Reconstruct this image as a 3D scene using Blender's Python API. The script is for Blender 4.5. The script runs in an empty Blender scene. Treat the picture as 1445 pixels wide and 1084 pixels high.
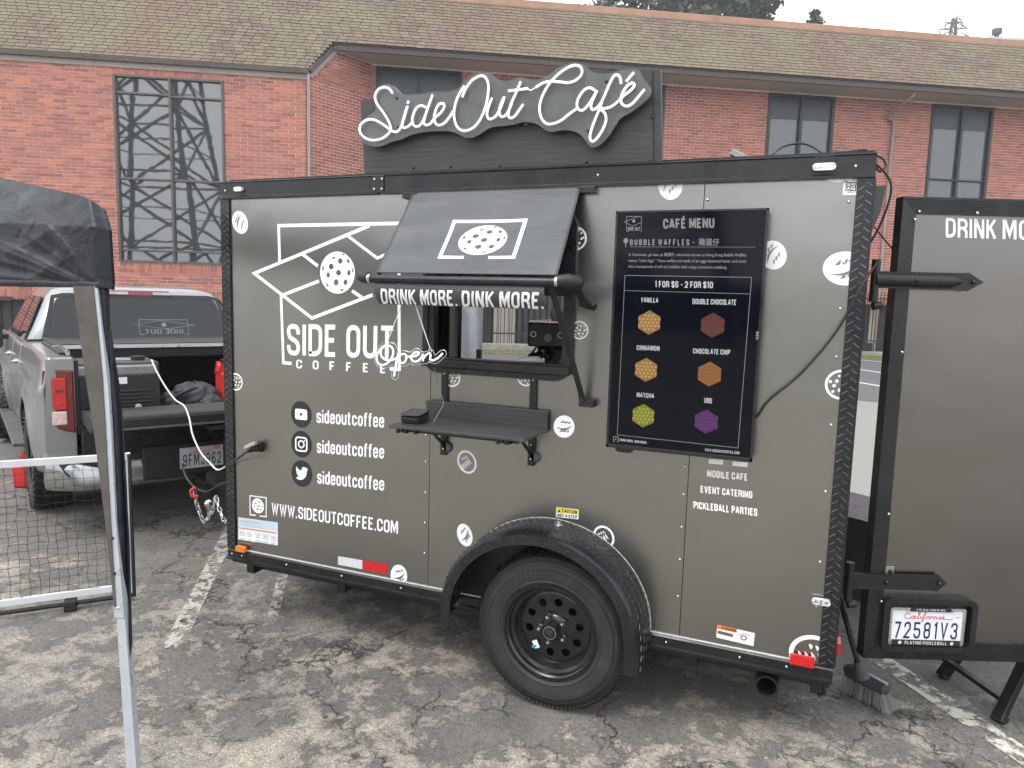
import bpy, math, random
from mathutils import Vector, Matrix
from mathutils.geometry import tessellate_polygon
random.seed(7)
PI = math.pi
S = bpy.context.scene
COL = S.collection

# ------------------------------------------------------------ camera
CF, CYAW, CPITCH, CROLL, CX, CY, CZ = [1025.51183, 0.39063, -0.11895, 0.02706, 2.88623, -2.98723, 1.78973]
cd = bpy.data.cameras.new('camera'); cam = bpy.data.objects.new('camera', cd); COL.objects.link(cam)
cd.sensor_width = 36.0; cd.lens = CF / 1445 * 36.0; cd.clip_start = 0.05; cd.clip_end = 2000
fw = Vector((-math.sin(CYAW) * math.cos(CPITCH), math.cos(CYAW) * math.cos(CPITCH), math.sin(CPITCH)))
rt = Vector((math.cos(CYAW), math.sin(CYAW), 0)); up = rt.cross(fw)
rt2 = rt * math.cos(CROLL) + up * math.sin(CROLL); up2 = -rt * math.sin(CROLL) + up * math.cos(CROLL)
cam.matrix_world = Matrix(((rt2.x, up2.x, -fw.x, CX), (rt2.y, up2.y, -fw.y, CY), (rt2.z, up2.z, -fw.z, CZ), (0, 0, 0, 1)))
S.camera = cam

# ------------------------------------------------------------ sky, sun, exposure
SUN_EL, SUN_AZ = math.radians(58), math.radians(205)
W = bpy.data.worlds.new('World'); S.world = W; W.use_nodes = True
nt = W.node_tree; nt.nodes.clear()
o = nt.nodes.new('ShaderNodeOutputWorld'); bg = nt.nodes.new('ShaderNodeBackground')
sky = nt.nodes.new('ShaderNodeTexSky'); sky.sky_type = 'NISHITA'; sky.sun_disc = False
sky.sun_elevation = SUN_EL; sky.sun_rotation = SUN_AZ; sky.air_density = 1.0; sky.dust_density = 6.0; sky.ozone_density = 1.0
hs = nt.nodes.new('ShaderNodeHueSaturation'); hs.inputs['Saturation'].default_value = 0.12
mixw = nt.nodes.new('ShaderNodeMix'); mixw.data_type = 'RGBA'; mixw.inputs[0].default_value = 0.6
mixw.inputs[7].default_value = (13.0, 13.4, 14.0, 1)      # the even white of the overcast
nt.links.new(sky.outputs[0], hs.inputs['Color']); nt.links.new(hs.outputs[0], mixw.inputs[6])
nt.links.new(mixw.outputs[2], bg.inputs[0]); nt.links.new(bg.outputs[0], o.inputs[0])
bg.inputs[1].default_value = 0.125
sd = bpy.data.lights.new('sun', 'SUN'); sd.energy = 0.9; sd.angle = math.radians(25); sd.color = (1, 0.97, 0.92)
sun = bpy.data.objects.new('sun', sd); COL.objects.link(sun)
sv = Vector((math.sin(SUN_AZ) * math.cos(SUN_EL), math.cos(SUN_AZ) * math.cos(SUN_EL), math.sin(SUN_EL)))
sun.rotation_euler = sv.to_track_quat('Z', 'Y').to_euler()
S.view_settings.view_transform = 'Standard'; S.view_settings.look = 'None'
S.view_settings.exposure = 0.78; S.view_settings.gamma = 1.0; S.view_settings.use_curve_mapping = False

# ------------------------------------------------------------ materials
def nodes(m):
    m.use_nodes = True
    return m.node_tree, m.node_tree.nodes['Principled BSDF']
def N(nt, t, **k):
    n = nt.nodes.new('ShaderNode' + t)
    for a, b in k.items():
        if hasattr(n, a): setattr(n, a, b)
        else: n.inputs[a].default_value = b
    return n
def ramp(nt, src, stops):
    r = nt.nodes.new('ShaderNodeValToRGB'); e = r.color_ramp.elements
    while len(e) < len(stops): e.new(0.5)
    for el, (p, c) in zip(e, stops):
        el.position = p; el.color = (c, c, c, 1) if not isinstance(c, tuple) else (*c, 1)
    nt.links.new(src, r.inputs[0]); return r.outputs[0]
def noise(nt, co, scale, det=4, dist=0, rough=0.55):
    n = N(nt, 'TexNoise', Scale=scale, Detail=det, Distortion=dist, Roughness=rough)
    nt.links.new(co, n.inputs['Vector']); return n.outputs['Fac']
def mixc(nt, f, a, b, mode='MIX'):
    m = nt.nodes.new('ShaderNodeMix'); m.data_type = 'RGBA'; m.blend_type = mode
    for i, v in ((0, f), (6, a), (7, b)):
        if isinstance(v, (int, float)): m.inputs[i].default_value = v if i == 0 else (v, v, v, 1)
        elif isinstance(v, tuple): m.inputs[i].default_value = (*v, 1)
        else: nt.links.new(v, m.inputs[i])
    return m.outputs[2]
def bump(nt, h, strength, dist=0.01, prev=None):
    b = N(nt, 'Bump', Strength=strength, Distance=dist); nt.links.new(h, b.inputs['Height'])
    if prev: nt.links.new(prev, b.inputs['Normal'])
    return b.outputs[0]
MC = {}
def mat(name, col, rough=0.5, metal=0.0, var=0.12, vs=6.0, bmp=0.0, bs=60.0, coat=0.0, rv=0.12, spec=0.5, emit=0.0):
    """painted / plastic / metal surface with slight colour and gloss variation and fine relief"""
    if name in MC: return MC[name]
    m = bpy.data.materials.new(name); nt, p = nodes(m)
    tc = nt.nodes.new('ShaderNodeTexCoord'); co = tc.outputs['Object']
    n1 = noise(nt, co, vs, 6)
    lo = tuple(c * (1 - var) for c in col); hi = tuple(min(1, c * (1 + var)) for c in col)
    c = ramp(nt, n1, [(0.3, lo), (0.7, hi)])
    nt.links.new(c, p.inputs['Base Color'])
    n2 = noise(nt, co, vs * 2.3, 5)
    r = ramp(nt, n2, [(0.3, max(0.02, rough - rv)), (0.72, min(1, rough + rv))])
    nt.links.new(r, p.inputs['Roughness'])
    p.inputs['Metallic'].default_value = metal; p.inputs['Coat Weight'].default_value = coat
    p.inputs['Specular IOR Level'].default_value = spec
    if bmp: nt.links.new(bump(nt, noise(nt, co, bs, 5), bmp, 0.004), p.inputs['Normal'])
    if emit:
        p.inputs['Emission Color'].default_value = (*col, 1); p.inputs['Emission Strength'].default_value = emit
    MC[name] = m; return m
def glass(name, tint=(0.02, 0.025, 0.03), rough=0.02, wavy=0.0, ws=1.5, ior=1.5, spec=0.5):
    """dark glazing: what is behind reads as dark, the front mirrors sky and surroundings"""
    if name in MC: return MC[name]
    m = bpy.data.materials.new(name); nt, p = nodes(m)
    p.inputs['Base Color'].default_value = (*tint, 1); p.inputs['Roughness'].default_value = rough
    p.inputs['IOR'].default_value = ior; p.inputs['Specular IOR Level'].default_value = spec
    if wavy:
        tc = nt.nodes.new('ShaderNodeTexCoord')
        nt.links.new(bump(nt, noise(nt, tc.outputs['Object'], ws, 2, 0.3), wavy, 0.02), p.inputs['Normal'])
    MC[name] = m; return m

# ------------------------------------------------------------ mesh building
WM = {}; FR = {}
I4 = Matrix.Identity(4)
class MB:
    def __init__(s): s.v = []; s.f = []; s.mi = []; s.cur = 0
    def add(s, vs, fs):
        k = len(s.v); s.v += [tuple(a) for a in vs]
        for f in fs: s.f.append([i + k for i in f]); s.mi.append(s.cur)
        return s
    def box(s, x0, x1, y0, y1, z0, z1):
        v = [(x, y, z) for z in (z0, z1) for y in (y0, y1) for x in (x0, x1)]
        return s.add(v, [(0, 2, 3, 1), (4, 5, 7, 6), (0, 1, 5, 4), (2, 6, 7, 3), (0, 4, 6, 2), (1, 3, 7, 5)])
    def mbox(s, M, dx, dy, dz):
        v = [M @ Vector((x, y, z)) for z in (-dz, dz) for y in (-dy, dy) for x in (-dx, dx)]
        return s.add(v, [(0, 2, 3, 1), (4, 5, 7, 6), (0, 1, 5, 4), (2, 6, 7, 3), (0, 4, 6, 2), (1, 3, 7, 5)])
    def bar(s, a, b, w, h, upv=(0, 0, 1)):
        a = Vector(a); b = Vector(b); d = (b - a); L = d.length; d.normalize()
        u = Vector(upv)
        if abs(d.dot(u)) > 0.98: u = Vector((0, 1, 0))
        sd_ = d.cross(u).normalized(); u = sd_.cross(d)
        M = Matrix((( d.x, sd_.x, u.x, (a.x + b.x) / 2), (d.y, sd_.y, u.y, (a.y + b.y) / 2), (d.z, sd_.z, u.z, (a.z + b.z) / 2), (0, 0, 0, 1)))
        return s.mbox(M, L / 2, w / 2, h / 2)
    def tube(s, pts, r, n=8, closed=False, caps=True):
        pts = [Vector(p) for p in pts]; m = len(pts)
        rr = r if isinstance(r, (list, tuple)) else [r] * m
        T = []
        for i in range(m):
            a = pts[(i - 1) % m] if (closed or i > 0) else pts[i]
            b = pts[(i + 1) % m] if (closed or i < m - 1) else pts[i]
            t = b - a
            T.append(t.normalized() if t.length > 1e-9 else Vector((0, 0, 1)))
        u = T[0].orthogonal().normalized(); vs = []
        for i in range(m):
            u = (u - T[i] * u.dot(T[i]))
            u = u.normalized() if u.length > 1e-6 else T[i].orthogonal().normalized()
            w = T[i].cross(u)
            for k in range(n):
                a = 2 * PI * k / n
                vs.append(pts[i] + (u * math.cos(a) + w * math.sin(a)) * rr[i])
        fs = []
        for i in range(m if closed else m - 1):
            j = (i + 1) % m
            for k in range(n):
                fs.append((i * n + k, i * n + (k + 1) % n, j * n + (k + 1) % n, j * n + k))
        if caps and not closed:
            fs.append(tuple(range(n - 1, -1, -1))); fs.append(tuple((m - 1) * n + k for k in range(n)))
        return s.add(vs, fs)
    def lathe(s, prof, c, ax='y', n=48, closed=False):
        """prof = [(radius, offset along axis)]"""
        vs = []; m = len(prof)
        for r, h in prof:
            for k in range(n):
                a = 2 * PI * k / n; p, q = r * math.cos(a), r * math.sin(a)
                vs.append({'y': (c[0] + p, c[1] + h, c[2] + q), 'z': (c[0] + p, c[1] + q, c[2] + h), 'x': (c[0] + h, c[1] + p, c[2] + q)}[ax])
        fs = []
        for i in range(m if closed else m - 1):
            j = (i + 1) % m
            for k in range(n): fs.append((i * n + k, i * n + (k + 1) % n, j * n + (k + 1) % n, j * n + k))
        return s.add(vs, fs)
    def disc(s, c, r, ax='y', n=24, r2=None):
        vs = []
        r2 = r2 or r
        for k in range(n):
            a = 2 * PI * k / n; p, q = r * math.cos(a), r2 * math.sin(a)
            vs.append({'y': (c[0] + p, c[1], c[2] + q), 'z': (c[0] + p, c[1] + q, c[2]), 'x': (c[0], c[1] + p, c[2] + q)}[ax])
        return s.add(vs, [tuple(range(n))])
    def prism(s, poly, to3, depth):
        """flat outline given depth: depth is a 3D vector"""
        a = [Vector(to3(*p)) for p in poly]; n = len(a); d = Vector(depth)
        tri = tessellate_polygon([a]); vs = a + [p + d for p in a]
        fs = [tuple(t) for t in tri] + [tuple(i + n for i in reversed(t)) for t in tri]
        fs += [(i, (i + 1) % n, (i + 1) % n + n, i + n) for i in range(n)]
        return s.add(vs, fs)
    def fill(s, loops, to3):
        L = [[Vector(to3(*p)) for p in l] for l in loops]
        tri = tessellate_polygon(L); vs = [p for l in L for p in l]
        return s.add(vs, [tuple(t) for t in tri])
    def ribbon(s, pts, t, to3, closed=False, t2=None):
        m = len(pts); t2 = t2 or t; out = []
        P = [Vector((p[0], p[1])) for p in pts]
        for i in range(m):
            d1 = (P[i] - P[i - 1]) if (i > 0 or closed) else None
            d2 = (P[(i + 1) % m] - P[i]) if (i < m - 1 or closed) else None
            if d1 is None: d1 = d2
            if d2 is None: d2 = d1
            d1 = d1.normalized(); d2 = d2.normalized()
            n1 = Vector((-d1.y, d1.x)); n2 = Vector((-d2.y, d2.x)); nn = (n1 + n2)
            if nn.length < 1e-6: nn = n1
            nn.normalize(); k = 1 / max(0.35, nn.dot(n1))
            out.append((P[i] + nn * t / 2 * k, P[i] - nn * t / 2 * k))
        vs = []
        for a, b in out: vs += [to3(a.x, a.y), to3(b.x, b.y)]
        fs = [(2 * i, 2 * i + 1, 2 * ((i + 1) % m) + 1, 2 * ((i + 1) % m)) for i in range(m if closed else m - 1)]
        return s.add(vs, fs)
    def grid(s, fn, nu, nv):
        vs = [fn(i / nu, j / nv) for j in range(nv + 1) for i in range(nu + 1)]
        fs = [(j * (nu + 1) + i, j * (nu + 1) + i + 1, (j + 1) * (nu + 1) + i + 1, (j + 1) * (nu + 1) + i) for j in range(nv) for i in range(nu)]
        return s.add(vs, fs)

def to_mesh(mb, name, mats, smooth=None, c=Vector((0, 0, 0)), fixn=False):
    me = bpy.data.meshes.new(name)
    me.from_pydata([(v[0] - c.x, v[1] - c.y, v[2] - c.z) for v in mb.v], [], mb.f)
    for m in (mats if isinstance(mats, (list, tuple)) else [mats]): me.materials.append(m)
    me.polygons.foreach_set('material_index', mb.mi)
    if fixn:
        import bmesh
        b = bmesh.new(); b.from_mesh(me); bmesh.ops.recalc_face_normals(b, faces=b.faces); b.to_mesh(me); b.free()
    me.update()
    if smooth is not None:
        me.polygons.foreach_set('use_smooth', [True] * len(me.polygons))
        try: me.set_sharp_from_angle(angle=math.radians(smooth))
        except Exception: pass
    return me
def place(o, parent, fr, c):
    """o sits at point c of the frame fr"""
    WM[o] = fr @ Matrix.Translation(c); FR[o] = fr
    COL.objects.link(o)
    if parent is None:
        o.matrix_world = WM[o]
    else:
        o.parent = parent
        o.matrix_local = WM[parent].inverted() @ WM[o]
def tag(o, label=None, cat=None, group=None, kind=None):
    if label: o['label'] = label
    if cat: o['category'] = cat
    if group: o['group'] = group
    if kind: o['kind'] = kind
    return o
def thing(name, label, cat, loc=(0, 0, 0), fr=I4, group=None):
    e = bpy.data.objects.new(name, None); e.empty_display_size = 0.1
    place(e, None, fr, Vector(loc)); return tag(e, label, cat, group)
def build(mb, name, mats, parent=None, fr=None, smooth=None, bev=0, label=None, kind=None, fixn=False):
    fr = fr if fr is not None else (FR[parent] if parent else I4)
    xs = [v[0] for v in mb.v]; ys = [v[1] for v in mb.v]; zs = [v[2] for v in mb.v]
    c = Vector(((min(xs) + max(xs)) / 2, (min(ys) + max(ys)) / 2, min(zs) if parent is None else (min(zs) + max(zs)) / 2))
    me = to_mesh(mb, name, mats, smooth, c, fixn)
    o = bpy.data.objects.new(name, me); place(o, parent, fr, c)
    if bev:
        b = o.modifiers.new('bevel', 'BEVEL'); b.width = bev; b.segments = 2; b.limit_method = 'ANGLE'; b.angle_limit = math.radians(40)
    if label: o['label'] = label
    if kind: o['kind'] = kind
    return o
def copy_part(src, parent, Mloc, fr=None):
    """another of the same part, at Mloc in the thing's frame"""
    c = src.copy(); COL.objects.link(c); fr = fr if fr is not None else FR[parent]
    WM[c] = fr @ Mloc; FR[c] = fr; c.parent = parent; c.matrix_parent_inverse = I4
    c.matrix_local = WM[parent].inverted() @ WM[c]; return c
def spline(pts, k=6, closed=False):
    P = [Vector(p) for p in pts]; n = len(P); out = []
    for i in range(n if closed else n - 1):
        g = lambda j: P[j % n] if closed else P[max(0, min(n - 1, j))]
        a, b, c, d = g(i - 1), g(i), g(i + 1), g(i + 2)
        for j in range(k):
            t = j / k
            out.append(0.5 * ((2 * b) + (c - a) * t + (2 * a - 5 * b + 4 * c - d) * t * t + (3 * b - a - 3 * c + d) * t ** 3))
    if not closed: out.append(P[-1])
    return [tuple(p) for p in out]
def rrect(x0, x1, z0, z1, r, n=6):
    o = []
    for cx, cz, a0 in ((x1 - r, z1 - r, 0), (x0 + r, z1 - r, 90), (x0 + r, z0 + r, 180), (x1 - r, z0 + r, 270)):
        for k in range(n + 1):
            a = math.radians(a0 + 90 * k / n); o.append((cx + r * math.cos(a), cz + r * math.sin(a)))
    return o

# ------------------------------------------------------------ condensed sign lettering
r_ = .34; R2 = .22
G_ = {
 'A': (.46, [[(0,0),(.42,1),(.58,1),(1,0)], [(.14,.27),(.86,.27)]]), 'B': (.44, [[(0,0),(0,1),(1,1,r_),(1,.53,R2),(0,.53)], [(.2,.53),(1,.53,R2),(1,0,r_),(0,0)]]),
 'C': (.42, [[(1,.66),(1,1,r_),(0,1,r_),(0,0,r_),(1,0,r_),(1,.34)]]), 'D': (.44, [[(0,0),(0,1),(1,1,r_),(1,0,r_),(-.12,0)]]),
 'E': (.36, [[(1,1),(0,1),(0,0),(1,0)], [(0,.52),(.88,.52)]]), 'F': (.36, [[(1,1),(0,1),(0,-.07)], [(0,.5),(.88,.5)]]),
 'G': (.42, [[(1,.68),(1,1,r_),(0,1,r_),(0,0,r_),(1,0,r_),(1,.48),(.5,.48)]]), 'H': (.43, [[(0,-.07),(0,1.07)], [(1,-.07),(1,1.07)], [(0,.52),(1,.52)]]),
 'I': (.0, [[(.5,-.07),(.5,1.07)]]), 'J': (.36, [[(1,1.07),(1,0,r_),(0,0,r_),(0,.3)]]), 'K': (.44, [[(0,-.07),(0,1.07)], [(1,1.07),(.12,.45)], [(.35,.62),(1,-.07)]]),
 'L': (.34, [[(0,1.07),(0,0),(1,0)]]), 'M': (.58, [[(0,-.07),(0,1),(.12,1),(.5,.2),(.88,1),(1,1),(1,-.07)]]), 'N': (.45, [[(0,-.07),(0,1),(.1,1),(.9,0),(1,0),(1,1.07)]]),
 'O': (.42, [[(0,.5),(0,1,r_),(1,1,r_),(1,0,r_),(0,0,r_),(0,.5)]]), 'P': (.42, [[(0,-.07),(0,1),(1,1,r_),(1,.45,r_),(0,.45)]]),
 'Q': (.42, [[(0,.5),(0,1,r_),(1,1,r_),(1,0,r_),(0,0,r_),(0,.5)], [(.6,.2),(1.1,-.07)]]), 'R': (.43, [[(0,-.07),(0,1),(1,1,r_),(1,.5,R2),(0,.5)], [(.6,.5),(1,.3),(1,-.07)]]),
 'S': (.42, [[(1,.7),(1,1,r_),(0,1,r_),(0,.6,R2),(1,.4,R2),(1,0,r_),(0,0,r_),(0,.3)]]), 'T': (.4, [[(-.1,1),(1.1,1)], [(.5,1),(.5,-.07)]]),
 'U': (.42, [[(0,1.07),(0,0,r_),(1,0,r_),(1,1.07)]]), 'V': (.46, [[(0,1.07),(.5,-.02),(1,1.07)]]), 'W': (.66, [[(0,1.07),(.26,0),(.5,.95),(.74,0),(1,1.07)]]),
 'X': (.44, [[(0,-.07),(1,1.07)], [(0,1.07),(1,-.07)]]), 'Y': (.44, [[(0,1.07),(.5,.45),(1,1.07)], [(.5,.5),(.5,-.07)]]), 'Z': (.4, [[(0,1),(1,1),(0,0),(1,0)]]),
 '0': (.42, [[(0,.5),(0,1,r_),(1,1,r_),(1,0,r_),(0,0,r_),(0,.5)]]), '1': (.16, [[(0,.85),(.9,1),(.9,-.07)]]), '2': (.42, [[(0,.7),(0,1,r_),(1,1,r_),(1,.6),(0,0),(1.06,0)]]),
 '3': (.42, [[(0,.75),(0,1,r_),(1,1,r_),(1,.52,R2),(.4,.52)], [(.4,.52),(1,.52,R2),(1,0,r_),(0,0,r_),(0,.25)]]), '4': (.44, [[(.75,-.07),(.75,1),(0,.25),(1.05,.25)]]),
 '5': (.42, [[(1,1),(0,1),(0,.55),(1,.62,r_),(1,0,r_),(0,0,r_),(0,.25)]]), '6': (.42, [[(1,.75),(1,1,r_),(0,1,r_),(0,0,r_),(1,0,r_),(1,.55,r_),(0,.55)]]),
 '7': (.4, [[(-.05,1),(1,1),(.35,-.07)]]), '8': (.42, [[(.5,.53),(0,.53,R2),(0,1,r_),(1,1,r_),(1,.53,R2),(.5,.53)], [(.5,.53),(0,.53,R2),(0,0,r_),(1,0,r_),(1,.53,R2),(.5,.53)]]),
 '9': (.42, [[(0,.25),(0,0,r_),(1,0,r_),(1,1,r_),(0,1,r_),(0,.45,r_),(1,.45)]]), '.': (.0, [[(.5,-.07),(.5,.09)]]), '-': (.22, [[(-.1,.45),(1.1,.45)]]),
 '$': (.42, [[(1,.7),(1,1,r_),(0,1,r_),(0,.6,R2),(1,.4,R2),(1,0,r_),(0,0,r_),(0,.3)], [(.5,-.16),(.5,1.16)]]), "'": (.0, [[(.5,1.07),(.5,.8)]]), '!': (0, [[(.5,1.07),(.5,.35)], [(.5,-.07),(.5,.1)]]),
 'É': (.36, [[(1,1),(0,1),(0,0),(1,0)], [(0,.52),(.88,.52)], [(.35,1.18),(.75,1.4)]]),
 's': (.32, [[(1,.53),(1,.72,.2),(0,.72,.2),(0,.42,.15),(1,.3,.15),(1,0,.2),(0,0,.2),(0,.2)]]), 'i': (.0, [[(.5,-.07),(.5,.74)], [(.5,.9),(.5,1.05)]]),
 'd': (.34, [[(1,.5),(1,.72,.2),(0,.72,.2),(0,0,.2),(1,0,.2),(1,.3)], [(1,-.07),(1,1.07)]]), 'e': (.34, [[(0,.38),(1,.38),(1,.72,.2),(0,.72,.2),(0,0,.2),(1,0,.2),(1,.2)]]),
 'o': (.34, [[(0,.36),(0,.72,.2),(1,.72,.2),(1,0,.2),(0,0,.2),(0,.36)]]), 'u': (.34, [[(0,.79),(0,0,.2),(1,0,.2),(1,.3)], [(1,-.07),(1,.79)]]),
 't': (.2, [[(.3,1.0),(.3,0,.15),(1.1,0)], [(-.3,.72),(1.1,.72)]]), 'c': (.34, [[(1,.5),(1,.72,.2),(0,.72,.2),(0,0,.2),(1,0,.2),(1,.22)]]),
 'f': (.2, [[(.3,-.07),(.3,1,.15),(1.2,1)], [(-.3,.72),(1.1,.72)]]),
}
def fillet(pts, sx, sy):
    out = []
    P = [((p[0]) * sx, p[1] * sy, (p[2] if len(p) > 2 else 0)) for p in pts]
    for i, (x, y, r) in enumerate(P):
        if r == 0 or i in (0, len(P) - 1): out.append((x, y)); continue
        a = Vector((P[i - 1][0] - x, P[i - 1][1] - y)); b = Vector((P[i + 1][0] - x, P[i + 1][1] - y))
        q = min(r * sy, a.length * 0.98 if i - 1 == 0 else a.length * .5, b.length * 0.98 if i + 1 == len(P) - 1 else b.length * .5)
        qa = q; A = a.normalized() * qa; B = b.normalized() * qa
        for k in range(6):
            t = k / 5; out.append((x + A.x * (1 - t) ** 2 + B.x * t * t, y + A.y * (1 - t) ** 2 + B.y * t * t))
    o2 = [out[0]]
    for p in out[1:]:
        if (p[0] - o2[-1][0]) ** 2 + (p[1] - o2[-1][1]) ** 2 > 1e-8: o2.append(p)
    return o2
def lettering(mb, text, BL, BR, TL, to3, t=.14, gap=.12, dn=0):
    """text fitted into the parallelogram BL-BR / TL in the plane of to3(x, z, off)"""
    adv = [(.28 if ch == ' ' else G_[ch][0] + t + gap) for ch in text]
    tot = sum(adv) - gap
    BL = Vector(BL); BR = Vector(BR); TL = Vector(TL); ex = (BR - BL) / tot; ey = TL - BL
    x = 0.0
    for ch, ad in zip(text, adv):
        if ch != ' ':
            w, strokes = G_[ch]
            for k, st in enumerate(strokes):
                q = fillet(st, max(w, 1e-4), 1 - t)
                if w == 0: q = [(0, p[1]) for p in q]
                q = [(x + t / 2 + a, t / 2 + b) for a, b in q]
                if dn:
                    q2 = []
                    for (a1, b1), (a2, b2) in zip(q, q[1:]):
                        kk = max(1, int(math.hypot(a2 - a1, b2 - b1) / dn))
                        q2 += [(a1 + (a2 - a1) * j / kk, b1 + (b2 - b1) * j / kk) for j in range(kk)]
                    q = q2 + [q[-1]]
                off = 0.0001 * k
                def f(a, b, off=off):
                    p = BL + ex * a + ey * b; return to3(p.x, p.y, off)
                mb.ribbon(q, t, f)
        x += ad
    return mb
def printed(mb, text, BL, BR, TL, to3, off=0.0):
    """small print in the built-in face, fitted the same way"""
    cu = bpy.data.curves.new('t', 'FONT'); cu.body = text; cu.resolution_u = 2; cu.offset = 0.01
    ob = bpy.data.objects.new('t', cu); COL.objects.link(ob)
    dg = bpy.context.evaluated_depsgraph_get(); me = bpy.data.meshes.new_from_object(ob.evaluated_get(dg))
    if len(me.vertices):
        x0 = min(v.co.x for v in me.vertices); x1 = max(v.co.x for v in me.vertices)
        BL = Vector(BL); BR = Vector(BR); TL = Vector(TL)
        vs = []
        for v in me.vertices:
            p = BL + (BR - BL) * ((v.co.x - x0) / (x1 - x0)) + (TL - BL) * (v.co.y / 0.72); vs.append(to3(p.x, p.y, off))
        mb.add(vs, [tuple(f.vertices) for f in me.polygons])
    bpy.data.objects.remove(ob); bpy.data.curves.remove(cu); bpy.data.meshes.remove(me)
    return mb

# ------------------------------------------------------------ ground
def asphalt():
    m = bpy.data.materials.new('worn_asphalt'); nt, p = nodes(m)
    tc = nt.nodes.new('ShaderNodeTexCoord'); co = tc.outputs['Object']
    sep = nt.nodes.new('ShaderNodeSeparateXYZ'); nt.links.new(co, sep.inputs[0])
    def math_(op, a, b=None):
        n = N(nt, 'Math', operation=op)
        for k, v in ((0, a), (1, b)):
            if v is None: continue
            if isinstance(v, (int, float)): n.inputs[k].default_value = v
            else: nt.links.new(v, n.inputs[k])
        return n.outputs[0]
    grit = noise(nt, co, 110, 6, 0, 0.85); coarse = noise(nt, co, 38, 8, 0.2, 0.8)
    tan = ramp(nt, noise(nt, co, 1.3, 8, 0.4, 0.7), [(0.36, (.28, .265, .24)), (0.5, (.40, .365, .305)), (0.64, (.52, .46, .365))])
    tan = mixc(nt, 1.0, tan, ramp(nt, grit, [(0.38, .30), (0.5, .95), (0.61, 1.6)]), 'MULTIPLY')
    tan = mixc(nt, 1.0, tan, ramp(nt, coarse, [(0.34, .48), (0.50, 1.0), (0.68, 1.22)]), 'MULTIPLY')
    seal = ramp(nt, noise(nt, co, 4, 6), [(0.3, (.090, .088, .085)), (0.7, (.175, .168, .160))])
    seal = mixc(nt, 1.0, seal, ramp(nt, grit, [(0.36, .6), (0.62, 1.4)]), 'MULTIPLY')
    # remains of the seal coat: patches with ragged edges, more of them further from the camera side of the trailer
    dr = N(nt, 'MapRange'); dr.inputs[1].default_value = -2.2; dr.inputs[2].default_value = 1.6; dr.inputs[3].default_value = -0.075; dr.inputs[4].default_value = 0.12
    nt.links.new(sep.outputs[1], dr.inputs[0])
    big = noise(nt, co, 0.8, 4, 0.5); pa = noise(nt, co, 4.6, 14, 0.30, 0.80)
    b = math_('ADD', math_('ADD', pa, math_('MULTIPLY', math_('SUBTRACT', big, 0.5), 0.45)), dr.outputs[0])
    mask = ramp(nt, b, [(0.535, 0.0), (0.548, 1.0)]); rim = ramp(nt, b, [(0.515, 0.0), (0.535, 1.0), (0.552, 0.0)])
    thin = ramp(nt, b, [(0.40, 0.0), (0.54, 0.7)])
    col = mixc(nt, thin, tan, (.15, .142, .137)); seal = mixc(nt, 1.0, seal, ramp(nt, coarse, [(0.34, .55), (0.50, 1.0), (0.68, 1.5)]), 'MULTIPLY'); mm = math_('MULTIPLY', mask, ramp(nt, noise(nt, co, 2.4, 5), [(0.35, .35), (0.65, .85)])); col = mixc(nt, mm, col, seal)
    col = mixc(nt, math_('MULTIPLY', rim, 0.35), col, (.05, .047, .045))
    def crack(scale, wdt, seed, wob):
        mp = N(nt, 'Mapping'); mp.inputs['Location'].default_value = (seed, seed * 2, 0); nt.links.new(co, mp.inputs[0])
        nz = N(nt, 'TexNoise', Scale=scale * 3.0, Detail=8, Roughness=.7); nt.links.new(co, nz.inputs['Vector'])
        vm = N(nt, 'VectorMath', operation='MULTIPLY_ADD'); nt.links.new(nz.outputs['Color'], vm.inputs[0]); vm.inputs[1].default_value = (wob / scale,) * 3
        nt.links.new(mp.outputs[0], vm.inputs[2])
        v = N(nt, 'TexVoronoi', feature='DISTANCE_TO_EDGE', Scale=scale); nt.links.new(vm.outputs[0], v.inputs['Vector'])
        return ramp(nt, v.outputs['Distance'], [(0.0, 1.0), (wdt, 0.0)])
    c1 = math_('MULTIPLY', crack(0.85, 0.008, 3.1, .55), ramp(nt, noise(nt, co, 1.6, 4), [(0.46, 0.0), (0.56, .9)]))
    c2 = math_('MULTIPLY', crack(3.2, 0.018, 8.7, .6), ramp(nt, noise(nt, co, 1.9, 4), [(0.54, 0.0), (0.64, .7)]))
    c3 = math_('MULTIPLY', crack(10.0, 0.05, 5.2, .6), ramp(nt, noise(nt, co, 2.7, 4), [(0.56, 0.0), (0.68, .45)]))
    cr = math_('MAXIMUM', math_('MAXIMUM', c1, c2), c3)
    col = mixc(nt, cr, col, (.020, .019, .018))
    oil = ramp(nt, noise(nt, co, 2.1, 5, .2), [(0.66, 0.0), (0.74, .55)]); col = mixc(nt, oil, col, (.05, .045, .04))
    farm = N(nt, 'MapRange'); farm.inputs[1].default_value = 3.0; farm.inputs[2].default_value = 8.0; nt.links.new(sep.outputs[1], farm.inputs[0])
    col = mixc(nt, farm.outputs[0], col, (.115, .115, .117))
    nt.links.new(col, p.inputs['Base Color']); p.inputs['Roughness'].default_value = 0.85; p.inputs['Specular IOR Level'].default_value = 0.3
    n1 = bump(nt, coarse, 0.8, 0.010); n2 = bump(nt, mask, 0.6, 0.004, n1)
    n3 = bump(nt, math_('SUBTRACT', 1.0, cr), 0.9, 0.010, n2); n4 = bump(nt, grit, 0.6, 0.004, n3)
    nt.links.new(n4, p.inputs['Normal']); return m
ASPH = asphalt()
g = MB(); 
for (x0, x1, y0, y1) in ((-400, 400, -400, 400),): g.add([(x0, y0, 0), (x1, y0, 0), (x1, y1, 0), (x0, y1, 0)], [(0, 1, 2, 3)])
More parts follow.
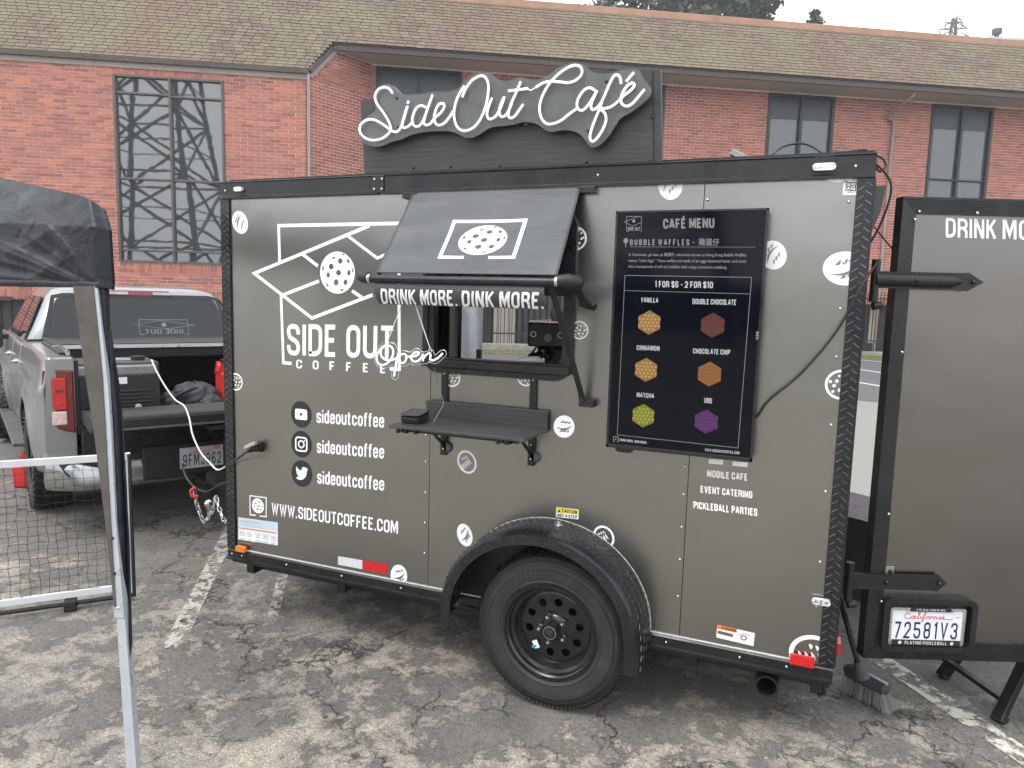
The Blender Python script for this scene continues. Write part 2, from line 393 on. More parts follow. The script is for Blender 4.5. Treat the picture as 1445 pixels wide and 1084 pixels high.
tag(build(g, 'ground', ASPH), kind='structure')

def worn_paint(name, col, lo, hi, sc=9):
    m = bpy.data.materials.new(name); nt, p = nodes(m)
    tc = nt.nodes.new('ShaderNodeTexCoord'); co = tc.outputs['Object']
    c = ramp(nt, noise(nt, co, 60, 5), [(0.3, tuple(a * .62 for a in col)), (0.7, col)])
    nt.links.new(c, p.inputs['Base Color']); p.inputs['Roughness'].default_value = 0.8
    a = ramp(nt, noise(nt, co, sc, 12, 0.4, 0.72), [(lo, 0.0), (hi, 1.0)]); nt.links.new(a, p.inputs['Alpha'])
    nt.links.new(bump(nt, noise(nt, co, 200, 3), 0.4, 0.003), p.inputs['Normal'])
    return m
LINE = worn_paint('worn_line_paint', (.62, .60, .53), .46, .53)
LINE2 = worn_paint('faded_line_paint', (.52, .50, .43), .45, .52, 14)
def line(a, b, w, m, w2=None):
    a = Vector(a); b = Vector(b); d = (b - a).normalized(); n = Vector((-d.y, d.x)); w2 = w2 or w; g = MB()
    K = 24; vs = []
    for i in range(K + 1):
        p = a.lerp(b, i / K); ww = w + (w2 - w) * i / K
        vs += [(p.x + n.x * ww / 2, p.y + n.y * ww / 2, .004), (p.x - n.x * ww / 2, p.y - n.y * ww / 2, .004)]
    g.add(vs, [(2 * i, 2 * i + 1, 2 * i + 3, 2 * i + 2) for i in range(K)])
    tag(build(g, 'parking_line', m), kind='structure')
line((-1.1212,1.2116), (0.0351,-0.4326), .10, LINE2)
line((0.0351,-0.4326), (0.558,-1.216), .10, worn_paint('nearly_gone_paint', (.45, .43, .37), .56, .62, 16))
line((-0.1962,0.6858), (0.246,0.056), .06, LINE2)
line((3.3063,1.026), (3.8373,0.2938), .12, LINE)
line((3.7867,16.2097), (4.6073,15.1481), .13, worn_paint('far_line_paint', (.7, .7, .68), .2, .3, 3))
line((3.8783,20.3957), (4.9622,18.8358), .13, MC.get('x') or bpy.data.materials['far_line_paint'])
line((4.0171,24.1763), (5.387,23.631), .14, bpy.data.materials['far_line_paint'])
CONC = mat('pale_concrete', (.24, .225, .195), .85, 0, .18, 3, .4, 120)
PATCH = worn_paint('pale_patch', (.27, .262, .24), .28, .36, 1.2)
g = MB(); q = [(3.0003,12.4367), (4.5157,12.0837), (3.7449,3.7301), (2.8998,3.2927)]
g.add([(a, b, .004) for a, b in q], [(0, 1, 2, 3)]); tag(build(g, 'concrete_pad', PATCH), kind='structure')

# ------------------------------------------------------------ brick office building (frame: X along the facade, Y into the building)
BF = Matrix.Rotation(math.radians(30.06), 4, 'Z')
def brickmat(name, single):
    m = bpy.data.materials.new(name); nt, p = nodes(m)
    tc = nt.nodes.new('ShaderNodeTexCoord'); co = tc.outputs['Object']
    if single:
        oi = nt.nodes.new('ShaderNodeObjectInfo'); fac = oi.outputs['Random']
    else:
        at = nt.nodes.new('ShaderNodeAttribute'); at.attribute_name = 'tone'; fac = at.outputs['Fac']
    c = ramp(nt, fac, [(0.0, (.26, .105, .088)), (0.3, (.35, .138, .110)), (0.65, (.40, .158, .120)), (0.88, (.48, .180, .115)), (1.0, (.24, .112, .100))])
    c = mixc(nt, 1.0, c, ramp(nt, noise(nt, co, 18 if not single else 30, 5), [(0.25, .78), (0.75, 1.15)]), 'MULTIPLY')
    nt.links.new(c, p.inputs['Base Color']); p.inputs['Roughness'].default_value = 0.88
    nt.links.new(bump(nt, noise(nt, co, 90, 4), .4, .004), p.inputs['Normal']); return m
BR1 = brickmat('brick_single', True); BR2 = brickmat('brick_mass', False)
MORT = mat('mortar', (.86, .66, .60), .9, 0, .15, 4)
def shinglemat(name, single):
    m = bpy.data.materials.new(name); nt, p = nodes(m)
    tc = nt.nodes.new('ShaderNodeTexCoord'); co = tc.outputs['Object']
    gm = nt.nodes.new('ShaderNodeNewGeometry'); pos = gm.outputs['Position']
    if single:
        oi = nt.nodes.new('ShaderNodeObjectInfo'); fac = oi.outputs['Random']
    else:
        at = nt.nodes.new('ShaderNodeAttribute'); at.attribute_name = 'tone'; fac = at.outputs['Fac']
    c = ramp(nt, fac, [(0.0, (.130, .096, .076)), (0.5, (.162, .122, .095)), (1.0, (.195, .148, .112))])
    moss = ramp(nt, noise(nt, pos, .55, 8, .3, .7), [(0.42, 0.0), (0.62, .7)])
    c = mixc(nt, moss, c, (.185, .172, .108))
    rd = ramp(nt, noise(nt, pos, .3, 3), [(0.45, 0.0), (0.6, .5)]); c = mixc(nt, rd, c, (.18, .115, .095))
    lich = ramp(nt, noise(nt, pos, 9, 6, .2, .8), [(0.64, 0.0), (0.70, .9)]); c = mixc(nt, lich, c, (.46, .45, .37))
    nt.links.new(c, p.inputs['Base Color']); p.inputs['Roughness'].default_value = 0.95
    nt.links.new(bump(nt, noise(nt, pos, 60, 3), .5, .01), p.inputs['Normal']); return m
SH1 = shinglemat('shingle_single', True); SH2 = shinglemat('shingle_mass', False)
TRIMB = mat('brown_gutter_paint', (.085, .07, .062), .45, 0, .15, 3)
TRIMG = mat('taupe_fascia_paint', (.27, .235, .215), .6, 0, .1, 3)
SOFF = mat('soffit_paint', (.42, .385, .35), .8, 0, .08, 2)
WFR = mat('bronze_window_frame', (.095, .085, .072), .4, .3, .1, 5)
WFD = mat('dark_window_frame', (.03, .033, .03), .4, .3, .1, 5)
GLW = glass('tower_window_glass', (.035, .04, .045), .02, .045, 1.1, 2.3, .5)
GLR = glass('office_window_glass', (.05, .058, .065), .03, .03, .8, 1.9, .5)
CAP = mat('copper_roof_cap', (.34, .20, .13), .6, .1, .15, 1.5)
BLK = mat('black_screen_paint', (.022, .024, .026), .5, 0, .2, 3)

bld = thing('brick_office_building', 'long red brick office building with mossy shingled mansard roof behind the coffee trailer', 'building', (3, 21.7, 0), BF)
YW, YR = 19.714, 21.619          # faces of the wing wall and of the set-back wall
SA, SE = -2.40, -0.495           # corner of the wing and inner end of the splayed return
ZW, ZR = 8.26, 9.36
wl = MB()
def holed(x0, x1, z0, z1, Y, wins):
    x = x0
    for (a, b, c, d) in wins:
        wl.box(x, a, Y, Y + .28, z0, z1); wl.box(a, b, Y, Y + .28, z0, c)
        if d < z1: wl.box(a, b, Y, Y + .28, d, z1)
        x = b
    wl.box(x, x1, Y, Y + .28, z0, z1)
WINW = [(-7.93, -4.80, 2.53, 8.02)]
WINR = [(-.40, 2.46, 5.2, 9.3), (6.95, 9.6, 5.2, 9.3), (13.45, 16.0, 5.2, 9.3), (19.85, 22.37, 5.2, 9.3), (26.3, 28.8, 5.2, 9.3)]
holed(-34, SA, 1.42, ZW, YW + .012, WINW); holed(SE, 34, 1.9, ZR, YR + .012, WINR)
dx, dy = SE - SA, YR - YW; ln = math.hypot(dx, dy); ux, uy = dx / ln, dy / ln
sp = [(SA, YW), (SE, YR), (SE - .3, YR + .3), (SA - .3, YW + .3)]
wl.add([(a + .012, b + .015, z) for z, tops in ((1.6, None), (0, (8.35, 9.36, 9.36, 8.35))) for (a, b), z in zip(sp, (z,) * 4 if tops is None else tops)], [(0, 1, 2, 3), (4, 7, 6, 5), (0, 4, 5, 1), (1, 5, 6, 2), (2, 6, 7, 3), (3, 7, 4, 0)])
wl.add([(SA + .012 + ux * d, YW + .015 + uy * d, z) for d, z in ((.12, 8.3), (1.05, 9.36), (ln, 9.36), (ln, 8.3))], [(0, 1, 2, 3)])
build(wl, 'wall', MORT, bld)
# openings: (x0, x1, z0, z1)
bricks = []   # (priority, kind, matrix)
def lay(x0, x1, z0, z1, L, H, Y, wins, zt_fn=None):
    row = 0; z = z0
    while z + H * .6 < z1:
        x = x0 - (L / 2 if row % 2 else 0)
        while x < x1:
            a, b = max(x, x0), min(x + L, x1); cut = []
            for (wa, wb, wz0, wz1) in wins:
                if z + H > wz0 - .005 and z < wz1:
                    if a >= wa and b <= wb: a = b
                    elif a < wa < b <= wb + 9: b = min(b, wa)
                    elif a < wb < b: a = wb
            if b - a > .05: yield a, b - .016, z, z + H - .015, abs((b - a) - L) < .001
            x += L
        z += H; row += 1
HB = .1016
mass = MB(); tones = []; singles = []
def brick_at(M, dx_, full, pr_):
    (singles if full and pr_ else []).append((M, dx_)) if (full and pr_) else None
    if not (full and pr_):
        mass.mbox(M, dx_, .022, (HB - .015) / 2); t = random.random(); tones.extend([t] * 6)
nsing = 0
for a, b, z, z2, full in lay(-34, SA, 1.62, ZW - .02, .4064, HB, YW, WINW):
    near = full and -11.6 < a < SA and z > 2.2 and nsing < 300 and not (-11.7 < a < -9 and z < 4.0)
    if near and z < 5.2 and a < -8.4: near = False
    if near: nsing += 1
    brick_at(Matrix.Translation(((a + b) / 2, YW + .022 + random.uniform(-.003, .003), (z + z2) / 2)), (b - a) / 2, full, near)
for a, b, z, z2, full in lay(SE, 34, 2.1, ZR, .3048, HB, YR, WINR):
    brick_at(Matrix.Translation(((a + b) / 2, YR + .022 + random.uniform(-.003, .003), (z + z2) / 2)), (b - a) / 2, full, False)
Rz = Matrix.Rotation(math.atan2(dy, dx), 4, 'Z')
for a, b, z, z2, full in lay(0, ln, 1.62, 9.5, .3048, HB, 0, []):
    m_ = (a + b) / 2
    if z2 > 8.32 + max(0, m_ - .18) * 1.12 or z2 > 9.38: continue
    brick_at(Matrix.Translation((SA + ux * m_ + uy * .004, YW + uy * m_ - ux * .004, (z + z2) / 2)) @ Rz @ Matrix.Translation((0, .02, 0)), (b - a) / 2, full, False)
def soldiers(x0, x1, zc, Y, n_w=.1016, h=.29):
    x = x0
    while x < x1:
        mass.mbox(Matrix.Translation((x + n_w / 2, Y + .022, zc)), (n_w - .016) / 2, .024, h / 2); t = random.random(); tones.extend([t] * 6); x += n_w
soldiers(-34, SA, 1.47, YW); soldiers(-7.93, -4.80, 8.15, YW, h=.2); soldiers(-7.93, -4.80, 2.37, YW); soldiers(SE, 34, 1.98, YR, h=.2)
bo = build(mass, 'brick', BR2, bld, kind='stuff'); at = bo.data.attributes.new('tone', 'FLOAT', 'FACE'); at.data.foreach_set('value', tones)
one = MB().box(-.1952, .1952, -.022, .022, -(HB - .015) / 2, (HB - .015) / 2)
b0 = None
for M, d in singles:
    if b0 is None: b0 = build(one, 'brick', BR1, bld); b0.matrix_local = WM[bld].inverted() @ BF @ M
    else: copy_part(b0, bld, M)

def window(x0, x1, z0, z1, Y, mull, rails, fr_m, gl, dep=.12, name='window', shade=None, fw_=.07):
    """frame > panes; mull = x of uprights, rails = {bay: [z]}"""
    f = MB(); xs = [x0] + mull + [x1]
    f.box(x0, x1, Y - .03, Y + dep, z0, z0 + fw_); f.box(x0, x1, Y - .03, Y + dep, z1 - fw_, z1)
    for x in xs: 
        w = fw_ / 2 if x in mull else fw_
        xa = x - w if x != x0 else x; xb = x + w if x != x1 else x
        f.box(xa, xb, Y - .045, Y + dep, z0 + .002, z1 - .002)
    for i in range(len(xs) - 1):
        for z in rails[i]: f.box(xs[i] + .02, xs[i + 1] - .02, Y - .015, Y + dep - .01, z - .03, z + .03)
    w = build(f, name, fr_m, bld, bev=.006)
    for i in range(len(xs) - 1):
        zz = [z0] + rails[i] + [z1]
        for j in range(len(zz) - 1):
            tx, tz = random.uniform(-.002, .002), random.uniform(-.002, .002)
            g = MB(); g.grid(lambda u, v: (xs[i] + .03 + u * (xs[i + 1] - xs[i] - .06), Y + .07 + (u - .5) * tx * 3 + (v - .5) * tz * 3, zz[j] + .02 + v * (zz[j + 1] - zz[j] - .04)), 1, 1)
            build(g, 'pane', gl, w)
    g = MB().box(x0 + .01, x1 - .01, Y + .13, Y + .16, z0 + .01, z1 - .01); build(g, 'dark_interior', BLK, w)
    if shade:
        g = MB()
        for i in range(len(xs) - 1): g.box(xs[i] + .05, xs[i + 1] - .05, Y + .045, Y + .055, z1 - shade, z1 - .05)
        build(g, 'transom_panel', mat('dark_transom_panel', (.035, .042, .055), .35), w)
window(*WINW[0], YW, [-6.34], [[3.28 - .38, 5.02, 7.50], [3.28 - .38, 5.02, 7.46]], WFR, GLW)
for k, wn in enumerate(WINR):
    window(*wn, YR, [(wn[0] + wn[1]) / 2], [[6.6], [6.6]], WFD, GLR, shade=.86, fw_=.11)
# eaves
g = MB(); prof = [(0, 0), (-.13, .02), (-.14, .13), (.02, .15)]
def run(mb, pa, pb, prof, nx, ny):
    """extrude a section (out, up) between two 3D points; (nx, ny) points outwards"""
    n = len(prof); vs = []
    for P in (pa, pb):
        for o_, u_ in prof: vs.append((P[0] - nx * o_, P[1] - ny * o_, P[2] + u_))
    fs = [(i, (i + 1) % n, (i + 1) % n + n, i + n) for i in range(n)] + [tuple(range(n - 1, -1, -1)), tuple(range(n, 2 * n))]
    mb.add(vs, fs)
YG = 20.457
run(g, (-34, YW, 8.36), (SA + .12, YW, 8.36), [(0, 0), (-.12, .0), (-.14, .15), (.03, .18)], 0, -1)
build(g, 'gutter', TRIMB, bld, fixn=True)
g = MB().box(-34, SA + .04, YW - .03, YW + .05, 8.20, 8.36); build(g, 'fascia', TRIMG, bld)
XG = -1.62
g = MB(); run(g, (XG - .05, YG, 9.33), (34, YG, 9.33), [(0, 0), (-.10, .0), (-.12, .16), (.03, .2)], 0, -1); build(g, 'gutter', TRIMB, bld, fixn=True)
g = MB(); g.bar((SA + .12, YW - .02, 8.44), (XG - .02, YG - .02, 9.43), .12, .13); build(g, 'rake_board', TRIMB, bld)
g = MB(); g.bar((SA + .14, YW + .0, 8.30), (XG + .03, YG + .0, 9.29), .06, .12); build(g, 'rake_trim', TRIMG, bld)
g = MB(); g.add([(XG, YG + .02, 9.36), (34, YG + .02, 9.36), (34, YR + .1, 9.36), (SE - .1, YR + .1, 9.36)], [(0, 1, 2, 3)]); build(g, 'soffit', SOFF, bld)
# mansard slope: backing sheet, shingles, cap
SL = (9.53 - 8.52) / (YG - YW)      # rise per metre
def roofz(y): return 8.50 + (y - YW) * 1.75
YT = YW + (11.55 - 8.50) / 1.75
SLN = math.hypot(1, 1.75)
yg = YW + (9.50 - 8.50) / 1.75
g = MB(); g.add([(-34, YW, 8.49), (SA + .1, YW, 8.49), (XG, yg, 9.49), (34, yg, 9.49), (34, YT, 11.54), (-34, YT, 11.54)], [(0, 1, 2, 3, 4, 5)])
g.add([(-34, YT, 11.5), (34, YT, 11.5), (34, YT + 12, 11.5), (-34, YT + 12, 11.5)], [(0, 1, 2, 3)])
build(g, 'roof', mat('roof_felt', (.06, .05, .045), .9), bld)
ang = math.atan(1.75); exp_ = .132; tabw = .305
Rr = Matrix.Rotation(ang, 4, 'X'); sm = MB(); st = []; ssing = []
rows = int((11.5 - 8.5) / 1.75 * SLN / exp_) + 1
for r in range(rows):
    d = r * exp_; y = YW + d / SLN; z = 8.50 + d * 1.75 / SLN
    if z > 11.45: break
    x = -20.5 - random.choice((0, .1, .2)) * 1.0 + (tabw / 2 if r % 2 else 0)
    xmax = (SA + .1) if z < 8.6 else 30
    while x < 30:
        lim = SA + .09 + max(0, z - 8.47) * .68 if z < 9.50 else 99; x_ = x; cutw = min(tabw, lim - x)
        if cutw > .03:
            w = cutw - .016; x = x_ - (tabw - cutw) / 2; h = exp_ * 1.25 + random.uniform(-.008, .006)
            M = Matrix.Translation((x + tabw / 2, y - .012, z)) @ Rr @ Matrix.Translation((0, h / 2, .014 + random.uniform(0, .006))) @ Matrix.Rotation(math.radians(7) * -1, 4, 'X')
            if w > .28 and -3.6 < x < 9.3 and z < 10.6 and r % 1 == 0 and len(ssing) < 300 and z > 9.48: ssing.append((M, w))
            else: sm.mbox(M, w / 2, h / 2, .007); st.extend([random.random()] * 6)
        x = x_ + tabw
so = build(sm, 'shingle', SH2, bld, kind='stuff'); at = so.data.attributes.new('tone', 'FLOAT', 'FACE'); at.data.foreach_set('value', st)
one = MB().box(-(tabw - .016) / 2, (tabw - .016) / 2, -exp_ * .62, exp_ * .62, -.007, .007); b0 = None
for M, w in ssing:
    if b0 is None: b0 = build(one, 'shingle', SH1, bld); b0.matrix_local = WM[bld].inverted() @ BF @ M
    else: copy_part(b0, bld, M)
g = MB().box(-34, 34, YT - .12, YT + .3, 11.42, 11.66); build(g, 'roof_cap', CAP, bld, bev=.02)
# rainwater pipes
g = MB(); g.bar((SA + .10, YW - .06, 0), (SA + .10, YW - .06, 8.36), .09, .09); build(g, 'downpipe', TRIMG, bld)
px = (18.2921,5.2857)[0]
a = (18.2848,9.2839); b = (17.8623,8.6188)
g = MB(); g.tube([(a[0], YG + .05, 9.36), (a[0], YG + .08, 9.2), (b[0] + .1, YR - .12, b[1] + .1), (px + .03, YR - .08, b[1] - .1), (px, YR - .08, 0)], .055, 8)
build(g, 'downpipe', TRIMG, bld, smooth=40)
# lower storey: black slatted screens, cream boards, dark openings
g = MB().box(-34, SA, YW + .12, YW + .2, 0, 1.42); g.box(SE, 34, YR + .6, YR + .7, 0, 1.9); g.box(-34, -11.0, YW - .06, YW - .01, 1.28, 1.40)
build(g, 'lower_wall', mat('dark_lower_wall', (.03, .032, .034), .7), bld)
s0 = None
for i in range(60):
    x = -20.4 + i * .30
    if s0 is None:
        s0 = build(MB().box(x - .012, x + .012, YW + .07, YW + .12, 0, 1.30), 'screen_batten', BLK, bld); x00 = x; cz = .65; cy = YW + .095
    else: copy_part(s0, bld, Matrix.Translation((x, cy, cz)))
CREAM = mat('cream_boards', (.62, .60, .50), .7, 0, .1, 3)
def boards(xa, xb, n, Y, z0, z1, m, name, y2=None):
    b0 = None; st_ = (xb - xa) / n
    for i in range(n):
        x = xa + (i + .5) * st_; yy = Y if y2 is None else Y + (y2 - Y) * i / n
        if b0 is None: b0 = build(MB().box(x - st_ * .44, x + st_ * .44, yy, yy + .04, z0, z1), name, m, bld)
        else: copy_part(b0, bld, Matrix.Translation((x, yy + .02, (z0 + z1) / 2)))
boards(16.2, 17.75, 8, YR + .15, .15, 2.02, CREAM, 'cream_board')
boards(18.25, 18.6, 2, YR + .3, .4, 2.0, mat('tan_posts', (.45, .38, .27), .8), 'post')
boards(3.75, 4.55, 4, YR + .2, -.0, 2.0, mat('grey_cream_boards', (.36, .33, .28), .7), 'cream_board')
NAVY = mat('navy_grey_metal_panel', (.042, .048, .058), .5, .2, .1, 2)
boards(4.6, 6.5, 11, YR + .0, .0, 2.1, NAVY, 'metal_panel', YR - 2.5)
boards(6.6, 12.4, 18, YR - .4, .0, 2.1, mat('grey_metal_panel', (.075, .08, .082), .5, .2, .1, 2), 'metal_panel')
g = MB().box(6.50, 6.72, YR - 2.7, YR - 2.5, 0, 2.2); build(g, 'white_post', mat('white_wall_paint', (.7, .7, .68), .6), bld)
g = MB().box(-34, 34, 20.55, 20.75, 0, .16); g.box(2.6, 6.2, 20.2, 20.6, 0, .22); tag(build(g, 'kerb', CONC, fr=BF, bev=.02), kind='structure')
# verge
m = bpy.data.materials.new('mossy_verge'); nt_, p_ = nodes(m); tc = nt_.nodes.new('ShaderNodeTexCoord')
c = ramp(nt_, noise(nt_, tc.outputs['Object'], 3, 8, 0, .7), [(.35, (.10, .095, .07)), (.5, (.13, .15, .05)), (.65, (.18, .19, .06))]); nt_.links.new(c, p_.inputs['Base Color'])
g = MB(); g.add([(-10, 18.8, .006), (34, 18.8, .006), (34, 20.55, .006), (-10, 20.55, .006)], [(0, 1, 2, 3)]); tag(build(g, 'verge', m, fr=BF), kind='structure')
gm_ = mat('moss_green', (.13, .16, .04), .95, 0, .3, 8)
g = MB()
for i in range(5000):
    x = random.uniform(-2, 26); y = random.uniform(18.9, 20.5) if random.random() < .7 else random.uniform(19.9, 20.5); h = random.uniform(.02, .06); a = random.uniform(0, PI)
    g.add([(x, y, 0), (x + .03 * math.cos(a), y + .03 * math.sin(a), 0), (x + random.uniform(-.03, .03), y, h)], [(0, 1, 2)])
tag(build(g, 'grass', gm_, fr=BF), 'short mossy grass along the kerb by the building', 'grass', kind='stuff')

# iron picket fence in front of the lower storey
fen = thing('picket_fence', 'black iron picket fence with spear tips in front of the brick building', 'fence', (10, 20.72, 0), BF)
YF = 20.719
g = MB()
for z in (.55, 2.08): g.box(2.9, 24, YF - .02, YF + .02, z - .025, z + .025)
build(g, 'rail', BLK, fen)
p0 = None; x = 3.0
while x < 24:
    if not (4.6 < x < 14.5):
        if p0 is None:
            g = MB().box(x - .011, x + .011, YF - .011, YF + .011, .16, 2.24); g.add([(x - .03, YF, 2.24), (x, YF - .012, 2.24), (x + .03, YF, 2.24), (x, YF + .012, 2.24), (x, YF, 2.36)], [(0, 1, 4), (1, 2, 4), (2, 3, 4), (3, 0, 4), (0, 3, 2, 1)])
            p0 = build(g, 'picket', BLK, fen); off = (.16 + 2.36) / 2
        else: copy_part(p0, fen, Matrix.Translation((x, YF, off)))
    x += .128

# ------------------------------------------------------------ trees and far things
def leafmat(name, c1, c2):
    m = bpy.data.materials.new(name); nt, p = nodes(m); at = nt.nodes.new('ShaderNodeAttribute'); at.attribute_name = 'tone'
    nt.links.new(ramp(nt, at.outputs['Fac'], [(0, c1), (1, c2)]), p.inputs['Base Color']); p.inputs['Roughness'].default_value = .7
    return m
BARK = mat('bark', (.09, .07, .055), .95, 0, .3, 5, .6, 20)
def tree(name, label, base, h, crowns, n, lm, ls=.22, fr=I4, group=None, seed=1):
    rnd = random.Random(seed); t = thing(name, label, 'tree', base, fr, group)
    g = MB(); bx, by, bz = base
    g.tube([(bx, by, bz), (bx + .1, by, bz + h * .4), (bx, by + .1, bz + h * .75), (bx, by, bz + h * .97)], [h * .028, h * .02, h * .012, h * .003], 10)
    for cx, cy, cz, rr in crowns[:24]:
        g.tube([(bx, by, max(bz + h * .3, bz + cz - rr * 1.0)), (bx + cx * .5, by + cy * .5, bz + cz - rr * .4), (bx + cx, by + cy, bz + cz)], [h * .009, h * .006, h * .002], 6)
    build(g, 'trunk', BARK, t, smooth=60)
    g = MB(); tn = []; tot = sum(c[3] ** 2 for c in crowns)
    for cx, cy, cz, rr in crowns:
        for i in range(int(n * rr * rr / tot)):
            d = Vector((rnd.gauss(0, 1), rnd.gauss(0, 1), rnd.gauss(0, 1))).normalized() * rr * (rnd.random() ** .45) * rnd.uniform(.75, 1.12)
            d.z *= .62; q = Vector((bx + cx, by + cy, bz + cz)) + d
            a = Vector((rnd.gauss(0, 1), rnd.gauss(0, 1), rnd.gauss(0, .6))).normalized() * ls * rnd.uniform(.5, 1.2); b = a.cross(Vector((rnd.gauss(0, 1), rnd.gauss(0, 1), rnd.gauss(0, 1)))).normalized() * ls * .45
            g.add([q - a, q + b, q + a, q - b], [(0, 1, 2, 3)]); tn.append(rnd.random())
    o = build(g, 'crown', lm, t); at = o.data.attributes.new('tone', 'FLOAT', 'FACE'); at.data.foreach_set('value', tn)
    return t
LM = leafmat('cypress_foliage', (.030, .045, .022), (.075, .10, .055))
def tr(name, label, u, v, depth, h, crowns, n, ls, seed, lm=None, group=None):
    x, y, z = u
    tree(name, label, (x, y, 0), h, crowns, n, lm or LM, ls, group=group, seed=seed)
q = (-9.2788,62.7577,26.7507)
rn = random.Random(5)
cr = [(rn.uniform(-8.2, 8.0), rn.uniform(-4, 4), q[2] - 1.5 + rn.uniform(-1.5, 3.5) , rn.uniform(1.6, 2.9)) for _ in range(17)] + [(rn.uniform(-6, 5), rn.uniform(-3, 3), q[2] + 3 + rn.uniform(0, 4), 3) for _ in range(6)]
tr('cypress_tree', 'large spreading dark cypress tree rising behind the shingled roof', q, 0, 62, q[2] + 7, cr, 15000, .42, 3)
q = (1.0741,69.1833,26.6272)
tr('young_conifer', 'small pointed conifer top just right of the large cypress', q, 0, 64, q[2] + 1.2, [(0, 0, q[2] + .6, .5), (0, 0, q[2] - .1, .8), (-.3, .2, q[2] - .9, 1.1), (.5, 0, q[2] - 1.2, 1.1), (.1, 0, q[2] - 2, 1.4)], 1800, .3, 4)
# trees and mast behind the camera, which the windows mirror
for k, (x, y, h) in enumerate(((10.5, -38, 9), (17, -36, 11), (24, -40, 12), (34, -38, 10))):
    cr = [(rn.uniform(-2.4, 2.4), rn.uniform(-2.4, 2.4), h * rn.uniform(.45, .95), rn.uniform(1, 1.9)) for _ in range(10)]
    tr('street_tree', ['bushy street tree mirrored at the left in the office windows', 'rounded street tree mirrored in the office window glass', 'tall full street tree mirrored at the right in the window glass', 'broad street tree farthest right among those behind the camera'][k], (x, y, 0), 0, 0, h, cr, 1800, .35, 20 + k, group='street trees across the road')

rb_ = thing('added_reflection_building', 'long low dark brown building added unseen behind the camera to darken reflections', 'building', (-10, -40, 0), I4)  # unseen building added, its height set to darken screen and panel reflections
build(MB().box(-75, 45, -46, -40, 0, 2.6), 'wall', mat('dark_brown_render', (.10, .075, .06), .8), rb_)
build(MB().box(-76, 46, -47, -39.4, 2.6, 2.8), 'roof', mat('dark_roof_edge', (.05, .045, .04), .8), rb_)
w0 = None
for i in range(24):
    if w0 is None: w0 = build(MB().box(-72, -69.6, -40.05, -39.95, .9, 2.1), 'window', GLR, rb_)
    else: copy_part(w0, rb_, Matrix.Translation((-70.8 + i * 4.8, -40, 1.5)))
def lattice(name, label, cat, base, H, wb, wt, m, r, nlev, rotz=0, arms=()):
    t = thing(name, label, cat, base, Matrix.Identity(4)); bx, by, bz = base; g = MB(); c, s_ = math.cos(rotz), math.sin(rotz)
    def P(sx, sy, z):
        w = wb + (wt - wb) * (z / H); x, y = sx * w / 2, sy * w / 2
        return (bx + x * c - y * s_, by + x * s_ + y * c, bz + z)
    K = ((-1, -1), (1, -1), (1, 1), (-1, 1)); legs = MB()
    for k in K: legs.tube([P(*k, 0), P(*k, H)], [r * 1.7, r * .9], 6)
    zs = [H * (1 - (1 - i / nlev) ** 1.25) for i in range(nlev + 1)]
    for i in range(nlev):
        for j in range(4):
            a, b = K[j], K[(j + 1) % 4]; zm = (zs[i] + zs[i + 1]) / 2
            A, B, C, D = P(*a, zs[i]), P(*b, zs[i]), P(*a, zs[i + 1]), P(*b, zs[i + 1])
            g.tube([A, D], r * .8, 5); g.tube([B, C], r * .8, 5); g.tube([C, D], r * .6, 5)
            mid = [(A[q_] + B[q_] + C[q_] + D[q_]) / 4 for q_ in range(3)]; g.tube([P(*a, zm), mid], r * .4, 4); g.tube([P(*b, zm), mid], r * .4, 4)
    build(legs, 'tower_leg', m, t, smooth=50); build(g, 'lattice', m, t)
    for z, w in arms:
        ga = MB(); wz = (wb + (wt - wb) * z / H) / 2
        for sx in (-1, 1):
            tip = (bx + sx * w * c, by + sx * w * s_, bz + z)
            for sy in (-1, 1):
                ga.tube([P(sx, sy, z), tip], r * .7, 5); ga.tube([P(sx, sy, z + 1.4), tip], r * .5, 5)
            ga.tube([tip, (tip[0], tip[1], tip[2] - 1.2)], r * .7, 5)
        build(ga, 'cross_arm', m, t)
    return t
GALV = mat('galvanised_steel', (.045, .045, .045), .6, .1, .1, 3)
lattice('transmission_tower', 'grey steel lattice transmission tower mirrored in the tall wing window', 'tower', (-7.4, -26.5, 0), 34, 10.5, 1.6, GALV, .16, 8, .6, ((22, 7), (27, 6), (31, 5)))
q = (25.1223,176.8856,58.5913)
lattice('distant_pylon', 'faint slim power pylon on the skyline beyond the roof', 'pylon', (q[0], q[1], 0), q[2] + 2.6, 7, .7, GALV, .14, 14, .2, ((q[2] - 1.2, 3.4), (q[2] + .6, 2.6), (q[2] + 1.8, 1.6)))
# white building and roof vent showing over the roof at the right
q = (22.3962,107.3306,34.7409)
fb = thing('far_white_building', 'pale flat roofed building just showing above the roof at far right', 'building', (q[0], q[1], 0), Matrix.Identity(4))
M_ = Matrix.Translation((q[0], q[1], 0)) @ Matrix.Rotation(math.radians(25), 4, 'Z')
FR[fb] = Matrix.Identity(4)
g = MB(); g.mbox(M_ @ Matrix.Translation((4, 2, q[2] / 2)), 7, 3, q[2] / 2); build(g, 'wall', mat('white_render', (.7, .7, .72), .7), fb)
g = MB(); g.mbox(M_ @ Matrix.Translation((4, 2, q[2] + .06)), 7.2, 3.2, .12); build(g, 'parapet', mat('grey_parapet', (.45, .45, .47), .7), fb)
g = MB(); p = Vector((21.0091,105.7077,35.0312)); g.tube([p - Vector((0, 0, 1.2)), p + Vector((0, 0, .3))], .3, 10); g.tube([p + Vector((0, 0, .3)), p + Vector((0, 0, .9))], .55, 12)
g.tube([p + Vector((-1.6, 0, -.9)), p + Vector((-1.4, 0, -.1)), p + Vector((-.4, 0, .1))], .07, 6)
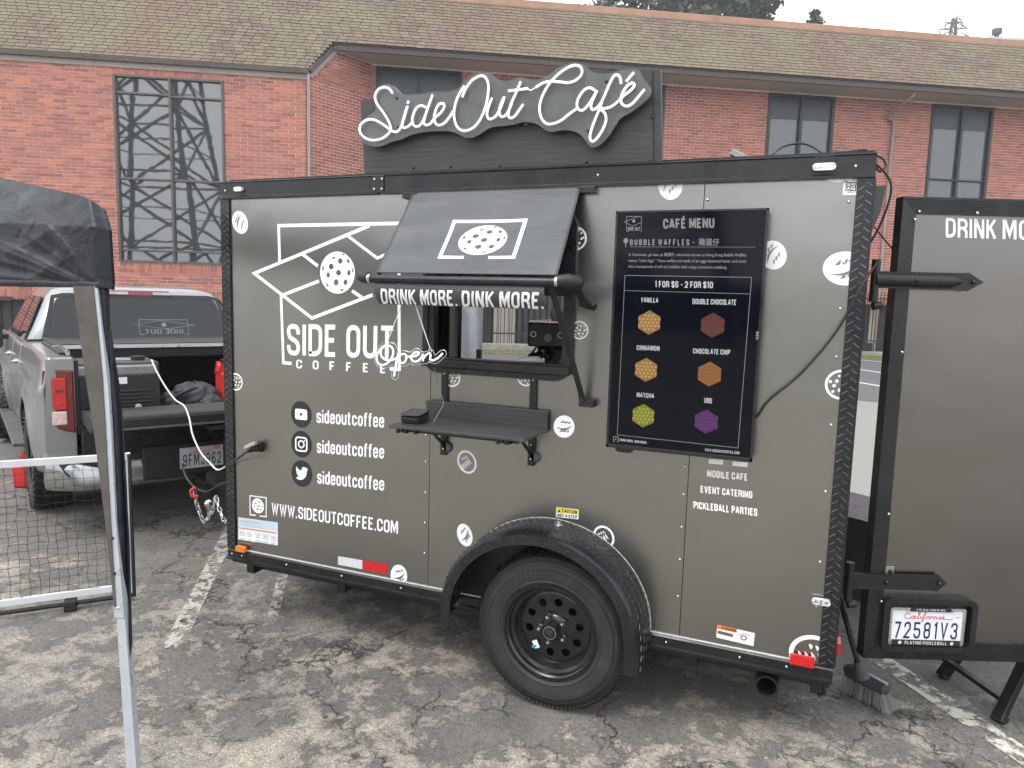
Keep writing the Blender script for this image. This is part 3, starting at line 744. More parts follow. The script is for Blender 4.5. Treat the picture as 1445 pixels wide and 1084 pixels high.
build(g, 'roof_vent', GALV, fb, smooth=40)

hz = MB().box(-120, 120, -60, 190, -1, 42); hm = bpy.data.materials.new('fog'); hm.use_nodes = True; hn = hm.node_tree; hn.nodes.remove(hn.nodes['Principled BSDF'])
pv = hn.nodes.new('ShaderNodeVolumePrincipled'); pv.inputs['Color'].default_value = (.93, .95, .97, 1); pv.inputs['Density'].default_value = 0.0013; pv.inputs['Anisotropy'].default_value = .2
hn.links.new(pv.outputs[0], hn.nodes['Material Output'].inputs['Volume'])
tag(build(hz, 'haze', hm), kind='stuff')
# ============================================================ the coffee trailer (frame: x from nose to tail, y=0 is its serving side)
def paint_panel():
    m = bpy.data.materials.new('bronze_grey_trailer_paint'); MC['pan'] = m; nt, p = nodes(m)
    tc = nt.nodes.new('ShaderNodeTexCoord'); gm = nt.nodes.new('ShaderNodeNewGeometry'); co = gm.outputs['Position']
    n1 = noise(nt, co, 1.3, 5); c = ramp(nt, n1, [(.3, (.272, .270, .256)), (.7, (.292, .290, .276))])
    # vertical streaks of dried water
    mp = N(nt, 'Mapping'); mp.inputs['Scale'].default_value = (14, 14, .5); nt.links.new(co, mp.inputs[0])
    stv = noise(nt, mp.outputs[0], 1.0, 6, 0, .6)
    c = mixc(nt, ramp(nt, stv, [(.62, 0.0), (.9, .03)]), c, (.34, .33, .30))
    nt.links.new(c, p.inputs['Base Color']); p.inputs['Metallic'].default_value = 1.0
    nt.links.new(ramp(nt, n1, [(.3, .282), (.75, .30)]), p.inputs['Roughness']); p.inputs['Coat Weight'].default_value = .0; p.inputs['Coat Roughness'].default_value = .18
    nt.links.new(bump(nt, noise(nt, co, 1.9, 2), .20, .05), p.inputs['Normal'])
    return m
PAN = paint_panel()
BKM = mat('black_anodised_trim', (.022, .024, .025), .33, .5, .25, 5, .15, 90, .1)
BKP = mat('black_powder_coat', (.010, .010, .011), .40, .1, .3, 8, .15, 200)
BKD = mat('black_diamond_plate', (.017, .018, .022), .30, .4, .3, 9, .1, 120, .2, .08)
RUB = mat('black_rubber', (.011, .011, .011), .55, 0, .25, 12, .2, 150)
WHT = mat('white_vinyl', (.88, .89, .90), .42, 0, .03, 5)
VBK = mat('black_vinyl', (.018, .019, .022), .38, 0, .1, 5)
STL = mat('bright_steel', (.62, .62, .62), .25, 1, .1, 30)
SEAL = mat('white_sealant', (.62, .62, .58), .6, 0, .15, 40)
CLR = mat('clear_lens', (.75, .76, .78), .18, .3, .15, 160)
L_, TW, ZB, ZT = 3.05, 1.83, .383, 2.339
tl = thing('coffee_trailer', 'dark bronze grey coffee trailer with white pickleball graphics, serving window and open rear door', 'food trailer', (1.525, .92, 0), I4)
side = lambda a, b, o=0: (a, -.0012 - o, b)
X1, X2 = 1.243, 2.452
WX0, WX1, WZ0, WZ1 = 1.262, 1.905, 1.485, 2.13
e_ = .0015
def panel(boxes, **k):
    g = MB()
    for x0, x1, z0, z1 in boxes: g.box(x0, x1, 0, .03, z0, z1)
    return build(g, 'side_panel', PAN, tl, **k)
panel([(0.02, X1 - e_, ZB, ZT - .05)]); panel([(X1 + e_, WX0, ZB, ZT - .05), (WX1, X2 - e_, ZB, ZT - .05), (WX0, WX1, ZB, WZ0), (WX0, WX1, WZ1, ZT - .05)])
panel([(X2 + e_, 3.03, ZB, ZT - .05)])
# other walls, floor, roof
g = MB(); g.box(0, .03, .032, TW - .032, ZB, ZT - .05); build(g, 'front_wall', PAN, tl)
g = MB(); g.box(0, .37, TW - .03, TW, ZB, ZT - .05); g.box(1.50, L_, TW - .03, TW, ZB, ZT - .05); g.box(.37, 1.50, TW - .03, TW, 2.2, ZT - .05); build(g, 'far_side_panel', PAN, tl)
g = MB().box(.0, L_, .0, TW, ZT - .012, ZT + .006); g.box(0.005, L_ - .005, .05, TW - .05, ZT + .006, ZT + .02); build(g, 'roof', BKM, tl)
g = MB().box(.01, L_ - .01, .01, TW - .01, .30, .375); build(g, 'floor', BKP, tl)
g = MB(); g.box(.032, .37, TW - .06, TW - .032, .38, 2.28); g.box(.035, .06, .035, TW - .06, .38, 2.28); g.box(1.96, 3.0, TW - .06, TW - .032, .38, 2.28); g.box(.035, 3.0, .032, TW - .06, 2.25, 2.28)
build(g, 'inner_lining', mat('dark_lining', (.035, .037, .04), .6, 0, .1, 3), tl)
g = MB().box(.375, .435, TW - .09, TW + .01, .38, 2.26); build(g, 'door_post', BKP, tl)
g = MB(); g.grid(lambda u, v: (.135 + u * .262, TW + .57 + .004 * math.sin(u * 9 + v * 5), .4 + v * 1.8), 10, 30); build(g, 'inner_door_leaf', mat('brushed_aluminium_sheet', (.42, .45, .50), .32, .5, .1, 2, .35, 2.5), tl, smooth=60)
g = MB().box(.355, .395, TW + .54, TW + .565, 1.24, 1.36); build(g, 'door_latch', BKP, tl, bev=.004)
g = MB().tube([(.385, TW + .54, 1.265), (.405, TW + .53, 1.25)], .007, 6); build(g, 'latch_cord', mat('red_plastic', (.55, .03, .03), .4), tl)
# top rail in two lengths with a joint plate
def rail_run(x0, x1):
    g = MB(); run(g, (x0, 0, 0), (x1, 0, 0), [(0, ZT), (.016, ZT), (.019, ZT - .003), (.014, ZT - .008), (.014, ZT - .070), (.020, ZT - .076), (.020, ZT - .086), (0, ZT - .086)], 0, 1)
    return build(g, 'top_rail', BKM, tl, fixn=True, smooth=25)
rail_run(-.002, .955); rail_run(.975, L_ + .002)
g = MB().box(.930, .992, -.0195, -.002, ZT - .083, ZT - .001); build(g, 'rail_joint_plate', BKM, tl, bev=.003)
g = MB(); run(g, (.001, 0, 0), (L_ - .001, 0, 0), [(0, ZB - .003), (.006, ZB - .004), (.012, ZB - .010), (.012, ZB - .046), (.024, ZB - .05), (.024, ZB - .058), (0, ZB - .058)], 0, 1)
build(g, 'bottom_rail', BKM, tl, fixn=True)
g = MB().box(.05, L_ - .08, -.0045, -.0012, ZB - .002, ZB + .004); build(g, 'sealant_bead', SEAL, tl)
# chequer plate corner trims with raised bars
def plate(x0, x1, z0, z1, cols, step, tilt=.6, wd=.0042, ln_=.032):
    g = MB(); z = z0 + .01; k = 0
    while z < z1 - .012:
        for c in range(cols):
            cx = x0 + (x1 - x0) * (c + .5) / cols; s_ = 1 if (c + k) % 2 == 0 else -1; zz = z + (step / 2 if c % 2 else 0)
            if zz > z1 - .015: continue
            s_ = 1 if c % 2 == 0 else -1
            M = Matrix.Translation((cx, -.0095, zz)) @ Matrix.Rotation(-s_ * tilt, 4, 'Y')
            g.mbox(M, ln_ / 2, .0014, wd / 2)
        z += step
    return g
TRIMTOP = ZT - .087
TREADHL = mat('highlit_tread_metal', (.16, .165, .17), .3, .7, .5, 14)  # raised bars lightened to carry the sky's highlights in their colour
for (a, b, cols) in ((.0, .052, 2), (2.994, L_, 2)):
    ct_ = build(MB().box(a, b, -.009, 0, ZB + .002, TRIMTOP), 'corner_trim', BKD, tl)
    build(plate(a, b, ZB + .002, TRIMTOP, cols, .0325, .62, .0030, .026), 'tread_bar', TREADHL, ct_, kind='stuff')
build(MB().box(L_ + .0005, L_ + .006, -.009, .10, ZB, TRIMTOP), 'corner_post', BKD, tl)
build(MB().box(-.006, -.0005, -.009, .08, ZB, TRIMTOP), 'corner_post', BKD, tl)
build(MB().box(2.90, L_, .035, .14, ZB, ZT - .02), 'door_jamb', BKD, tl)
# front stone guard
g = MB().box(-.008, -.001, .08, TW - .02, ZB, .95); build(g, 'stone_guard', BKD, tl)
# chassis, axle, tongue
g = MB()
for y in (.18, TW - .18): g.box(.0, L_, y - .03, y + .03, .22, .30)
for x in (.1, .7, 1.3, 2.5, 3.0): g.box(x - .025, x + .025, .05, TW - .05, .235, .298)
g.tube([(1.915, .02, .345), (1.915, TW - .02, .345)], .035, 12)
build(g, 'chassis', BKP, tl)
tg = MB(); tip = Vector((-.98, .93, .43))
for y in (.32, TW - .32): tg.bar((.05, y, .33), tip, .055, .09)
tg.bar(tip + Vector((.12, 0, 0)), tip + Vector((-.12, .05, 0)), .09, .08); tg.tube([tip + Vector((.1, 0, -.2)), tip + Vector((.1, 0, .35))], .03, 10)
tg.tube([tip + Vector((.1, 0, .35)), tip + Vector((.1, .1, .38))], .012, 8)
build(tg, 'drawbar', BKP, tl)
# rear bumper tube and bracket
q = (2.811,0.2354); g = MB(); g.lathe([(.046, 0), (.046, .28), (.037, .28), (.037, .0), (.046, 0)], (q[0], .02, q[1] + .0), 'y', 28); build(g, 'drain_pipe', BKM, tl, smooth=40)
q0 = (2.8657,0.3332); q1 = (2.973,0.2636); g = MB().box(q0[0], q1[0], .06, .35, q1[1], .325); g.box(q0[0] - .13, q0[0] - .0, .10, .16, .26, .325); build(g, 'rear_bracket', BKP, tl)
g = MB().tube([(q1[0], .07, .30), (q1[0] + .05, .05, .29), (q1[0] + .055, .05, .24), (q1[0] + .03, .05, .23)], .009, 6); build(g, 'hook', BKP, tl)
# fender
FX, FZ, RF = 1.873, .392, .422
def arc_pt(a, r): return FX + r * math.cos(a) * 1.08, FZ + r * math.sin(a)
NA = 64; a0, a1 = math.radians(-5), math.radians(183)
g = MB(); pr_ = [(0, RF), (-.12, RF + .004), (-.205, RF - .004), (-.222, RF - .016), (-.226, RF - .055), (-.220, RF - .055), (-.215, RF - .02), (-.2, RF - .010), (-.12, RF - .002), (0, RF - .006)]
vs = []; n = len(pr_)
for i in range(NA + 1):
    t_ = i / NA; a = a0 + (a1 - a0) * t_
    # the ends sweep to a point: the outer edge runs lower than the inner one
    for j, (yy, r) in enumerate(pr_):
        dz = 0
        if t_ < .12: dz = -(.12 - t_) * 1.1 * min(1, -yy / .2) * .6
        if t_ > .94: dz = -(t_ - .94) * 1.1 * min(1, -yy / .2) * .8
        x, z = arc_pt(a, r); vs.append((x, yy, z + dz))
fs = [(i * n + k, i * n + (k + 1) % n, (i + 1) * n + (k + 1) % n, (i + 1) * n + k) for i in range(NA) for k in range(n)] + [tuple(range(n)), tuple(NA * n + k for k in range(n - 1, -1, -1))]
g.add(vs, fs); fe = build(g, 'fender', BKD, tl, smooth=35, fixn=True)
g = MB()
for i in range(46):
    a = a0 + (a1 - a0) * (i + .5) / 46
    for c in range(7):
        yy = -.02 - c * .028; aa = a + (.5 * (a1 - a0) / 46 if c % 2 else 0)
        x, z = arc_pt(aa, RF + .004); dzz = 0; t_ = (aa - a0) / (a1 - a0)
        if t_ < .12: dzz = -(.12 - t_) * 1.1 * min(1, -yy / .2) * .6
        if t_ > .94: dzz = -(t_ - .94) * 1.1 * min(1, -yy / .2) * .8
        M = Matrix.Translation((x, yy, z + dzz)) @ Matrix.Rotation(-aa + PI / 2, 4, 'Y') @ Matrix.Rotation(.7 if c % 2 else -.7, 4, 'Z'); g.mbox(M, .011, .0014, .0009)
    x, z = arc_pt(a, RF - .035); M = Matrix.Translation((x, -.2265, z)) @ Matrix.Rotation(-a + PI / 2 + (.75 if i % 2 else -.75), 4, 'Y'); g.mbox(M, .014, .0016, .0018)
build(g, 'tread_bar', mat('highlit_black_tread', (.05, .052, .056), .3, .6, .4, 14), fe, kind='stuff')  # bars paler than the black plate, soft highlights put into the colour
g = MB(); vs = []
for i in range(61):
    a = a0 + (a1 - a0) * i / 60; x, z = arc_pt(a, RF + .001); vs.append((x, z))
g.ribbon(vs, .006, lambda a, b: (a, -.003, b)); build(g, 'fender_sealant', SEAL, fe)
q = (1.9277,0.8124); g = MB().lathe([(.0, .018), (.009, .018), (.010, .006), (.018, .004), (.018, 0)], (q[0], -.09, FZ + RF + .002), 'z', 12); build(g, 'fender_bolt', STL, fe, smooth=40)
wbp = [(1.44, ZB - .055), (2.31, ZB - .055)] + [arc_pt(math.radians(a), RF - .008) for a in range(2, 179, 8)]
g = MB().prism(wbp, lambda a, b: (a, -.004, b), (0, .0035, 0)); build(g, 'wheel_well_panel', BKP, tl, fixn=True)
# wheel
wc = (1.923, -.03, .351); wh = bpy.data.objects.new('wheel', None); place(wh, tl, I4, Vector(wc))
TR_, TWd = .350, .205; y0 = -.155
prof = [(.205, y0 + .010), (.215, y0 + .004), (.228, y0 - .001), (.230, y0 - .004), (.233, y0 - .004), (.235, y0 - .002), (.262, y0 - .008), (.284, y0 - .009), (.2845, y0 - .012), (.288, y0 - .012), (.2885, y0 - .006), (.303, y0 - .003), (.3035, y0 - .006), (.307, y0 - .0055), (.3075, y0 - .001), (.318, y0 + .004), (.3195, y0 + .008), (.335, y0 + .014), (.3445, y0 + .028), (.3495, y0 + .05), (.3495, y0 + .155), (.343, y0 + .175), (.32, y0 + .195), (.27, y0 + .205), (.205, y0 + .19)]
TYR = bpy.data.materials.new('dusty_tyre_rubber'); nt_, p_ = nodes(TYR); tc = nt_.nodes.new('ShaderNodeTexCoord')
c = ramp(nt_, noise(nt_, tc.outputs['Object'], 9, 8, 0, .7), [(.3, (.014, .014, .014)), (.55, (.024, .023, .022)), (.78, (.055, .051, .044))]); nt_.links.new(c, p_.inputs['Base Color']); p_.inputs['Roughness'].default_value = .62
nt_.links.new(bump(nt_, noise(nt_, tc.outputs['Object'], 120, 3), .15, .003), p_.inputs['Normal'])
g = MB().lathe(prof, (wc[0], 0, wc[2]), 'y', 96)
ty = build(g, 'tyre', TYR, wh, smooth=50, fixn=False)
g = MB()
for i in range(110):
    a = 2 * PI * i / 110
    for k, (yy, w, dd) in enumerate(((y0 + .028, .012, 0), (y0 + .06, .012, .5), (y0 + .10, .016, 0), (y0 + .14, .012, .5))):
        aa = a + dd * 2 * PI / 110; r = .350 if k else .3425
        M = Matrix.Translation((wc[0] + r * math.cos(aa), yy, wc[2] + r * math.sin(aa))) @ Matrix.Rotation(-aa, 4, 'Y') @ Matrix.Rotation(.3 * (-1) ** k if k else 0, 4, 'X') @ (Matrix.Rotation(-.55, 4, 'Z') if k == 0 else I4); g.mbox(M, .0042 if k else .0055, w * (1 if k else 1.5), .0068 if k else .0058)
build(g, 'tread_block', RUB, ty, kind='stuff')
sidew = lambda a, b, o=0: (a, y0 - .0096 - o, b)
def ring_text(mb, txt, r, ang0, dang, h):
    for i, ch in enumerate(txt):
        if ch == ' ': continue
        a = ang0 - dang * i; cx, cz = wc[0] + r * math.cos(a), wc[2] + r * math.sin(a); t_ = Vector((math.sin(a), -math.cos(a))); nr = Vector((math.cos(a), math.sin(a)))
        w = h * (G_[ch][0] + .15); BLp = Vector((cx, cz)) - t_ * w / 2
        lettering(mb, ch, BLp, BLp + t_ * w, BLp + nr * h, sidew, t=.14)
g = MB(); ring_text(g, 'ST205-75R15', .258, math.radians(125), .095, .024); ring_text(g, 'RADIAL', .258, math.radians(-60), -.11, .024); build(g, 'sidewall_lettering', mat('tyre_lettering', (.045, .045, .045), .6), ty)
RIMM = mat('gloss_black_steel_rim', (.012, .012, .013), .24, .2, .3, 12, .05, 80, .3, .08)
g = MB().lathe([(.213, y0 + .006), (.213, y0 + .000), (.207, y0 + .0), (.203, y0 + .012), (.195, y0 + .018), (.190, y0 + .034), (.176, y0 + .040), (.168, y0 + .062), (.160, y0 + .075), (.150, y0 + .072)], (wc[0], 0, wc[2]), 'y', 72)
# spider with ten round holes
outer = [(wc[0] + .151 * math.cos(2 * PI * k / 72), wc[2] + .151 * math.sin(2 * PI * k / 72)) for k in range(72)]
holes = []
for k in range(10):
    a = 2 * PI * (k + .3) / 10; hx, hz = wc[0] + .118 * math.cos(a), wc[2] + .118 * math.sin(a)
    holes.append([(hx + .0185 * math.cos(2 * PI * j / 18), hz + .0185 * math.sin(2 * PI * j / 18)) for j in range(18)])
inner = [(wc[0] + .058 * math.cos(2 * PI * k / 32), wc[2] + .058 * math.sin(2 * PI * k / 32)) for k in range(32)]
g.fill([outer] + holes + [inner], lambda a, b: (a, y0 + .072, b))
for h in holes:
    n_ = len(h); g.add([(a, y0 + .072, b) for a, b in h] + [(a, y0 + .080, b) for a, b in h], [(i, (i + 1) % n_, (i + 1) % n_ + n_, i + n_) for i in range(n_)])
g.lathe([(.0585, y0 + .072), (.050, y0 + .064), (.040, y0 + .060), (.034, y0 + .060)], (wc[0], 0, wc[2]), 'y', 40)
build(g, 'rim', RIMM, wh, smooth=35)
g = MB().lathe([(.200, y0 + .08), (.200, y0 + .19)], (wc[0], 0, wc[2]), 'y', 48); g.disc((wc[0], y0 + .16, wc[2]), .2, 'y', 48); build(g, 'brake_drum', BKP, wh)
g = MB().lathe([(.034, y0 + .062), (.032, y0 + .02), (.029, y0 + .012), (.0275, y0 + .010), (.0265, y0 + .014), (.020, y0 + .012), (.018, y0 + .004), (.0, y0 + .002)], (wc[0], 0, wc[2]), 'y', 32)
build(g, 'hub_cap', mat('hub_cap_metal', (.09, .09, .09), .22, .9, .2, 30), wh, smooth=35)
g = MB().lathe([(.0292, y0 + .016), (.0292, y0 + .0095), (.0268, y0 + .0095), (.0268, y0 + .016)], (wc[0], 0, wc[2]), 'y', 32); build(g, 'hub_ring', STL, wh, smooth=35)
ln0 = None
for k in range(5):
    a = 2 * PI * (k + .55) / 5; c_ = (wc[0] + .060 * math.cos(a), wc[2] + .060 * math.sin(a))
    if ln0 is None: ln0 = build(MB().lathe([(.0, y0 + .028), (.007, y0 + .030), (.0105, y0 + .036), (.0105, y0 + .056), (.013, y0 + .062)], (c_[0], 0, c_[1]), 'y', 6), 'lug_nut', STL, wh); ly = (y0 + .028 + y0 + .062) / 2
    else: copy_part(ln0, wh, Matrix.Translation((c_[0], ly, c_[1])))
g = MB(); q = (1.8356,0.2421); g.mbox(Matrix.Translation((wc[0] - .082, y0 + .069, wc[2] - .094)) @ Matrix.Rotation(-.5, 4, 'Y'), .012, .001, .018); build(g, 'rim_sticker', WHT, wh)
g = MB(); g.mbox(Matrix.Translation((wc[0] - .090, y0 + .0675, wc[2] - .106)) @ Matrix.Rotation(-.5, 4, 'Y'), .012, .001, .005); build(g, 'rim_sticker_band', mat('sticker_blue', (.05, .25, .45), .5), wh)

# serving window: rounded black frame, sill bar, panes
def frame_ring(g, o_, i_, y_front, y_back):
    n = len(o_); vs = [(a, y_back, b) for a, b in o_] + [(a, y_front, b) for a, b in o_] + [(a, y_front, b) for a, b in i_] + [(a, y_back, b) for a, b in i_]
    fs = []
    for i in range(n):
        j = (i + 1) % n
        fs += [(i, j, j + n, i + n), (i + n, j + n, j + 2 * n, i + 2 * n), (i + 2 * n, j + 2 * n, j + 3 * n, i + 3 * n)]
    g.add(vs, fs)
g = MB(); frame_ring(g, rrect(1.207, 1.940, 1.432, 2.170, .085, 8), rrect(1.232, 1.915, 1.457, 2.145, .07, 8), -.020, .0); frame_ring(g, rrect(1.232, 1.915, 1.457, 2.145, .07, 8), rrect(1.262, 1.890, 1.487, 2.118, .055, 8), -.010, .06)
wf = build(g, 'window_frame', mat('window_frame_black', (.02, .021, .023), .35, .2, .2, 6), tl, smooth=30, fixn=True)
q0 = (1.2222,1.4392); g = MB().box(1.215, 1.935, -.045, -.012, 1.462, 1.497); g.box(1.225, 1.925, -.032, .03, 1.497, 1.506); build(g, 'sill_bar', BKM, wf, bev=.003)
g = MB().box(1.262, 1.89, .035, .042, 1.80, 2.12); build(g, 'shutter_shade_sheet', BKP, wf)  # shutter drawn down as a black sheet for the dark inner shade
g = MB().box(1.245, 1.262, .01, .06, 1.47, 2.13); g.box(1.355, 1.37, .02, .06, 1.49, 2.0) ; build(g, 'sliding_sash', BKP, wf)

# ---------------------------------------------------------------- vinyl graphics on the serving side
def circ(c, rx, rz=None, n=28, a0=0): rz = rz or rx; return [(c[0] + rx * math.cos(a0 + 2 * PI * k / n), c[1] + rz * math.sin(a0 + 2 * PI * k / n)) for k in range(n)]
HO = [(-.20, .70, .10, .05, .4), (.17, .55, .13, .13, 0), (.62, .55, .07, .11, .5), (-.35, .28, .14, .14, 0), (-.82, .20, .05, .12, -.1), (.07, .0, .14, .14, 0), (-.53, -.12, .10, .13, 0), (-.07, -.46, .14, .15, 0), (.47, -.45, .11, .13, -.3), (-.58, -.60, .05, .11, .6), (.27, -.82, .10, .05, .2), (.66, -.0, .09, .13, 0), (.88, .12, .04, .11, 0), (.35, .86, .09, .04, -.3)]
def ball(mb, c, r, to3, rx=None, skip=0):
    rx = rx or r; hs = []
    for x, y, a, b, t_ in HO:
        if (abs(x) + a) ** 2 + y * y > .96 and abs(x) > .85: a *= .8
        hs.append([(c[0] + rx * (x + a * math.cos(t_) * math.cos(2 * PI * k / 14) - b * math.sin(t_) * math.sin(2 * PI * k / 14)), c[1] + r * (y + a * math.sin(t_) * math.cos(2 * PI * k / 14) + b * math.cos(t_) * math.sin(2 * PI * k / 14))) for k in range(14)])
    mb.fill([circ(c, rx * 1.0, r)] + hs, to3)
def ring(mb, c, rx, rz, t, to3, rot=0, n=36):
    o_ = []; 
    for k in range(n):
        a = 2 * PI * k / n; x, z = rx * math.cos(a), rz * math.sin(a); o_.append((c[0] + x * math.cos(rot) - z * math.sin(rot), c[1] + x * math.sin(rot) + z * math.cos(rot)))
    mb.ribbon(o_, t, to3, closed=True)
def rball(mb, c, r, to3):
    """outlined ball with white dots"""
    ring(mb, c, r * .93, r * .93, r * .16, to3)
    for x, y, a, b, t_ in HO: mb.fill([circ((c[0] + x * r * .82, c[1] + y * r * .82), max(a, b) * r * .85, None, 12)], to3)
def bean(mb, c, rx, rz, rot, to3, kind, seed=0):
    """coffee bean: white oval with a slit and lively cut marks, or an outline with strokes"""
    T = lambda x, z: (c[0] + (x * math.cos(rot) - z * math.sin(rot)), c[1] + (x * math.sin(rot) + z * math.cos(rot))); rnd = random.Random(seed)
    def lens(x0, z0, x1, z1, w):
        n = 8; a = []; b = []
        for k in range(n + 1):
            t = k / n; x = x0 + (x1 - x0) * t; z = z0 + (z1 - z0) * t; ww = w * math.sin(PI * t) + .0004; dx_, dz_ = x1 - x0, z1 - z0; l = math.hypot(dx_, dz_); nx, nz = -dz_ / l, dx_ / l; bow = .18 * l * math.sin(PI * t) * (1 if seed % 2 else -1)
            a.append(T(x + nx * (ww + bow), z + nz * (ww + bow))); b.append(T(x + nx * (-ww + bow), z + nz * (-ww + bow)))
        return a + b[::-1]
    if kind == 'solid':
        cuts = [lens(-.62 * rx, -.42 * rz, .62 * rx, .46 * rz, .09 * rz)]
        for k in range(3): cuts.append(lens(-.5 * rx + k * .28 * rx, .12 * rz + k * .16 * rz, -.28 * rx + k * .30 * rx, .5 * rz + k * .1 * rz, .07 * rx))
        for k in range(3): cuts.append(lens(-.15 * rx + k * .28 * rx, -.62 * rz + k * .16 * rz, .05 * rx + k * .26 * rx, -.28 * rz + k * .15 * rz, .07 * rx))
        mb.fill([[T(rx * math.cos(2 * PI * k / 40), rz * math.sin(2 * PI * k / 40)) for k in range(40)]], to3)
        cutm = MB(); mb.cuts = cutm
        for k_, c_ in enumerate(cuts): cutm.fill([c_], lambda a, b, k_=k_: to3(a, b, .0004 + .00008 * k_))
    else:
        mb.ribbon([T(.9 * rx * math.cos(2 * PI * k / 40), .9 * rz * math.sin(2 * PI * k / 40)) for k in range(40)], .2 * min(rx, rz), to3, closed=True)
        for k in range(5): mb.fill([lens((-.55 + .24 * k) * rx, -.5 * rz + .05 * k * rz, (-.65 + .24 * k) * rx, .05 * rz + .05 * k * rz, .065 * rx)], to3)
        for k in range(3): mb.fill([lens((-.2 + .25 * k) * rx, .28 * rz, (-.3 + .25 * k) * rx, .52 * rz, .06 * rx)], to3)
def decal(name, fn, m=None, parent=None, label=None):
    g = MB(); fn(g); o_ = build(g, name, m or WHT, parent or tl, label=label)
    if hasattr(g, 'cuts'): build(g.cuts, 'bean_mark', PAN, o_)
    return o_
LW = .0165
def logo(g):
    for k, (pts, t) in enumerate([([(1.0647,2.0439),(1.064,2.1174),(0.3642,2.115),(0.3676,1.936)], LW), ([(0.9016,2.1086),(0.2042,1.8756),(0.5657,1.6587),(0.9216,1.7823)], LW), ([(0.7732,2.0655),(0.9471,1.9563),(1.1012,2.0156)], LW * .85), ([(0.5071,1.9763),(0.603,1.9163)], LW), ([(0.384,1.7684),(0.6096,1.8432)], LW), ([(0.8039,1.7994),(0.8615,1.7684)], LW)]):
        g.ribbon(pts, t, lambda a, b, k=k: side(a, b, k * .0001))
    g.ribbon([(0.3748,1.768),(0.3853,1.4243),(0.4376,1.4234)], LW, lambda a, b: side(a, b, .0006)); g.ribbon([(1.0666,1.9181),(1.0735,1.4332),(1.0202,1.4317)], LW, lambda a, b: side(a, b, .0006))
    c = (0.7182,1.8854); top = (0.7184,1.9875); ball(g, c, (top[1] - c[1]), side)
decal('court_and_ball_logo', logo)
decal('logo_lettering', lambda g: (lettering(g, 'SIDE OUT', (0.4082,1.4639), (1.0416,1.4792), (0.4102,1.6242), side, t=.15, gap=.11), lettering(g, 'COFFEE', (0.4657,1.4), (0.9984,1.4085), (0.4662,1.4451), side, t=.17, gap=1.05)))
for k, (cx, cy) in enumerate(((380,162), (381,314), (383,464))):
    pass
SC = [((0.4944,1.1649), (0.495,1.2339)), ((0.4942,1.0095), (0.4948,1.0792)), ((0.4953,0.8548), (0.4959,0.9252))]
TX = [((0.5895,1.1298), (0.9905,1.1414), (0.59,1.1993)), ((0.591,0.9747), (0.9916,0.9886), (0.5915,1.0439)), ((0.5925,0.815), (0.9927,0.8274), (0.5929,0.8849))]
nm = ['video_channel_badge', 'camera_badge', 'bird_badge']
for k in range(3):
    c, tp = SC[k]; r = (tp[1] - c[1])
    bd = decal(nm[k], lambda g: g.fill([circ(c, r * .93, r, 40)], side), VBK)
    f2 = lambda a, b, o=0: side(a, b, .0008 + o)
    if k == 0:
        g = MB(); tri = [(c[0] - .10 * r, c[1] + .16 * r), (c[0] - .10 * r, c[1] - .16 * r), (c[0] + .19 * r, c[1])]
        g.fill([rrect(c[0] - .55 * r, c[0] + .55 * r, c[1] - .40 * r, c[1] + .40 * r, .14 * r, 4), tri], f2)
    elif k == 1:
        g = MB(); g.ribbon(rrect(c[0] - .50 * r, c[0] + .50 * r, c[1] - .50 * r, c[1] + .50 * r, .22 * r, 5), .12 * r, f2, closed=True); g.ribbon(circ(c, .25 * r, None, 24), .11 * r, f2, closed=True); g.fill([circ((c[0] + .29 * r, c[1] + .29 * r), .06 * r, None, 10)], f2)
    else:
        bird = [(-.55,-.33),(-.38,-.32),(-.26,-.25),(-.42,-.13),(-.36,-.11),(-.50,.05),(-.43,.06),(-.54,.28),(-.47,.26),(-.50,.50),(-.28,.30),(-.02,.20),(.02,.42),(.16,.53),(.32,.50),(.41,.44),(.55,.49),(.47,.36),(.58,.38),(.46,.24),(.44,.02),(.34,-.22),(.12,-.42),(-.15,-.49),(-.38,-.45)]
        g = MB(); g.fill([[(c[0] + x * r, c[1] + y * r) for x, y in bird]], f2)
    build(g, 'badge_symbol', WHT, bd)
    decal('handle_lettering', lambda g: lettering(g, 'sideoutcoffee', *TX[k], side, t=.155, gap=.10))
decal('website_lettering', lambda g: lettering(g, 'WWW.SIDEOUTCOFFEE.COM', (0.2957,0.6103), (1.0729,0.6205), (0.2967,0.6747), side, t=.15, gap=.11))
def wicon(g):
    g.ribbon([(0.1911,0.59),(0.1509,0.5864),(0.1517,0.693),(0.2618,0.6957),(0.2601,0.5923),(0.2151,0.5891)], .0058, side); c = (0.2054,0.644); ball(g, c, (0.2062,0.6851)[1] - c[1], lambda a, b, o=0: side(a, b, .0003))
decal('website_ball_mark', wicon)
decal('services_lettering', lambda g: lettering(g, 'MOBILE CAFE', (2.527,1.0841), (2.6846,1.087), (2.5253,1.1129), side, t=.19, gap=.12))
decal('services_lettering', lambda g: lettering(g, 'EVENT CATERING', (2.505,1.0159), (2.707,1.0177), (2.5034,1.0449), side, t=.19, gap=.12))
decal('services_lettering', lambda g: lettering(g, 'PICKLEBALL PARTIES', (2.4799,0.9454), (2.7303,0.9485), (2.4783,0.9756), side, t=.19, gap=.12))
decal('frame_mark', lambda g: g.fill([[(2.5296,1.1588),(2.5861,1.161),(2.5863,1.1416),(2.5297,1.1403)]], side)); decal('frame_mark', lambda g: g.fill([[(2.6229,1.159),(2.68,1.1614),(2.6802,1.1422),(2.623,1.1417)]], side))
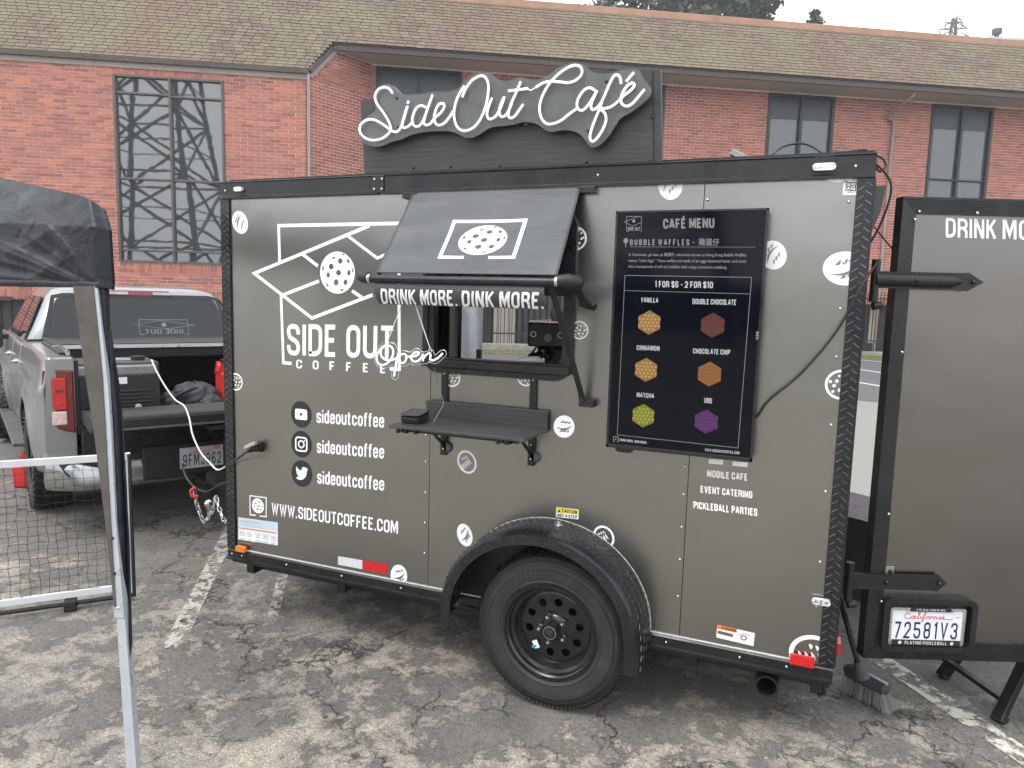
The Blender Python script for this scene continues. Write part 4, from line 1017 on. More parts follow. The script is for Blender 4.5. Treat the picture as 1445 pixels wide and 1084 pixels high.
# scattered beans and balls: (centre, edge point, kind, aspect, rotation)
def cr_(cpt, ept): return math.hypot(ept[0] - cpt[0], ept[1] - cpt[1])
bits = [('solid', (0.116,2.1345), (0.1174,2.1953), .80, .55, 1), ('solid', (1.4369,0.6718), (1.4358,0.7267), .72, .3, 2), ('outline', (1.4404,1.0231), (1.4392,1.08), .85, .5, 3), ('solid', (1.9078,1.2341), (1.906,1.2841), .95, -.5, 4),
        ('ball', (1.9622,1.6573), (1.9607,1.6965), 1, 0, 0), ('ball', (1.3554,1.4121), (1.3546,1.455), 1, 0, 0), ('ball', (1.7215,1.4399), (1.7202,1.4809), 1, 0, 0)]
for kind, c, e, asp, rot, sd_ in bits:
    r = cr_(c, e)
    if kind == 'ball': decal('ball_sticker', lambda g: rball(g, c, r, side))
    else: decal('bean_sticker', lambda g: bean(g, c, r * asp, r, rot, side, kind, sd_))
def clipped(name, c, r, asp, rot, kind, keep, sd_=5):
    """a sticker trimmed at the panel's edge"""
    g = MB(); (rball(g, c, r, side) if kind == 'ball' else bean(g, c, r * asp, r, rot, side, kind, sd_))
    import bmesh
    def cut(g):
        me = to_mesh(g, name, WHT); b = bmesh.new(); b.from_mesh(me)
        bmesh.ops.bisect_plane(b, geom=b.verts[:] + b.edges[:] + b.faces[:], plane_co=keep[0], plane_no=keep[1], clear_outer=True)
        r = MB(); b.verts.ensure_lookup_table(); r.add([tuple(v.co) for v in b.verts], [[v.index for v in f.verts] for f in b.faces]); b.free(); return r
    r_0 = cut(g)
    if not r_0.f: print('EMPTY', name, c); return
    o_ = build(r_0, name, WHT, tl)
    if hasattr(g, 'cuts'):
        c2 = cut(g.cuts)
        if c2.f: build(c2, 'bean_mark', PAN, o_)
LEFT = ((.053, 0, 0), (-1, 0, 0)); RIGHT = ((2.993, 0, 0), (1, 0, 0)); TOP = ((0, 0, ZT - .087), (0, 0, 1)); BOT = ((0, 0, ZB + .005), (0, 0, -1))
clipped('ball_sticker', (0.0685,1.3028), .046, 1, 0, 'ball', LEFT)
clipped('bean_sticker', (0.1011,2.2991), .046, .8, .3, 'outline', TOP, 6)
clipped('bean_sticker', (2.3167,2.2546), .062, .8, .2, 'solid', TOP, 7)
clipped('bean_sticker', (2.9785,1.9281), .062, 1.25, -.1, 'solid', RIGHT, 8)
clipped('bean_sticker', (2.7225,1.9765), .056, .85, .4, 'solid', RIGHT, 9)
clipped('ball_sticker', (2.996,1.4957), .056, 1, 0, 'ball', RIGHT)
clipped('bean_sticker', (2.9356,2.3152), .075, 1.2, 0, 'outline', TOP, 11)
clipped('bean_sticker', (1.0803,0.4109), .055, .85, -.2, 'solid', BOT, 12)
clipped('bean_sticker', (2.1068,0.7652), .052, .9, .5, 'outline', BOT, 13)
clipped('bean_sticker', (2.981,0.4146), .085, 1.15, -.1, 'outline', RIGHT, 14)
clipped('ball_sticker', (1.9282,2.0422), .050, 1, 0, 'ball', BOT)
# safety stickers and labels
def sheet(g, pts, o=0): g.fill([pts], lambda a, b: side(a, b, o))
RED = mat('red_reflector', (.55, .008, .012), .25, 0, .15, 60, .3, 300, .4)
AMB = mat('amber_lens', (.75, .20, .01), .2, 0, .15, 60, .3, 200, .4)
ORG = mat('orange_print', (.75, .22, .04), .5); YEL = mat('yellow_print', (.80, .68, .05), .5); GRYP = mat('grey_print', (.30, .32, .34), .6); BLUP = mat('pale_blue_print', (.50, .62, .72), .5)
ip = decal('rating_label', lambda g: sheet(g, [(0.0676,0.5614),(0.3368,0.5712),(0.335,0.445),(0.0648,0.4363)]), mat('label_white', (.72, .74, .76), .5))
g = MB(); sheet(g, [(0.069,0.5594),(0.3355,0.5688),(0.3348,0.5226),(0.0678,0.5097)], .0002); build(g, 'label_header', BLUP, ip)
g = MB(); sheet(g, [(0.0705,0.5068),(0.3295,0.5164),(0.3294,0.5088),(0.0703,0.499)], .0004); build(g, 'label_stripe', ORG, ip)
g = MB(); rr_ = random.Random(3)
for row, n in ((700, 1), (706, 1), (716, 1), (724, 1), (756, 5), (762, 5), (768, 5), (775, 5), (790, 5), (797, 5)):
    for k in range(n):
        xa = 64 + k * 40 + rr_.uniform(0, 5) + (0 if n == 5 else rr_.uniform(0, 8)); xb = xa + (rr_.uniform(18, 32) if n == 5 else rr_.uniform(90, 160)); sl = .134
        yy = row + (xa - 64) * sl; P0 = Vector((0.069,0.5594)); KU = (Vector((0.3359,0.5978)) - P0) / 200; KV = (Vector((0.0664,0.4487)) - P0) / 100
        f = lambda u, v: P0 + Vector(((u - 60) * KU.x + (v - 688) * KV.x, (u - 60) * KU.y + (v - 688) * KV.y))
        a_, b_, c_, d_ = f(xa, yy), f(xb, yy + (xb - xa) * sl), f(xb, yy + (xb - xa) * sl + 2.2), f(xa, yy + 2.2)
        sheet(g, [tuple(a_), tuple(b_), tuple(c_), tuple(d_)], .0005)
build(g, 'label_print', GRYP, ip)
decal('reflective_tape', lambda g: sheet(g, [(0.7199,0.4503),(0.8672,0.4531),(0.8673,0.4059),(0.7186,0.4042)]), mat('silver_reflective_tape', (.62, .64, .68), .35, .1, .08, 60))
decal('reflective_tape', lambda g: sheet(g, [(0.8683,0.4533),(1.0158,0.4558),(1.015,0.4071),(0.8685,0.405)]), RED)
cs = decal('caution_sticker', lambda g: sheet(g, [(1.8849,0.8692),(1.99,0.8725),(1.9902,0.8276),(1.8849,0.8237)]), mat('sticker_white', (.8, .8, .78), .5))
g = MB(); sheet(g, [(1.8863,0.8677),(1.9891,0.8708),(1.9894,0.8484),(1.8865,0.8451)], .0002); build(g, 'yellow_band', YEL, cs)
g = MB(); lettering(g, 'CAUTION', (1.9123,0.8481), (1.9828,0.8497), (1.9116,0.8654), lambda a, b, o=0: side(a, b, .0006 + o), t=.2, gap=.15); lettering(g, 'NOT A STEP', (1.8931,0.8266), (1.9836,0.8299), (1.8926,0.8408), lambda a, b, o=0: side(a, b, .0006 + o), t=.2, gap=.2)
sheet(g, [(1.893,0.8476),(1.9073,0.848),(1.8998,0.8625)], .0005); build(g, 'caution_lettering', VBK, cs)
ws = decal('warning_sticker', lambda g: sheet(g, [(2.6033,0.4689),(2.7516,0.4623),(2.7503,0.4068),(2.6027,0.4126)]), MC['sticker_white'])
g = MB(); sheet(g, [(2.6033,0.4689),(2.6816,0.4657),(2.6817,0.4487),(2.6034,0.4506)], .0002); build(g, 'orange_band', ORG, ws)
g = MB(); lettering(g, 'WARNING', (2.6202,0.453), (2.6795,0.4514), (2.6195,0.4647), lambda a, b, o=0: side(a, b, .0006 + o), t=.2, gap=.15)
for k in range(5): sheet(g, [(2.6068,0.4438),(2.6684,0.4405),(2.6685,0.4384),(2.6069,0.4416)] if k == 0 else [(p[0], p[1] - .0028 * k) for p in [(2.6068,0.4438),(2.6684,0.4405),(2.6685,0.4384),(2.6069,0.4416)]], .0005)
c = (2.7099,0.4333); g.ribbon(circ(c, .011, .009, 16), .004, lambda a, b: side(a, b, .0005), closed=True); g.ribbon([(2.6878,0.4435),(2.7146,0.4524),(2.7324,0.4455)], .002, lambda a, b: side(a, b, .0005)); build(g, 'warning_lettering', VBK, ws)
ss = decal('club_sticker', lambda g: sheet(g, [(2.949,2.2464),(2.9998,2.2434),(3.0001,2.193),(2.9491,2.1956)]), MC['sticker_white'])
g = MB(); g.ribbon([(2.9589,2.2397),(2.9909,2.2379),(2.9907,2.2084),(2.9588,2.2101),(2.9589,2.2397)], .003, lambda a, b: side(a, b, .0003))
c = (2.9747,2.2245)
for k in range(5): g.ribbon(circ((c[0] + .008 * math.cos(k * 1.2566), c[1] + .008 * math.sin(k * 1.2566)), .0055, None, 12), .0022, lambda a, b: side(a, b, .0003), closed=True)
lettering(g, 'SIDE OUT', (2.9642,2.2013), (2.9879,2.1999), (2.964,2.2059), lambda a, b, o=0: side(a, b, .0005 + o), t=.2, gap=.2); build(g, 'sticker_print', VBK, ss)
# lights
def lamp(name, c, hx, hz, m, rr=None, base=None, y=-.02, rot=0, dep=.016):
    g = MB(); o_ = rrect(c[0] - hx, c[0] + hx, c[1] - hz, c[1] + hz, rr if rr else .004, 5)
    g.prism(o_, lambda a, b: (a, y, b), (0, -dep, 0)); l = build(g, name, m, tl, smooth=40, bev=.003)
    g = MB().box(c[0] - hx * .12, c[0] + hx * .12, y - dep - .001, y - dep + .002, c[1] - hz * .8, c[1] + hz * .8); build(g, 'lens_divider', base or m, l)
    for s_ in (-.55, .55): build(MB().disc((c[0] + s_ * hx, y - dep - .0012, c[1]), hz * .45, 'y', 14), 'lens_core', base or m, l)
lamp('marker_light', (0.129,2.2983), .026, .011, CLR, .011, STL, -.014); lamp('marker_light', (2.8797,2.2948), .040, .013, CLR, .013, STL, -.014); lamp('marker_light', (2.9864,0.6466), .034, .012, CLR, .012, STL, -.009)
lamp('amber_side_light', (0.1018,0.3948), .032, .0155, AMB, .004, None, -.012); lamp('red_side_light', (2.9354,0.3955), .045, .0205, RED, .004, None, -.012)
g = MB().box(L_ + .007, L_ + .022, .03, .10, .42, .47); build(g, 'red_rear_light', RED, tl)
# screws along seams and rails
s0 = None
scr = [(X1 - .018, z) for z in (.55, .70, .85, 1.0, 1.13)] + [(X2 - .015, z) for z in (.56, .72, .86, 1.0, 1.12)] + [(X2 + .014, 2.19)] + [(2.972, z) for z in (.62, .80, 1.08, 1.34, 1.60, 1.78, 1.95, 2.17)]
scr = [(a, -.004, b) for a, b in scr] + [(.035, -.016, ZT - .045), (.942, -.022, ZT - .02), (.94, -.022, ZT - .065), (.983, -.022, ZT - .02), (.982, -.022, ZT - .065), (2.985, -.016, ZT - .045), (2.02, -.016, ZT - .04)] + [(x, -.0135, ZB - .03) for x in (.03, .1, .4, .75, 1.1, 1.38, 2.40, 2.7, 2.88)]
for p in scr:
    if s0 is None: s0 = build(MB().lathe([(.0, -.0035), (.003, -.0032), (.0055, -.001), (.006, .0015)], p, 'y', 10), 'screw', STL, tl, smooth=60); sdy = -.001
    else: copy_part(s0, tl, Matrix.Translation((p[0], p[1] + sdy, p[2])))
# power inlet
q = (0.2231,0.9696); g = MB().box(q[0] - .024, q[0] + .024, -.022, -.0015, q[1] - .026, q[1] + .026); inl = build(g, 'power_inlet', BKP, tl, bev=.004)
g = MB(); g.mbox(Matrix.Translation((q[0] - .018, -.045, q[1] + .012)) @ Matrix.Rotation(-.5, 4, 'Y') @ Matrix.Rotation(.3, 4, 'Z'), .032, .02, .010); build(g, 'inlet_cap', mat('grey_plastic_cap', (.30, .31, .30), .4), inl, bev=.005)
g = MB(); g.tube([(q[0], -.02, q[1] - .005), (q[0] - .03, -.06, q[1] - .012)], .016, 12); build(g, 'plug', RUB, inl, smooth=40)
# ---- the opened rear door (frame: along the door, outwards, up)
DF = Matrix(((0.9246, -.381, 0, 3.158), (.381, .9246, 0, .16), (0, 0, 1, 0), (0, 0, 0, 1)))
dr_ = bpy.data.objects.new('rear_door', None); WM[dr_] = DF; FR[dr_] = DF; COL.objects.link(dr_); dr_.parent = tl; dr_.matrix_local = WM[tl].inverted() @ DF
ds = lambda a, b, o=0: (a, -.0012 - o, b)
DW, DZ0, DZ1 = 1.72, .378, 2.205
PAN2 = PAN.copy(); PAN2.name = 'shaded_door_paint'  # trailer paint copied darker, shading the turned door by colour
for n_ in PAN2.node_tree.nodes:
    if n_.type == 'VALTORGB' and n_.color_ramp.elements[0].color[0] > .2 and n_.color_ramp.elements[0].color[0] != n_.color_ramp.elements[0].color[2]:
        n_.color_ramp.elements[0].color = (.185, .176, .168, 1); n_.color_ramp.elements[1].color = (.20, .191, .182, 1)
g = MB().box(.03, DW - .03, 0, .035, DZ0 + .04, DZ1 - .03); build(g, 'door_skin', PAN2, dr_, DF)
g = MB()
g.prism([(0, DZ1), (.0, DZ0), (.062, DZ0 + .075), (.052, DZ1 - .062)], lambda a, b: (a, -.012, b), (0, .055, 0)); g.prism([(DW, DZ1), (DW, DZ0), (DW - .06, DZ0 + .06), (DW - .052, DZ1 - .062)], lambda a, b: (a, -.012, b), (0, .055, 0))
g.prism([(0.002, DZ0), (DW, DZ0), (DW - .06, DZ0 + .072), (.064, DZ0 + .075)], lambda a, b: (a, -.013, b), (0, .055, 0)); g.prism([(0.002, DZ1), (DW, DZ1), (DW - .052, DZ1 - .062), (.052, DZ1 - .062)], lambda a, b: (a, -.010, b), (0, .05, 0))
df_ = build(g, 'door_frame', BKM, dr_, DF)
g = MB()
for k in range(8): z = DZ1 - .006 - k * .0073; g.box(.004 + k * .0068, DW, -.0145, -.0102, z - .0048, z - .0008)
build(g, 'trim_rib', BKM, df_, DF, kind='stuff')
g = MB(); lettering(g, 'DRINK', (0.178,2.0587), (0.3696,2.0576), (0.171,2.1311), ds, t=.15, gap=.12); lettering(g, 'MORE.', (0.3938,2.0574), (0.6126,2.0562), (0.3859,2.1307), ds, t=.15, gap=.12); build(g, 'door_lettering', WHT, dr_, DF)
for zc in (1.893, .705):
    tip_ = .325 if zc > 1 else .30
    o_ = [(-.09, -.031), (.245, -.031), (.265, -.034), (tip_, 0), (.265, .034), (.245, .031), (-.09, .031)]
    g = MB(); g.prism([(a, b + zc) for a, b in o_], lambda a, b: (a, -.016, b), (0, -.008, 0)); h_ = build(g, 'strap_hinge', BKP, dr_, DF, bev=.002)
    if zc > 1: g = MB(); g.tube([(-.09, -.026, zc), (.20, -.026, zc), (.245, -.026, zc)], [.024, .024, .004], 14); build(g, 'hinge_rib', BKP, h_, DF, smooth=60)
    for x in (.06, .285 if zc > 1 else .27):
        g = MB(); g.lathe([(.0, -.010), (.006, -.008), (.009, -.002), (.009, .0)], (x, -.026 if x < .1 and zc < 1 or x > .1 else -.048, zc), 'y', 12)
        build(g, 'hinge_bolt', BKP, h_, DF, smooth=50)
    g = MB(); g.tube([(-.085, -.02, zc - .085), (-.085, -.02, zc + .075)], .016, 12); g.tube([(-.085, -.02, zc - .10), (-.055, -.02, zc - .095)], .016, 10); build(g, 'hinge_pin', BKP, h_, DF, smooth=40)
s0 = None
for a, b in ((.048, DZ1 - .085), (.062, DZ1 - .055), (.28, DZ1 - .055), (.045, 1.62), (.05, .98), (.053, .62), (.30, DZ0 + .05)):
    if s0 is None: s0 = build(MB().lathe([(.0, -.0035), (.003, -.0032), (.0055, -.001), (.006, .0015)], (a, -.0165, b), 'y', 10), 'screw', STL, dr_, DF, smooth=60)
    else: copy_part(s0, dr_, Matrix.Translation((a, -.0175, b)), DF)
q = (0.0789,0.7409); g = MB().box(q[0] - .018, q[0] + .018, -.008, -.001, q[1] - .022, q[1] + .022); l_ = build(g, 'latch_plate', mat('aged_aluminium', (.28, .28, .26), .45, .5), dr_, DF, bev=.002)
g = MB().lathe([(0, -.006), (.008, -.006), (.010, 0)], (q[0] + .002, -.008, q[1]), 'y', 14); build(g, 'latch_knob', BKP, l_, DF)
# licence plate in its black recess
c0, c1 = (0.0464,0.6021), (0.4218,0.438); bx0, bx1, bz0, bz1 = .058, .432, .418, .640
g = MB(); frame_ring(g, rrect(bx0, bx1, bz0, bz1, .035, 8), rrect(bx0 + .022, bx1 - .022, bz0 + .02, bz1 - .022, .022, 8), -.034, .0); pb = build(g, 'plate_recess', BKP, dr_, DF, smooth=30, fixn=True)
g = MB().box(bx0 + .02, bx1 - .02, -.006, -.002, bz0 + .018, bz1 - .02); build(g, 'recess_floor', BKP, pb, DF)
pq = lambda a, b, o=0: (a, -.0150 - o, b)
TLp, TRp, BRp, BLp = (0.078,0.5968), (0.3893,0.5978), (0.3943,0.4435), (0.0828,0.4394)
PX0, PX1, PZ0, PZ1 = .092, .395, .441, .598
g = MB(); frame_ring(g, rrect(PX0, PX1, PZ0, PZ1, .010, 4), rrect(PX0 + .009, PX1 - .011, PZ0 + .016, PZ1 - .010, .006, 4), -.019, -.008); build(g, 'chrome_plate_frame', STL, pb, DF, smooth=30, fixn=True)
g = MB().box(PX0 + .004, PX1 - .004, -.014, -.0085, PZ0 + .004, PZ1 - .004); build(g, 'licence_plate', mat('plate_white', (.74, .76, .80), .35), pb, DF)
w_, h__ = PX1 - PX0, PZ1 - PZ0
F_ = lambda u, v: (PX0 + w_ * u, PZ0 + h__ * v)
g = MB(); lettering(g, '72581V3', F_(.075, .17), F_(.915, .17), F_(.075, .615), pq, t=.13, gap=.26); build(g, 'plate_number', mat('plate_navy', (.012, .016, .09), .4), pb, DF)
scriptC = [[(.27,.80),(.25,.84),(.22,.84),(.20,.77),(.21,.71),(.25,.70),(.28,.74)], [(.33,.77),(.30,.77),(.285,.72),(.31,.70),(.335,.77),(.335,.71),(.36,.72)], [(.36,.72),(.40,.86),(.385,.87),(.375,.72),(.40,.71)], [(.41,.78),(.41,.71),(.44,.74)], [(.44,.74),(.475,.86),(.465,.87),(.44,.64),(.43,.64),(.46,.72)], [(.50,.77),(.48,.75),(.49,.71),(.515,.71),(.52,.77),(.50,.77)], [(.54,.77),(.54,.71),(.55,.76),(.575,.77)], [(.585,.77),(.585,.71),(.60,.77),(.62,.76),(.62,.71),(.64,.73)], [(.655,.78),(.655,.71),(.675,.73)], [(.71,.77),(.68,.76),(.68,.71),(.705,.72),(.715,.77),(.715,.71),(.78,.70),(.83,.72)]]
g = MB()
for k, st_ in enumerate(scriptC): g.ribbon(spline([F_(*p) for p in st_], 4), .0026, lambda a, b, k=k: pq(a, b, k * .00005))
g.fill([[F_(.88,.745), F_(.92,.745), F_(.92,.765), F_(.88,.765)]], pq); build(g, 'state_name', mat('plate_red', (.60, .03, .06), .4), pb, DF)
for (ua, ub, va, vb, txt, tx0, tx1) in ((.26, .80, .905, 1.01, "I'D RATHER BE", .34, .72), (.045, .955, .0, .145, 'PLAYING PICKLEBALL', .22, .78)):
    a, b = F_(ua, va), F_(ub, vb); g = MB().box(a[0], b[0], -.0195, -.0175, a[1], b[1]); s_ = build(g, 'frame_slogan_bar', VBK, pb, DF)
    g = MB(); lettering(g, txt, F_(tx0, va + .025), F_(tx1, va + .025), F_(tx0, vb - .03), lambda a, b, o=0: (a, -.0198 - o, b), t=.18, gap=.22)
    if va == 0:
        for u in (.155, .845): g.fill([circ(F_(u, .07), .0072, None, 16)], lambda a, b: (a, -.0199, b))
    build(g, 'frame_slogan', mat('slogan_silver', (.6, .62, .66), .4), s_, DF)
g = MB()
for u in (.225, .825): g.lathe([(0, -.003), (.004, -.002), (.005, 0)], (F_(u, .93)[0], -.0195, F_(u, .93)[1]), 'y', 10)
build(g, 'plate_screw', STL, pb, DF)

# ============================================================ roof sign
sg = thing('roof_sign', 'weathered black board on the trailer roof with a white cursive SideOut Café tube sign', 'sign', (1.54, 0, ZT), I4)
WBK = bpy.data.materials.new('black_painted_plywood'); nt_, p_ = nodes(WBK); tc = nt_.nodes.new('ShaderNodeTexCoord')
mp = N(nt_, 'Mapping'); mp.inputs['Scale'].default_value = (3, 3, 30); nt_.links.new(tc.outputs['Object'], mp.inputs[0])
gr = noise(nt_, mp.outputs[0], 2.2, 8, .5, .65); c = ramp(nt_, gr, [(.3, (.020, .022, .023)), (.7, (.038, .040, .041))]); nt_.links.new(c, p_.inputs['Base Color'])
nt_.links.new(ramp(nt_, noise(nt_, tc.outputs['Object'], 5, 5), [(.3, .36), (.7, .52)]), p_.inputs['Roughness']); nt_.links.new(bump(nt_, gr, .35, .006), p_.inputs['Normal'])
bp = [(0.8674,2.3383), (2.2416,2.3362), (2.2189,2.7053), (2.1632,2.7076), (1.5436,2.7044), (0.8428,2.6921)]
g = MB(); g.prism(bp, lambda a, b: (a, .030, b), (0, -.020, 0)); build(g, 'board', WBK, sg, bev=.002)
g = MB(); g.bar((bp[1][0] + .008, .03, ZT), (bp[2][0] + .008, .03, bp[2][1]), .05, .02); g.bar((bp[1][0] - .02, .03, ZT + .1), (bp[1][0] - .05, .5, ZT + .02), .03, .03); g.bar((bp[0][0] + .03, .03, ZT + .1), (bp[0][0] + .03, .5, ZT + .02), .03, .03); build(g, 'board_post', WBK, sg)
g = MB(); g.bar((bp[0][0] + .0, .008, ZT + .006), (bp[1][0], .008, ZT + .004), .014, .012); build(g, 'bottom_cleat', BKM, sg)
back = [*[(0.9536,2.716),(0.9767,2.7322),(1.0112,2.7384),(1.0455,2.7271),(1.0684,2.7069),(1.0968,2.6873),(1.1473,2.682),(1.2026,2.68),(1.2354,2.6858),(1.2598,2.6871),(1.2896,2.6797),(1.3325,2.68),(1.3695,2.6871),(1.4058,2.7131),(1.4365,2.7352),(1.4724,2.7459),(1.5083,2.7464),(1.5391,2.7321),(1.5699,2.7109),(1.5953,2.7004)],
        *[(1.6198,2.7021),(1.6494,2.7066),(1.6738,2.7116),(1.701,2.7005),(1.7376,2.6957),(1.7758,2.7006),(1.8086,2.7171),(1.8409,2.7373),(1.8779,2.7476),(1.9195,2.7479),(1.9498,2.735),(1.9805,2.7079),(2.0172,2.6955),(2.062,2.6932),(2.0883,2.7008),(2.1278,2.7014),(2.1582,2.702),(2.1796,2.6903),(2.1947,2.6628),(2.2174,2.6371),(2.229,2.6109),(2.2178,2.5851),(2.1825,2.5568),(2.1487,2.5343),(2.1121,2.5175),(2.089,2.488),(2.0681,2.4554),(2.0379,2.4232),(2.0067,2.4069),(1.9835,2.4149),(1.9592,2.4446),(1.9305,2.4694),(1.8879,2.4823),(1.8502,2.4828),(1.8122,2.4798),(1.7829,2.4929),(1.7533,2.5132),(1.7188,2.525),(1.6795,2.5275),(1.645,2.5199),(1.605,2.518)],
        *[(1.5701,2.5176),(1.5295,2.5129),(1.4939,2.4942),(1.4528,2.4775),(1.4107,2.4798),(1.3786,2.4973),(1.3357,2.5109),(1.2707,2.5156),(1.2049,2.5149),(1.1382,2.5055),(1.0932,2.4901),(1.0419,2.4824),(0.99,2.4669),(0.9432,2.4654),(0.8959,2.4805),(0.8709,2.5072),(0.8624,2.5418),(0.8707,2.5705),(0.8955,2.5956),(0.9483,2.6233),(0.9517,2.6422),(0.9457,2.6713),(0.9467,2.6975)]]
BACKG = mat('smoked_acrylic_backing', (.085, .09, .09), .32, 0, .06, 5, 0, 60, .2)
o_ = spline(back, 3, True)
g = MB(); g.prism(o_, lambda a, b: (a, -.018, b), (0, -.012, 0)); build(g, 'tube_backing', BACKG, sg, smooth=30, fixn=True)
NEON = bpy.data.materials.new('white_light_tube'); nt_, p_ = nodes(NEON); p_.inputs['Base Color'].default_value = (.85, .86, .87, 1); p_.inputs['Roughness'].default_value = .4
p_.inputs['Emission Color'].default_value = (1, 1, 1, 1); p_.inputs['Emission Strength'].default_value = .25
tubes = {
 'letter_s': [(1.0527,2.6898),(1.0343,2.711),(1.0085,2.7197),(0.9797,2.714),(0.9613,2.6916),(0.9626,2.6653),(0.9802,2.6378),(1.0122,2.5998),(1.0372,2.56),(1.0444,2.531),(1.0244,2.5082),(0.9898,2.4929),(0.9431,2.4906),(0.9006,2.5066),(0.8767,2.5361),(0.8838,2.5648),(0.9133,2.5814),(0.9485,2.582),(0.9835,2.5682),(1.0184,2.5469),(1.053,2.5248),(1.0747,2.5197),(1.0928,2.5319),(1.1094,2.565),(1.123,2.6065),(1.1323,2.6293)],
 'letter_i': [(1.1284,2.6249),(1.1137,2.5836),(1.105,2.5558),(1.1074,2.5391),(1.121,2.5349),(1.1434,2.5449),(1.161,2.5617)],
 'letter_i_dot': [(1.1322,2.6396),(1.1365,2.6515)],
 'letter_d': [(1.2244,2.6172),(1.2006,2.6254),(1.177,2.6168),(1.1596,2.5852),(1.1572,2.5572),(1.1685,2.5401),(1.1891,2.5374),(1.2099,2.5562),(1.2259,2.5901),(1.2428,2.6307),(1.2585,2.6688)],
 'letter_d_stem': [(1.2364,2.6173),(1.2217,2.5764),(1.2166,2.5511),(1.2277,2.5401),(1.2485,2.5445),(1.271,2.5676),(1.2993,2.5875),(1.3167,2.6093),(1.3132,2.6256),(1.2917,2.6249),(1.2758,2.6029),(1.2682,2.5687),(1.2768,2.5427),(1.2964,2.5354),(1.3216,2.5445),(1.3453,2.5683),(1.3619,2.591)],
 'letter_o': [(1.4046,2.6462),(1.4221,2.6811),(1.4526,2.7137),(1.4934,2.7281),(1.5183,2.7135),(1.5294,2.677),(1.5209,2.6106),(1.4976,2.5537),(1.4623,2.5152),(1.4165,2.5042),(1.3823,2.5237),(1.3665,2.5692),(1.3709,2.6169),(1.3885,2.6588),(1.4146,2.6929)],
 'letter_u': [(1.5478,2.6332),(1.5333,2.6007),(1.5254,2.5721),(1.5285,2.5526),(1.5439,2.5453),(1.569,2.558),(1.5907,2.5944),(1.6052,2.6333)],
 'letter_u_tail': [(1.5995,2.6252),(1.5866,2.6017),(1.5821,2.582),(1.5935,2.5714)] + [(1.5891,2.5467),(1.6091,2.5534),(1.6283,2.5787)],
 'letter_t': [(1.6774,2.6894),(1.6609,2.6513),(1.6399,2.6089),(1.6261,2.57),(1.6267,2.5496),(1.6393,2.5434),(1.6565,2.552),(1.6756,2.5746),(1.6921,2.5963)],
 'letter_t_bar': [(1.6222,2.6553),(1.6657,2.6562),(1.7107,2.6579)],
 'link': [(1.7107,2.6579),(1.7221,2.65),(1.7379,2.6557),(1.7446,2.6587)],
 'letter_c': [(1.746,2.6599),(1.7767,2.6742),(1.81,2.6784),(1.8527,2.6723),(1.8903,2.6666),(1.9224,2.675),(1.9436,2.696),(1.9413,2.719),(1.9202,2.7318),(1.8879,2.728),(1.8513,2.7091),(1.8156,2.6801),(1.7874,2.6436),(1.7695,2.6038),(1.7659,2.5692),(1.7758,2.5336),(1.7967,2.5113),(1.8255,2.5078),(1.863,2.5193),(1.8951,2.5409),(1.926,2.5602)],
 'letter_a': [(2.002,2.6279),(1.9798,2.639),(1.9572,2.6323),(1.9366,2.6076),(1.9283,2.5835),(1.9333,2.561),(1.9526,2.5528),(1.9726,2.5676),(1.9921,2.5937),(2.012,2.6263)],
 'letter_a_stem': [(2.012,2.6263),(1.9987,2.5987),(1.9888,2.5749),(1.9924,2.5543),(2.0087,2.5557),(2.0278,2.5742),(2.0436,2.6045),(2.0639,2.651),(2.0805,2.6775),(2.0973,2.6769),(2.1068,2.6612),(2.1094,2.6444)],
 'letter_f': [(2.0334,2.5801),(2.0234,2.5513),(2.0049,2.5059),(1.9923,2.4684),(1.9898,2.4394),(2.0036,2.4271),(2.0234,2.4444),(2.0425,2.4739),(2.0541,2.507),(2.0475,2.5349),(2.0277,2.5544),(2.048,2.5538),(2.0746,2.5595),(2.1026,2.5792),(2.1216,2.5978)],
 'letter_e': [(2.1216,2.5978),(2.1472,2.614),(2.1633,2.6317),(2.1558,2.643),(2.1378,2.6363),(2.1196,2.6133),(2.1111,2.5869),(2.1183,2.5647),(2.139,2.5558),(2.1612,2.5666),(2.1831,2.5898),(2.2056,2.6152)],
 'accent': [(2.1301,2.6509),(2.1447,2.667),(2.16,2.683)],
}
for k, v in tubes.items():
    if k == 'letter_u_tail': v = [(1.6029,2.6316),(1.5915,2.608),(1.5822,2.5797),(1.5889,2.5547),(1.6066,2.5527),(1.6236,2.5702),(1.64,2.6045)]
    v = spline([(a, -.046, b) for a, b in v], 5)
    g = MB().tube(v, .0054 if k != 'link' else .002, 8); build(g, 'letter_tube', NEON, sg, smooth=60)
s0 = None
for p in [(1.0659,2.6718),(1.0728,2.5445),(1.1331,2.3689),(1.0833,2.3445),(1.1457,2.3454),(1.3249,2.3655),(1.5667,2.3598)] + [(2.0446,2.663),(1.9764,2.4744),(1.7005,2.5147),(2.2283,2.5206),(1.9618,2.3582),(2.0358,2.3442),(2.1023,2.3413),(2.2293,2.3525)]:
    yy = -.031 if p[1] > 2.47 and p[0] < 2.2 else .009
    if s0 is None: s0 = build(MB().lathe([(.0, -.004), (.004, -.0035), (.007, -.001), (.007, .0015)], (p[0], yy, p[1]), 'y', 10), 'screw', BKP, sg, smooth=60)
    else: copy_part(s0, sg, Matrix.Translation((p[0], yy - .001, p[1])))

